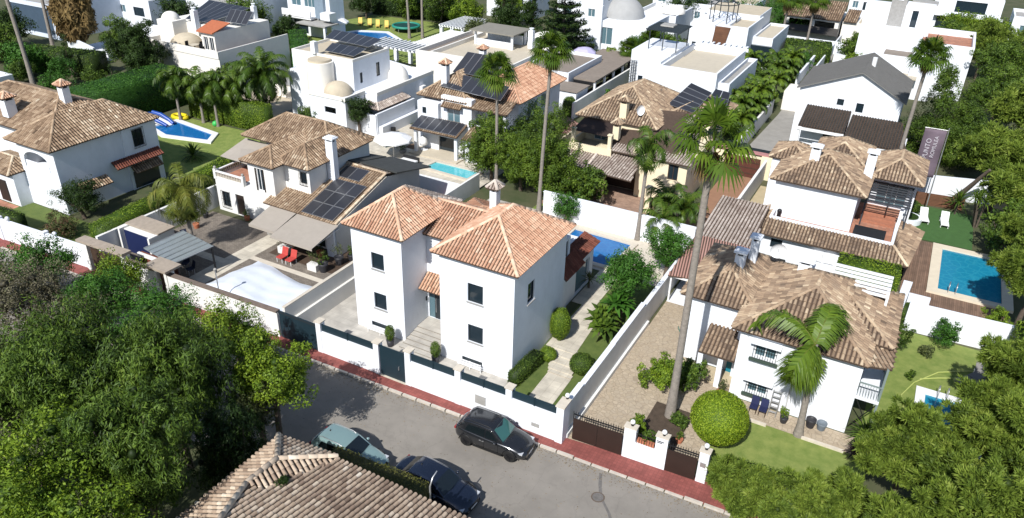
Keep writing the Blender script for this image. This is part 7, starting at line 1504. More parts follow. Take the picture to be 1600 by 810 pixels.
BT = (('olive_tree', -62.2, 103.6, 5.5, 2.9, F_OLIVE, 'round grey green olive tree behind the long pergola'), ('garden_tree', -71.5, 114.5, 6.5, 3.2, F_LIME, 'bright green tree behind the far lawn, right of the palms'), ('garden_tree', -78, 117, 7.0, 3.2, F_GREEN, 'green tree behind the trampoline'), ('garden_tree', -84.5, 116, 6.5, 3.0, F_GREEN, 'green tree behind the yellow loungers'), ('garden_tree', -91.5, 113, 6.2, 2.8, F_DEEP, 'dark tree at the left end of the far lawn'), ('garden_tree', -67, 122, 7.5, 3.2, F_LIME, 'bright tree in front of the two tall chimneys'), ('garden_tree', -89.7, 90.6, 4.6, 2.0, F_DEEP, 'round tree in front of the balcony house porch'), ('garden_tree', -97.2, 90.5, 6.5, 3.6, F_GREEN, 'big leafy tree behind the terraced house'), ('garden_tree', -93.0, 85.5, 5.2, 2.6, F_GREEN, 'leafy tree at the back corner of the terraced house'),
      ('garden_tree', -51.5, 112, 6.0, 2.8, F_GREEN, 'green tree left of the tall blue grey tower'), ('garden_tree', -45.8, 106.6, 3.0, 2.2, F_LIME, 'wide lime green tree below the windows of the dome house'), ('garden_tree', -41.3, 105.6, 3.0, 2.2, F_LIME, 'lime green tree beside the violet parasol'), ('garden_tree', -37.4, 109.5, 4.6, 2.3, F_FRESH, 'green tree in front of the white dome villa corner'), ('garden_tree', -39.2, 136, 7.6, 4.2, F_DEEP, 'dark round tree behind the wood panel house, left'), ('garden_tree', -29.5, 138, 6.8, 4.6, F_FRESH, 'wide green tree behind the wood panel house'), ('garden_tree', -24.0, 144, 7.2, 4.4, F_FRESH, 'wide green tree right behind the wood panel house'),
      ('garden_tree', -10.8, 131, 4.8, 2.6, F_GREEN, 'leafy green tree left of the white block house'), ('garden_tree', -35.2, 113, 5.0, 2.4, F_GREEN, 'tree between the dome house and the wood panel house'), ('garden_tree', 1.4, 143, 6.5, 3.2, F_GREEN, 'dark tree behind the stone stair tower'), ('garden_tree', -70, 134, 7, 4, F_OLIVE, 'tree at the top edge above the pergola'), ('garden_tree', -50.5, 124, 6.5, 3.2, F_DEEP, 'dark tree behind the small pool, top centre'), ('garden_tree', -52, 134, 7, 3.5, F_GREEN, 'tree at the top edge left of the dome house'), ('garden_tree', -105, 84, 6.5, 3.2, F_DEEP, 'dark tree behind the broad green tree, top left'), ('garden_tree', -82, 126, 7.5, 3.6, F_GREEN, 'tree at the top edge behind the palms'), ('garden_tree', 3.2, 156, 6, 3, F_LIME, 'tree in front of the far balcony house'), ('garden_tree', -114, 60, 6, 3.2, F_GREEN, 'green tree left of the leaning palm trunk at the top left corner'), ('garden_tree', -121, 66, 6, 3.2, F_DEEP, 'dark tree in front of the blue shaded house'), ('garden_tree', -104, 58, 4.5, 2.6, F_FRESH, 'bright low tree right of the leaning palm trunk'), ('garden_tree', -77.5, 68, 4.0, 2.0, F_GREEN, 'low green tree between the date palm and the terraced house'), ('garden_tree', -24.5, 60.6, 4.2, 1.9, F_GREEN, 'green tree between the right ficus and the cream house columns'), ('garden_tree', 11.5, 49, 6.2, 2.4, F_GREEN, 'green tree behind the tall hedge at the right edge'), ('garden_tree', 9.2, 69.8, 5.2, 2.2, F_GREEN, 'green tree at the far end of the deck pool, right edge'), ('garden_tree', 7.8, 152, 6, 3.4, F_LIME, 'bright tree right below the far balcony house'))
for i, (n, x, y, h, R, m, l) in enumerate(BT): tree(n, l, x, y, h, R, m, 80 + i % 5, N=9000, L=.26, zs=h * .46, cz=h * .54, nb=26)
# Norfolk pine: tiers of level branches
t = thing('norfolk_pine', 'tall dark tiered pine between the rooftop terrace and the grey dome villa', 'tree', (-47.6, 103.2, 0)); rg = np.random.default_rng(5); P_, N_2 = [], []
tr = MB(); tr.tube([(-47.6, 103.2, 0), (-47.6, 103.2, 12)], [.3, .05], 8, BARK)
for k in range(8):
    z = 2.6 + k * 1.2; rr = 5.0 * (1 - k / 9.5)
    for a in range(9):
        th = a * 2 * math.pi / 9 + k * .3; n = int(340 * rr / 5); q = rg.uniform(.15, 1, n); w_ = rg.normal(0, .38, n) * (1.1 - q * .5)
        P_.append(np.stack([rr * q * math.cos(th) - w_ * math.sin(th), rr * q * math.sin(th) + w_ * math.cos(th), z + .35 * q ** 2 + rg.normal(0, .12, n)], 1)); N_2.append(np.tile([0, 0, 1.], (n, 1)))
        tr.tube([(-47.6, 103.2, z), (-47.6 + rr * .9 * math.cos(th), 103.2 + rr * .9 * math.sin(th), z + .25)], [.06, .02], 4, BARK)
P_ = np.concatenate(P_); N_2 = np.concatenate(N_2); tr.build('trunk', t); quads_obj('crown', leaf_quads(rg, P_, N_2, .42, .16, .5), .4 + rg.normal(0, .16, len(P_)), F_DEEP, t)

# ------------------------------------------------------------------ hedges, bushes, small plants
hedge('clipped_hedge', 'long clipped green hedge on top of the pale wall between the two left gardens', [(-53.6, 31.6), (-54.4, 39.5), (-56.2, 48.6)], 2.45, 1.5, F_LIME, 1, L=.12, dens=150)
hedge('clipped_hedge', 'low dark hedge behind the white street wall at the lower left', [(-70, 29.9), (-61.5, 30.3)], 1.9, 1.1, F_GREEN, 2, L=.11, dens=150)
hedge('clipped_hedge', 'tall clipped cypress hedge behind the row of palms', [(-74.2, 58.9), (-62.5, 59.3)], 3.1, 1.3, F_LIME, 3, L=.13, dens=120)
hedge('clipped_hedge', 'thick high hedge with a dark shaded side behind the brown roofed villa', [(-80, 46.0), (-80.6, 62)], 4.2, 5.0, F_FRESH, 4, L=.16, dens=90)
hedge('clipped_hedge', 'dark hedge at the left edge behind the leaning palm trunk', [(-108, 60.8), (-97, 63.6)], 3.0, 3.0, F_GREEN, 5, L=.18, dens=60)
hedge('clipped_hedge', 'dark hedge at the left edge in front of the white shed', [(-98, 46.5), (-86, 48.5)], 2.8, 2.6, F_GREEN, 6, L=.16, dens=70)
hedge('clipped_hedge', 'bright green hedge between the terraced house and the balcony house', [(-75.6, 79), (-87, 90.5)], 2.6, 2.6, F_FRESH, 7, L=.18, dens=60)
hedge('clipped_hedge', 'mossy hedge top between the foreground roof and the parked cars', [(-21.7, 21.7), (-16.2, 22.0)], 2.2, 1.2, fol('mossy_leaves', [(.05, .055, .014), (.09, .10, .02), (.14, .14, .03), (.2, .18, .05)]), 8, L=.07, dens=330)
hedge('clipped_hedge', 'yellow green creeper hedge between the two right hand roofs', [(-2.2, 55.6), (2.0, 55.8)], 3.2, 2.2, F_LIME, 9, L=.13, dens=150, z0=0)
hedge('clipped_hedge', 'low clipped hedge between the front lawn and the pavement at the right', [(-4.2, 32.5), (2.2, 33.0)], 1.1, 1.5, F_GREEN, 10, L=.09, dens=240)
hedge('clipped_hedge', 'tall green hedge at the right edge of the garden with the hose', [(10.2, 44.5), (10.2, 53.2)], 3.0, 1.8, F_LIME, 11, L=.12, dens=150)
hedge('clipped_hedge', 'dark green hedge below the two far palms', [(-20.5, 127.5), (-13.8, 128.5)], 2.8, 5.0, F_GREEN, 12, L=.25, dens=36)
hedge('clipped_hedge', 'small dark hedge beside the villa wall on the garden lawn', [(-17.6, 33.6), (-17.35, 36.6)], 1.0, .75, F_GREEN, 13, L=.07, dens=320)
hedge('clipped_hedge', 'hedge behind the far lawn at the top centre', [(-93, 117.8), (-72, 120.5)], 3.0, 2.5, F_DEEP, 14, L=.3, dens=24)
hedge('clipped_hedge', 'hedge along the front of the white pergola', [(-71.5, 87.6), (-62.5, 86.0)], 1.2, 1.0, F_GREEN, 15, L=.18, dens=60)
ballbush('clipped_bush', 'tall egg shaped green bush standing at the white villa side wall', -17.3, 39.7, .72, 2.5, F_LIME, 1, 5000, .07)
ballbush('clipped_bush', 'round dark green bush at the top of the garden steps by the path', -14.5, 37.1, .8, 1.35, F_GREEN, 2, 4500, .07); ballbush('clipped_bush', 'small round green bush between the low hedge and the path', -16.9, 37.2, .55, .9, F_LIME, 3, 2500, .07)
ballbush('clipped_bush', 'dark green domed bush by the corner of the white deck wall', 3.1, 54.4, .75, 1.6, F_GREEN, 4, 2500, .09)
ballbush('clipped_bush', 'green round bush in the planter below the banner', 1.7, 75.2, 1.0, 1.3, F_GREEN, 5, 1800, .11)
ballbush('clipped_bush', 'dark green ball bush left of the green creeper wall under the solar villa', -37.0, 83.2, .9, 2.4, F_GREEN, 6, 1600, .14)
for x, l, s in ((-26.6, 'small clipped shrub in a dark pot left of the entrance steps', 1), (-23.0, 'small clipped shrub in a dark pot right of the entrance steps', 2)):
    t = thing('potted_shrub', l, 'potted shrub', (x, 33.2, 0)); b = MB(); b.lathe(x, 33.2, [(.2, 0), (.28, .5), (.24, .5), (.01, .45)], 12, POT); b.build('pot', t); rg = np.random.default_rng(s); d_ = unit(rg.normal(0, 1, (2200, 3))); quads_obj('foliage', leaf_quads(rg, np.array([0, 0, 1.05]) + d_ * np.array([.36, .36, .62]) * rg.uniform(.6, 1, (2200, 1)), d_, .07, .045, .5), .5 + rg.normal(0, .2, 2200), F_GREEN, t)
bush('bush', 'broad lime green shrub around the foot of the tallest palm, left half', -9.6, 38.0, 1.5, 2.3, F_LIME, 1, 6000, .15); bush('bush', 'broad dark green shrub behind the foot of the tallest palm', -8.0, 38.6, 1.3, 2.5, F_GREEN, 2, 5500, .15)
bush('bush', 'small leafy bush in the bed by the black driveway gate', -9.2, 33.2, .7, 1.7, F_LIME, 3, 2500, .12); bush('bush', 'low dark bush right of the palm foot at the bed edge', -7.4, 35.2, .6, .9, F_GREEN, 4, 1500, .11)
bush('oleander', 'reddish green oleander at the street wall left of the covered gate', -58.6, 31.8, 1.7, 2.2, fol('reddish_leaves', [(.03, .05, .015), (.06, .09, .02), (.16, .07, .05), (.09, .12, .03)]), 5, 5000, .12)
bush('bush', 'dry reddish bush on the pavement under the covered gateway', -47.2, 28.9, 1.5, 1.9, fol('russet_leaves', [(.05, .05, .02), (.14, .08, .04), (.10, .10, .03), (.18, .12, .06)]), 6, 3500, .11)
bush('bush', 'tall dark green shrub at the corner of the right villa garden', 2.5, 49.6, 1.3, 2.9, F_GREEN, 7, 5000, .12); bush('bush', 'bright small leafy tree against the white deck wall', 5.7, 52.2, 1.3, 2.4, F_FRESH, 8, 3200, .13)
bush('bush', 'small brown green plant on the lawn before the white deck wall', 4.6, 50.6, .6, 1.0, F_OLIVE, 9, 900, .12); bush('bush', 'round bright green shrub on top of the right end of the deck wall', 8.4, 55.0, 1.2, 2.9, F_LIME, 10, 5200, .12)
bush('bush', 'small potted looking shrub at the corner of the garden pool', 4.0, 47.2, .45, .8, F_GREEN, 11, 900, .1)
bush('bush', 'dense green bush between the date palm and the domed house', -60.6, 63.2, 1.9, 2.3, F_GREEN, 12, 5000, .15)
bush('bush', 'white streaked banana bush on the slope at the left', -86.3, 52.5, 2.4, 3.0, F_OLIVE, 13, 4000, .35, Wd=.3)
for i, (x, y, r, h, m, l) in enumerate(((-93.0, 54.5, 2.6, 3.8, F_FRESH, 'tall bright shrub beside the leaning palm trunk'), (-97.0, 58.0, 2.6, 3.8, F_FRESH, 'tall bright shrub below the layered conifer'), (-90.0, 58.2, 2.6, 3.8, F_GREEN, 'shrub below the big round dark tree'), (-80.5, 63.0, 2.2, 3.0, F_GREEN, 'shrub at the foot of the terraced house'), (-76.6, 65.2, 2.2, 3.2, F_LIME, 'lime shrub under the terraced house corner'), (-72.0, 71.5, 2.2, 2.6, F_GREEN, 'green shrub by the hedge of the terraced house'), (-88.5, 61.0, 2.4, 3.4, F_DEEP, 'dark shrub left of the slim cypress'), (-102, 55.8, 2.4, 3.0, F_GREEN, 'shrub at the left edge above the white shed'),
    (-19.2, 87.6, 2.0, 3.0, F_LIME, 'bright bush right below the cube house corner'), (-20.6, 83.2, 1.8, 2.8, F_LIME, 'bright bush beside the solar arrays'), (-17.8, 93.4, 1.9, 2.8, F_FRESH, 'bush beside the lane wall opposite the gable'), (-19.6, 97.6, 2.1, 3.2, F_GREEN, 'dark bush before the small hidden pool'), (-17.4, 100.4, 1.8, 2.6, F_LIME, 'bush above the lane opposite the gabled roof'), (-20.4, 109.0, 2.2, 3.0, F_GREEN, 'bush behind the small hidden pool'), (-17.2, 113.4, 2.0, 2.6, F_LIME, 'bright bush below the far palms'), (-23.4, 108.6, 2.0, 2.8, F_GREEN, 'bush below the roof beams of the cube house'), (-19.8, 118, 2.2, 2.6, F_LIME, 'bush beside the garage window'), (-16.6, 120.4, 2.2, 3.0, F_FRESH, 'bush in front of the dark far hedge'), (-18.4, 79.6, 1.4, 2.2, F_LIME, 'bush between the cream house and the lane'),
    (-29.0, 81.5, 1.6, 2.0, F_OLIVE, 'grey green bush below the cube house wall'), (-34.6, 90.2, 1.0, 2.0, F_FRESH, 'bush beside the mesh corner of the cube house'), (-55.6, 80.4, 1.2, 1.4, F_GREEN, 'green bush by the white wall behind the domed house'), (-60.8, 82.6, 1.6, 1.6, F_DEEP, 'dark red tinged bush by the wall behind the domed house'), (-64.5, 80, 1.8, 1.6, F_GREEN, 'bush right behind the domed house roof'), (-67.0, 88, 1.4, 1.6, F_DEEP, 'round bush on the lawn below the pergola'), (-83.0, 94.0, 1.6, 2.4, F_OLIVE, 'bush at the near end of the far pool'), (-79.5, 93.6, 1.3, 1.8, F_GREEN, 'bush below the near edge of the far pool'), (-49.5, 104.8, 1.8, 2.6, F_GREEN, 'bush beneath the tiered pine'), (-38.5, 101.2, 1.6, 2.2, F_FRESH, 'bush beside the open garage roof end'), (-34.2, 100.8, 1.8, 2.8, F_GREEN, 'bush between the fan palms and the cube house'), (-10.2, 126.2, 2.2, 3.4, F_LIME, 'lime shrub against the white block house'), (-13.0, 110.0, 1.6, 2.4, F_FRESH, 'bush behind the gabled house, left'), (6.2, 146, 2.5, 3.0, F_LIME, 'bright bush beside the far swing'))):
    bush('shrub', l, x, y, r, h, m, 20 + i % 6, 3000 if y > 80 else 4500, .22 if y > 80 else .17)
spiky('strelitzia', 'clump of broad upright strelitzia leaves by the villa path, front clump', -15.0, 41.6, 1.5, F_GREEN, 1, 20, 1.1, .34, 6, cat='plant', spread=.9); spiky('strelitzia', 'strelitzia clump behind the front one under the feathery tree', -14.4, 43.4, 1.9, F_FRESH, 2, 20, 1.1, .3, 5, cat='plant', spread=.8)
spiky('cycad', 'round dark cycad on the left lawn beside the pool', -63.3, 49.2, .5, F_PALM, 3, 60, 1.7, .16)
spiky('yucca', 'large spiky yucca at the right corner of the right villa', 2.3, 38.9, .9, F_GREEN, 4, 60, 1.3, .09, 2, spread=.5); spiky('cordyline', 'dark purple spiky cordyline in front of the yucca', 1.9, 37.9, .4, fol('purple_leaves', [(.02, .012, .014), (.04, .02, .024), (.07, .03, .035), (.10, .06, .05)]), 5, 44, .8, .08)
spiky('yucca', 'tall yucca with several heads behind the green lawn', 7.4, 75.0, 3.2, F_GREEN, 6, 46, 1.0, .09, 4, spread=1.0); spiky('yucca', 'lower spiky palm like plant right of the banner pole', 5.6, 77.0, 1.4, F_PALM, 7, 54, 1.5, .12)
spiky('agave', 'small fan leaved plant beside the blue door shed', -48.2, 33.9, .9, F_PALM, 8, 30, .7, .12); spiky('agave', 'small palm beside the villa terrace pool path', -18.3, 46.9, .8, F_OLIVE, 9, 26, .9, .1)
# bare bent trunks behind the deck
for i, (p, l) in enumerate((([(5.2, 80.3, 0), (6.0, 79, 1.8), (7.2, 77.6, 4.6)], 'bare grey bent pine trunk in front of the bright white wall'), ([(8.2, 79.5, 0), (9.2, 78.2, 2.4), (10.2, 76.6, 5.6)], 'thick leaning pine trunk at the right edge by the beige tarp'))):
    b = MB(); b.tube(p, [.3, .24, .14], 8, BARK); tag(b.build('leaning_trunk'), l, 'tree trunk')
# ------------------------------------------------------------------ foreground roof
Fo = House('foreground_house', 'house in the bottom foreground with thick beige and brown barrel tiled roofs', (-17, 15, 0), m=CREAMW)
Fo.box(-22.6, -9, 10, 19.4, 0, 4.3); TF = tiles('foreground_roof_tiles', [(0.12, 0.085, 0.062), (0.26, 0.185, 0.135), (0.44, 0.335, 0.245), (0.60, 0.49, 0.375), (0.72, 0.64, 0.52)], 0.25, (.10, .08, .065), 1.6)
r = MB()
zf = lambda v: 4.45 + .23 * (19.75 - v)
tile_face(r, [(-9, 19.75, zf(19.75)), (-19.4, 19.75, zf(19.75)), (-20.2, 16.1, zf(16.1)), (-20.95, 15.9, zf(15.9)), (-18.4, 10, zf(10)), (-9, 10, zf(10))], TF, .255, 6, L=.34)
tile_face(r, [(-19.5, 19.85, 4.5), (-22.7, 19.5, 4.55), (-20.8, 17.6, 5.5)], TF, .25, 6, L=.34)
tile_face(r, [(-20.15, 16.1, 5.1), (-19.35, 19.8, 4.46), (-20.8, 17.6, 5.5), (-20.95, 15.9, 5.42)], TF, .25, 6, L=.34)
tile_face(r, [(-22.7, 19.5, 4.5), (-22.7, 10, 4.5), (-18.4, 10, 6.75), (-20.95, 15.9, 5.42), (-20.8, 17.6, 5.5)], TF, .25, 6, L=.34)
ridge(r, (-22.7, 19.5, 4.6), (-20.8, 17.6, 5.6), TF, .14, .75); ridge(r, (-20.8, 17.6, 5.58), (-20.95, 15.9, 5.5), TF, .14, .7); ridge(r, (-20.8, 17.6, 5.56), (-19.4, 19.8, 4.58), TF, .13, .8); ridge(r, (-20.95, 15.9, 5.48), (-18.4, 10, 6.85), TF, .14, .8)
r.build('roof', Fo.root); Fo.done()
bush('weed', 'small dark plant growing in the valley of the foreground tiled roof', -19.95, 16.9, .4, .5, F_DEEP, 50, 900, .09, z0=5.0, cat='plant')

# ------------------------------------------------------------------ cars
TYRE = mat('tyre_rubber', (.012, .012, .012), .9, .1, 6); RIM = matplain('dark_rim', (.05, .05, .055), .3, metal=.8); RIML = matplain('light_rim', (.35, .35, .36), .3, metal=.9)
LAMPG = matplain('lamp_glass', (.5, .52, .55), .1, coat=1); REDL = matplain('red_lamp', (.25, .01, .01), .2, coat=1); CGL = matplain('car_glass', (.008, .012, .014), .03, spec=.9)
def car(label, x, y, rz, paint, L=4.5, W=1.85, H=1.62, suv=True, rim=None, rails=True, windshield=None, group=None):
    """front faces local +x"""
    t = thing('parked_car', label, 'car', (0, 0, 0), group); h = L / 2; w_ = W / 2
    # stations: x, z_sill, z_mid, z_belt, half-width mid, half-width belt, z of deck (hood/boot) centre, half-width deck
    hb = .98 if suv else .88; hd = 1.04 if suv else .90
    ST = [(-h, .42, .62, .80, .62, .60, .86, .50), (-h + .10, .30, .62, hb - .02, .80, .76, hb + .06, .66), (-h + .35, .24, .62, hb + .02, .93, .88, hb + .08, .80), (-h + .9, .20, .60, hb + .02, 1.0, .93, hb + .06, .86), (-h + 1.6, .19, .60, hb, 1.0, .94, hb + .03, .88), (-.1, .19, .58, hb - .03, 1.0, .95, hb, .89), (h - 1.7, .19, .58, hb - .04, 1.0, .95, hb - .01, .88), (h - 1.25, .2, .58, hb - .07, 1.0, .92, hb + .0, .80), (h - .75, .22, .58, hb - .14, .98, .88, hb - .05, .74), (h - .35, .24, .56, hb - .24, .93, .82, hb - .15, .68), (h - .1, .27, .52, hb - .34, .80, .70, hb - .27, .56), (h, .36, .52, hb - .42, .62, .56, hb - .38, .46)]
    V, Fc = [], []
    for (sx, zs, zm, zb, wm, wb, zd, wd) in ST:
        for yy, zz in ((-wm * .90, zs), (-wm * .985, (zs + zm) * .5), (-wm, zm), (-(wm + wb) / 2, (zm + zb) / 2 + .04), (-wb, zb), (-wd, zd), (-wd * .5, zd + .03), (0, zd + .04), (wd * .5, zd + .03), (wd, zd), (wb, zb), ((wm + wb) / 2, (zm + zb) / 2 + .04), (wm, zm), (wm * .985, (zs + zm) * .5), (wm * .90, zs)): V.append((sx, yy * w_, zz))
    n = 15; m_ = len(ST)
    for i in range(m_ - 1):
        for j in range(n): a, c = i * n + j, i * n + (j + 1) % n; Fc.append((a, c, c + n, a + n))
    Fc.append(tuple(range(n))); Fc.append(tuple(range((m_ - 1) * n + n - 1, (m_ - 1) * n - 1, -1)))
    b = MB(); b.add(V, Fc, paint, smooth=True)
    body = b.build('body', t); sb = body.modifiers.new('smooth', 'SUBSURF'); sb.levels = 1; sb.render_levels = 2
    # cabin: roof and pillars as one shell, glass set just proud of it
    rx0, rx1, fx0, fx1 = -h + .22, -h + .62, h - 2.05, h - 1.28; zr = H; zb = hb - .02; bw, rw = .90 * w_, .765 * w_
    if not suv: rx0, rx1 = -h + .55, -h + 1.15
    C_ = [(rx0, zb, bw * .92), (rx1, zr - .05, rw * .95), ((rx1 + fx0) / 2, zr, rw), (fx0, zr - .06, rw * .96), (fx1, zb, bw * .92)]
    cv = []; 
    prof = [(rx0, zb, bw * .90, zb), (rx0 + .06, zb, bw * .95, zb + .12), (rx1, zb, bw * .985, zr - .08), (rx1 + .3, zb, bw, zr - .02), ((rx1 + fx0) / 2, zb, bw, zr), (fx0 - .1, zb, bw, zr - .03), (fx0 + .1, zb, bw * .99, zr - .10), (fx1 - .05, zb, bw * .95, zb + .06), (fx1, zb, bw * .90, zb)]
    for (sx, z0_, w0, z1_) in prof:
        k = (z1_ - zb) / (zr - zb); w1 = w0 + (rw * .97 - bw) * k
        for yy, zz in ((-w0, zb - .05), (-(w0 * .45 + w1 * .55) * 1.01, zb + (z1_ - zb) * .55), (-w1, z1_ - .05 * k), (-w1 * .8, z1_ + .005), (0, z1_ + .035 * k), (w1 * .8, z1_ + .005), (w1, z1_ - .05 * k), ((w0 * .45 + w1 * .55) * 1.01, zb + (z1_ - zb) * .55), (w0, zb - .05)): cv.append((sx, yy, zz))
    n = 9; fc2 = [(i * n + j, i * n + (j + 1), (i + 1) * n + j + 1, (i + 1) * n + j) for i in range(len(prof) - 1) for j in range(n - 1)] + [tuple(range(n)), tuple(range(len(cv) - 1, len(cv) - n - 1, -1))]
    b = MB(); b.add(cv, fc2, paint, smooth=True); rf = b.build('cabin', t); bv = rf.modifiers.new('soft_edges', 'BEVEL'); bv.width = .03; bv.segments = 2; bv.limit_method = 'ANGLE'; bv.angle_limit = R_(18)
    def glass(name, P, off, m=CGL):
        b = MB(); P = [Vector(p) for p in P]; nn = (P[1] - P[0]).cross(P[2] - P[0]).normalized(); 
        if nn.dot(Vector(off)) < 0: nn = -nn
        Q = [p + nn * (.012 if name == 'side_window' else .04) for p in P]; b.add([tuple(q) for q in Q] + [tuple(q - nn * .03) for q in Q], [tuple(range(len(Q))), tuple(range(2 * len(Q) - 1, len(Q) - 1, -1))] + [(i, (i + 1) % len(Q), len(Q) + (i + 1) % len(Q), len(Q) + i) for i in range(len(Q))], m); return b.build(name, t)
    z1, z0 = zr - .13, zb + .05; 
    glass('windscreen', [(fx1 - .08, -bw * .84, z0 + .02), (fx1 - .02, 0, z0 + .03), (fx1 - .08, bw * .84, z0 + .02), (fx0 + .09, rw * .82, z1 + .015), (fx0 + .11, 0, z1 + .04), (fx0 + .09, -rw * .82, z1 + .015)], (1, 0, .5), windshield or CGL)
    glass('rear_window', [(rx0 + .11, -bw * .80, z0 + .14), (rx0 + .11, bw * .80, z0 + .14), (rx1 - .02, rw * .80, z1 + .0), (rx1 - .02, -rw * .80, z1 + .0)], (-1, 0, .4))
    for s in (-1, 1):
        q0, q1 = bw * 1.0 * s, rw * 1.045 * s; zt = z1 - .03; zq = z0 + .02
        glass('side_window', [(rx1 + .12, q0 * .985, zq + .03), (-.25 if suv else -.2, q0, zq), (-.25 if suv else -.2, q1, zt), (rx1 + .32, q1, zt - .03)], (0, s, 0))
        glass('side_window', [(-.19 if suv else -.14, q0, zq), (fx1 - .42, q0 * .985, zq + .01), (fx0 - .05, q1, zt - .02), (-.19 if suv else -.14, q1, zt)], (0, s, 0))
        b = MB(); b.ball(0, 0, 0, .10, paint, 10, 6, .75); o = b.build('wing_mirror', t); o.location = (fx1 - .45, s * (w_ + .10), zb + .08)
        b = MB(); b.box(h - .42, h - .16, s * w_ * .62, s * w_ * .86, hb - .34, hb - .25, LAMPG); o = b.build('headlight', t)
        b = MB(); b.box(-h + .03, -h + .14, s * w_ * .50, s * w_ * .80, hb - .16, hb - .04, REDL); o = b.build('tail_light', t)
        if rails: b = MB(); b.tube([(rx1 + .1, s * rw * .86, zr - .03), (rx1 + .3, s * rw * .88, zr + .035), (fx0 - .3, s * rw * .88, zr + .035), (fx0 - .1, s * rw * .86, zr - .05)], .018, 6, ALU if rails == 2 else BLACKM); b.build('roof_rail', t)
        for wx in (-h + .85, h - .88):
            b = MB(); R_w = .355; b.tube([(wx, s * (w_ - .235), R_w), (wx, s * (w_ - .20), R_w), (wx, s * (w_ - .03), R_w), (wx, s * (w_ + .005), R_w)], [R_w * .93, R_w, R_w, R_w * .93], 24, TYRE); wl = b.build('wheel', t)
            b = MB(); b.tube([(wx, s * (w_ + .006), R_w), (wx, s * (w_ + .012), R_w)], [R_w * .66, R_w * .62], 20, rim or RIM)
            for k in range(5): a = k * 2 * math.pi / 5; b.beam((wx, s * (w_ + .02), R_w), (wx + .22 * math.cos(a), s * (w_ + .018), R_w + .22 * math.sin(a)), .05, .015, ALU if rim else RIM)
            b.build('rim', wl)
            b = MB(); b.tube([(wx + (R_w + .055) * math.cos(a), s * (w_ * .985), R_w + (R_w + .055) * math.sin(a)) for a in [math.pi * i / 10 for i in range(11)]], .035, 6, BLACKM); b.build('wheel_arch', t)
    b = MB(); b.box(h - .06, h + .005, -.3, .3, .36, .50, BLACKM); b.box(h - .05, h + .012, -.26, .26, .40, .50, WPAINT); b.box(-h - .008, -h + .03, -.26, .26, .62, .73, WPAINT); b.build('number_plate', t)
    b = MB(); b.box(h - .10, h + .008, -.42, .42, hb - .42, hb - .30, BLACKM); b.box(h - .12, h - .01, -.6, .6, .26, .34, BLACKM); b.build('front_grille', t)
    for s in (-1, 1):
        for q in (-.22 if suv else -.17, fx1 - .30, rx1 + .05):
            b = MB(); b.box(q - .008, q + .008, s * w_ * .965, s * w_ * 1.004, .34, hb - .12, BLACKM); b.build('door_gap', t)
        for q in (-.42, fx1 - 1.25): b = MB(); b.box(q - .09, q + .09, s * w_ * .985, s * w_ * 1.02, hb - .20, hb - .17, ALU); b.build('door_handle', t)
        b = MB(); b.box(-h + 1.3, h - 1.35, s * w_ * .96, s * w_ * 1.005, .2, .33, BLACKM); b.build('side_skirt', t)
    b = MB(); b.lathe(rx1 + .35, 0, [(.05, zr + .02), (.02, zr + .06), (.004, zr + .16)], 6, BLACKM); b.build('antenna', t)
    t.location = (x, y, 0.006); t.rotation_euler = (0, 0, rz); return t
def paint(name, c, metal=.35, r=.3): return matplain(name, c, r, metal=metal, coat=1.0, spec=.5)
car('dark grey SUV parked by the kerb in front of the white street wall', -15.95, 28.6, R_(2), paint('dark_grey_car_paint', (.035, .037, .042), .6, .25), 4.45, 1.86, 1.64, True, windshield=matplain('green_tinted_glass', (.04, .12, .11), .05, spec=.9))
car('pale blue green SUV parked beyond the foreground roof', -22.0, 23.45, R_(0), paint('pale_teal_car_paint', (.22, .33, .33), .2, .35), 4.4, 1.8, 1.6, True, rails=2)
b = MB()
for k in range(5): b.box(-21.35 + .02 * k, -21.2, 22.9 + k * .17, 23.0 + k * .17, 1.13, 1.2, REDF)
car('dark blue car parked at the bottom centre in front of the pale one', -16.75, 23.9, R_(-3), paint('dark_blue_car_paint', (.012, .018, .036), .3, .22), 4.75, 1.85, 1.5, False, rails=0)
car('dark car in the shade of the trees at the left edge of the street', -56.5, 23.6, R_(182), paint('black_car_paint', (.012, .012, .015), .3, .3), 4.3, 1.8, 1.48, False, rails=0, rim=RIML)
car('dark blue car under the half bare trees by the left kerb', -41.6, 21.8, R_(1), paint('navy_car_paint', (.02, .03, .05), .3, .3), 4.3, 1.8, 1.48, False, rails=0)
# street lamp over the blue car
t = thing('street_lamp', 'grey street lamp head leaning over the dark blue parked car', 'street lamp', (-15.2, 21.75, 0)); b = MB(); b.tube([(-15.2, 21.2, 0), (-15.2, 21.2, 3.6), (-15.2, 21.45, 3.95), (-15.2, 21.8, 4.05)], [.06, .045, .035, .03], 8, ALU); b.build('pole', t); b = MB(); b.lathe(0, 0, [(.02, .06), (.14, .04), (.17, 0), (.02, -.03)], 14, ALU); o = b.build('lamp_head', t); o.location = (0, .2, 4.05); o.scale = (1, 2.0, 1)
t = thing('street_lamp', 'thin grey lamp post by the wall of the left covered gateway', 'street lamp', (-40.2, 31.1, 0)); b = MB(); b.tube([(-40.2, 31.3, 0), (-40.2, 31.3, 2.6)], .04, 6, ALU); b.build('pole', t); b = MB(); b.ball(-40.2, 31.3, 2.7, .12, GREYC); b.build('lamp_head', t)

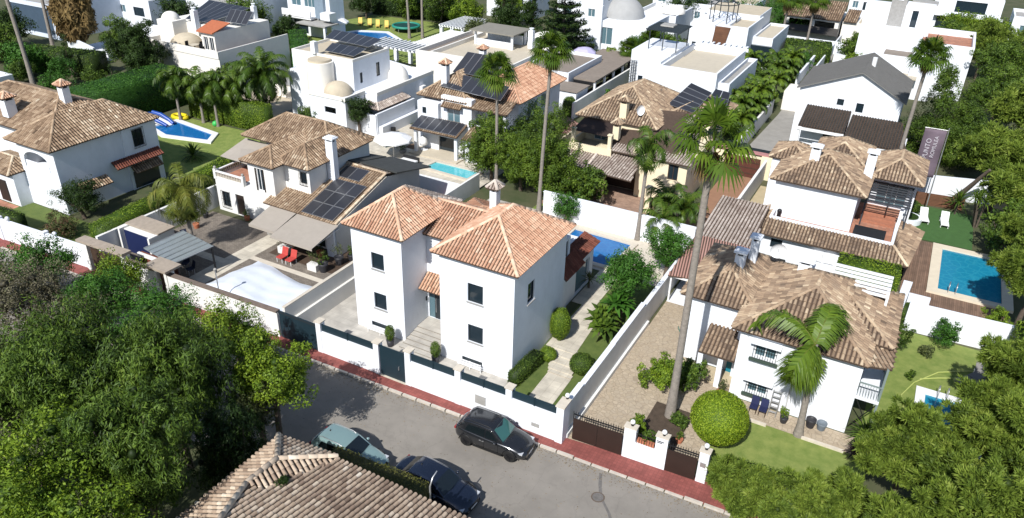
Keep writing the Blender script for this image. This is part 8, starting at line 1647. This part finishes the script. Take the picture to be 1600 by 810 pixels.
# ------------------------------------------------------------------ gates and wall of the right front villa
fr = lambda x: 31.2 + (x + 9.4) * .055
def iron_gate(label, x0, x1, leafs):
    g = thing('iron_gate', label, 'gate', ((x0 + x1) / 2, fr((x0 + x1) / 2), 0))
    for i in range(leafs):
        a, c = x0 + (x1 - x0) * i / leafs + .01, x0 + (x1 - x0) * (i + 1) / leafs - .01; b = MB(); b.prism([(a, fr(a)), (c, fr(c)), (c, fr(c) + .05), (a, fr(a) + .05)], .14, 1.62, BROWNM)
        b.prism([(a, fr(a) - .01), (c, fr(c) - .01), (c, fr(c) + .06), (a, fr(a) + .06)], 1.9, 1.94, BLACKM); n = int((c - a) / .13)
        for k in range(n + 1): q = a + (c - a) * k / n; b.box(q - .013, q + .013, fr(q), fr(q) + .03, 1.62, 2.05, BLACKM); b.lathe(q, fr(q) + .015, [(.025, 2.05), (.004, 2.14)], 4, BLACKM)
        b.build('gate_leaf', g)
    return g
iron_gate('wide dark brown iron gate of the stone driveway', -12.35, -9.45, 2); iron_gate('narrower dark brown iron gate near the pavement end', -7.0, -5.35, 1)
t = thing('street_wall', 'white gate wall with a planter niche between the two brown iron gates', 'wall', (-8.2, 31.3, 0)); b = MB()
def seg(a, c, z1, th=.35, dy=0, m=WHITE, z0=0): b.prism([(a, fr(a) + dy), (c, fr(c) + dy), (c, fr(c) + th + dy), (a, fr(a) + th + dy)], z0, z1, m)
seg(-9.4, -8.75, 2.2); seg(-8.75, -7.65, 1.3); seg(-7.65, -7.0, 2.25); seg(-5.3, -4.8, 2.2); b.build('wall', t)
b = MB(); seg(-9.45, -8.72, 2.27, .45, -.05, STONEC, 2.2) ; seg(-7.7, -6.97, 2.32, .45, -.05, STONEC, 2.25); seg(-5.35, -4.75, 2.27, .45, -.05, STONEC, 2.2); b.build('coping', t)
b = MB()
for k in range(8): q = -8.7 + k * .14; b.box(q, q + .02, fr(q) + .02, fr(q) + .04, 1.35, 1.95, BLACKM)
b.box(-8.75, -7.65, fr(-8.2) + .0, fr(-8.2) + .03, 1.95, 1.98, BLACKM); b.build('planter_grille', t)
b = MB(); b.box(-8.7, -7.7, 31.36, 31.6, 1.305, 1.5, TERRA); b.build('planter_box', t)
b = MB(); b.box(-7.6, -7.2, fr(-7.4) - .02, fr(-7.4) - .001, 1.95, 2.0, BLACKM); b.box(-7.6, -7.3, fr(-7.4) - .02, fr(-7.4) - .001, 1.86, 1.9, BLACKM); b.build('name_letters', t)
b = MB(); b.box(-5.2, -4.9, fr(-5) - .03, fr(-5) - .001, 1.2, 1.5, ALU); b.build('mailbox', t)
bush('bush', 'leafy plant growing behind the planter niche grille', -8.2, 31.9, .6, 2.1, F_GREEN, 40, 2200, .11)
for x, l in ((-9.05, 'white globe lamp on the left pillar of the planter niche'), (-7.3, 'white globe lamp on the right pillar of the planter niche'), (-5.05, 'white globe lamp on the pillar at the pavement end'), (-12.85, 'white globe lamp on the pillar left of the wide iron gate')):
    t = thing('globe_lamp', l, 'lamp', (x, fr(x) + .18, 2.3)); b = MB(); b.cyl(x, fr(x) + .18, 2.3 if x > -12 else 2.7, 2.42 if x > -12 else 2.8, .08, m=BLACKM); b.build('lamp_base', t); b = MB(); b.ball(x, fr(x) + .18, 2.54 if x > -12 else 2.92, .14, WPAINT); b.build('globe', t)
# fallen leaves along the kerb and the plots
rg = np.random.default_rng(77); n = 2600; x = rg.uniform(-45, -3, n); y = np.interp(x, [k[0] for k in KL], [k[1] for k in KL]) - np.abs(rg.normal(0, .35, n)) - .03; far_ = rg.random(n) < .3; y = np.where(far_, y - rg.uniform(0, 6, n), y)
o = quads_obj('leaf_litter', leaf_quads(rg, np.stack([x, y, np.full(n, .014)], 1), np.tile([0, 0, 1.], (n, 1)), .07, .04, .12), rg.uniform(0, 1, n), F_DEAD); o['kind'] = 'stuff'
# small things in that garden
pot('black plastic tub at the foot of the villa wall, left of the pair', -.75, 39.2, .3, .6, POT); pot('grey tub at the foot of the villa wall, right of the pair', -.15, 39.3, .3, .5, mat('bluish_grey_pot', (.14, .17, .2), .6)); pot('black pot with a leafy plant beside the step ladder', -2.2, 38.8, .25, .4, POT, F_LIME, 11, ph=.8, N=400)
pot('terracotta pot with a shrub at the palm bed edge', -7.0, 34.0, .22, .3, TERRA, F_GREEN, 12, N=200); pot('terracotta box with plants below the porch', -7.9, 40.9, .35, .3, TERRA, F_LIME, 13, square=True, N=300); pot('terracotta pot with a bushy plant at the porch corner', -6.1, 39.2, .28, .45, TERRA, F_OLIVE, 14, ph=1.0, N=400)
t = thing('step_ladder', 'white aluminium step ladder leaning on the right villa wall', 'ladder', (-2.9, 38.9, 0)); b = MB()
for x in (-3.15, -2.7): b.tube([(x, 38.9, 0), (x, 39.45, 1.6)], .025, 6, ALU); b.tube([(x, 39.6, 0), (x, 39.47, 1.6)], .02, 6, ALU)
b.build('frame', t)
for k in range(5): b = MB(); z = .28 + k * .3; b.box(-3.15, -2.7, 38.9 + z * .34, 39.02 + z * .34, z, z + .03, ALU); b.build('step', t)
for x, l in ((-4.0, 'blue cushion chair left of the ladder by the villa wall'), (-3.45, 'blue cushion chair right of the other one by the villa wall')):
    t = thing('garden_chair', l, 'chair', (x, 39.0, 0)); NV = mat('navy_fabric', (.015, .02, .07), .8); b = MB(); b.box(x - .22, x + .22, 38.6, 39.05, .4, .46, NV); b.slab([(x - .22, 39.05, .46), (x + .22, 39.05, .46), (x + .22, 39.2, .95), (x - .22, 39.2, .95)], .05, NV); b.build('seat', t); b = MB()
    for a in (-.19, .19):
        for c in (38.63, 39.0): b.box(x + a - .02, x + a + .02, c - .02, c + .02, 0, .4, DWOOD)
    b.build('leg', t)
lounger('grey sun lounger beside the garden pool, left one', 6.7, 48.0, R_(-40), .02, ALU, mat('grey_mesh_fabric', (.2, .19, .18), .8), .1); lounger('grey sun lounger beside the garden pool with raised back, right one', 7.9, 48.3, R_(0), .02, ALU, mat('grey_mesh_fabric', (.2, .19, .18), .8), .5)
b = MB(); P_ = [(4.0, 43.6, .04), (3.7, 45.2, .04), (4.3, 47.0, .04), (5.6, 49.0, .04), (7.4, 50.2, .04), (8.8, 50.4, .04), (9.0, 49.9, .04), (7.2, 49.2, .04), (5.6, 48.3, .04), (4.6, 47.6, .04)]; b.tube(P_, .035, 6, matplain('yellow_hose', (.45, .5, .15), .5)); tag(b.build('garden_hose'), 'pale yellow garden hose looping over the right hand lawn', 'hose')
b = MB(); n = 9; vs = []
for i in range(n + 1):
    for j in range(6): u = i / n; a = j / 5; vs.append((6.2 + 2.2 * u - .15 * a, 55.0 + 1.25 * a + .15 * math.sin(u * 6), .1 + .55 * math.sin(a * math.pi) * (1 - .5 * u) + .08 * math.sin(u * 12 + a * 5)))
b.add(vs, [(i * 6 + j, i * 6 + j + 1, (i + 1) * 6 + j + 1, (i + 1) * 6 + j) for i in range(n) for j in range(5)], mat('grey_white_cover', (.55, .55, .56), .8, .05, 4), smooth=True); tag(b.build('furniture_cover'), 'grey white cover over furniture at the lower edge of the deck', 'cover')
t = thing('service_cart', 'pale round box and hose beside the carport of the stone driveway', 'box', (-10.2, 45.6, 0)); b = MB(); b.lathe(-10.0, 46.2, [(.35, 0), (.4, .9), (.36, 1.0), (.02, 1.05)], 14, CFL); b.build('bin', t); b = MB(); b.tube([(-10.3 + .2 * math.cos(a), 44.3 + .3 * math.sin(a), .6 + .3 * math.sin(a * 2)) for a in [i * .6 for i in range(11)]], .02, 5, matplain('green_hose', (.1, .25, .2), .5)); b.build('hose', t)
b = MB(); n = 6; b.slab([(8.4, 77.5, 1.2), (10.5, 77.0, 1.2), (10.6, 79.5, 2.6), (9.2, 80, 2.6)], .03, mat('beige_tarp', (.45, .34, .2), .8, .1, 2)); tag(b.build('shade_sail'), 'beige shade sail hanging beside the thick leaning trunk', 'shade sail')
t = thing('parasol', 'violet parasol between the white dome terrace and the lime trees', 'parasol', (-43.2, 100.2, 0)); b = MB(); b.lathe(-43.2, 101.2, [(.03, 3.9), (1.0, 3.7), (1.7, 3.2), (1.7, 3.1)], 8, matplain('violet_fabric', (.45, .42, .62), .8), smooth=False); b.build('canopy', t); b = MB(); b.cyl(-43.2, 101.2, 0, 3.8, .05, n=8, m=ALU); b.build('pole', t)
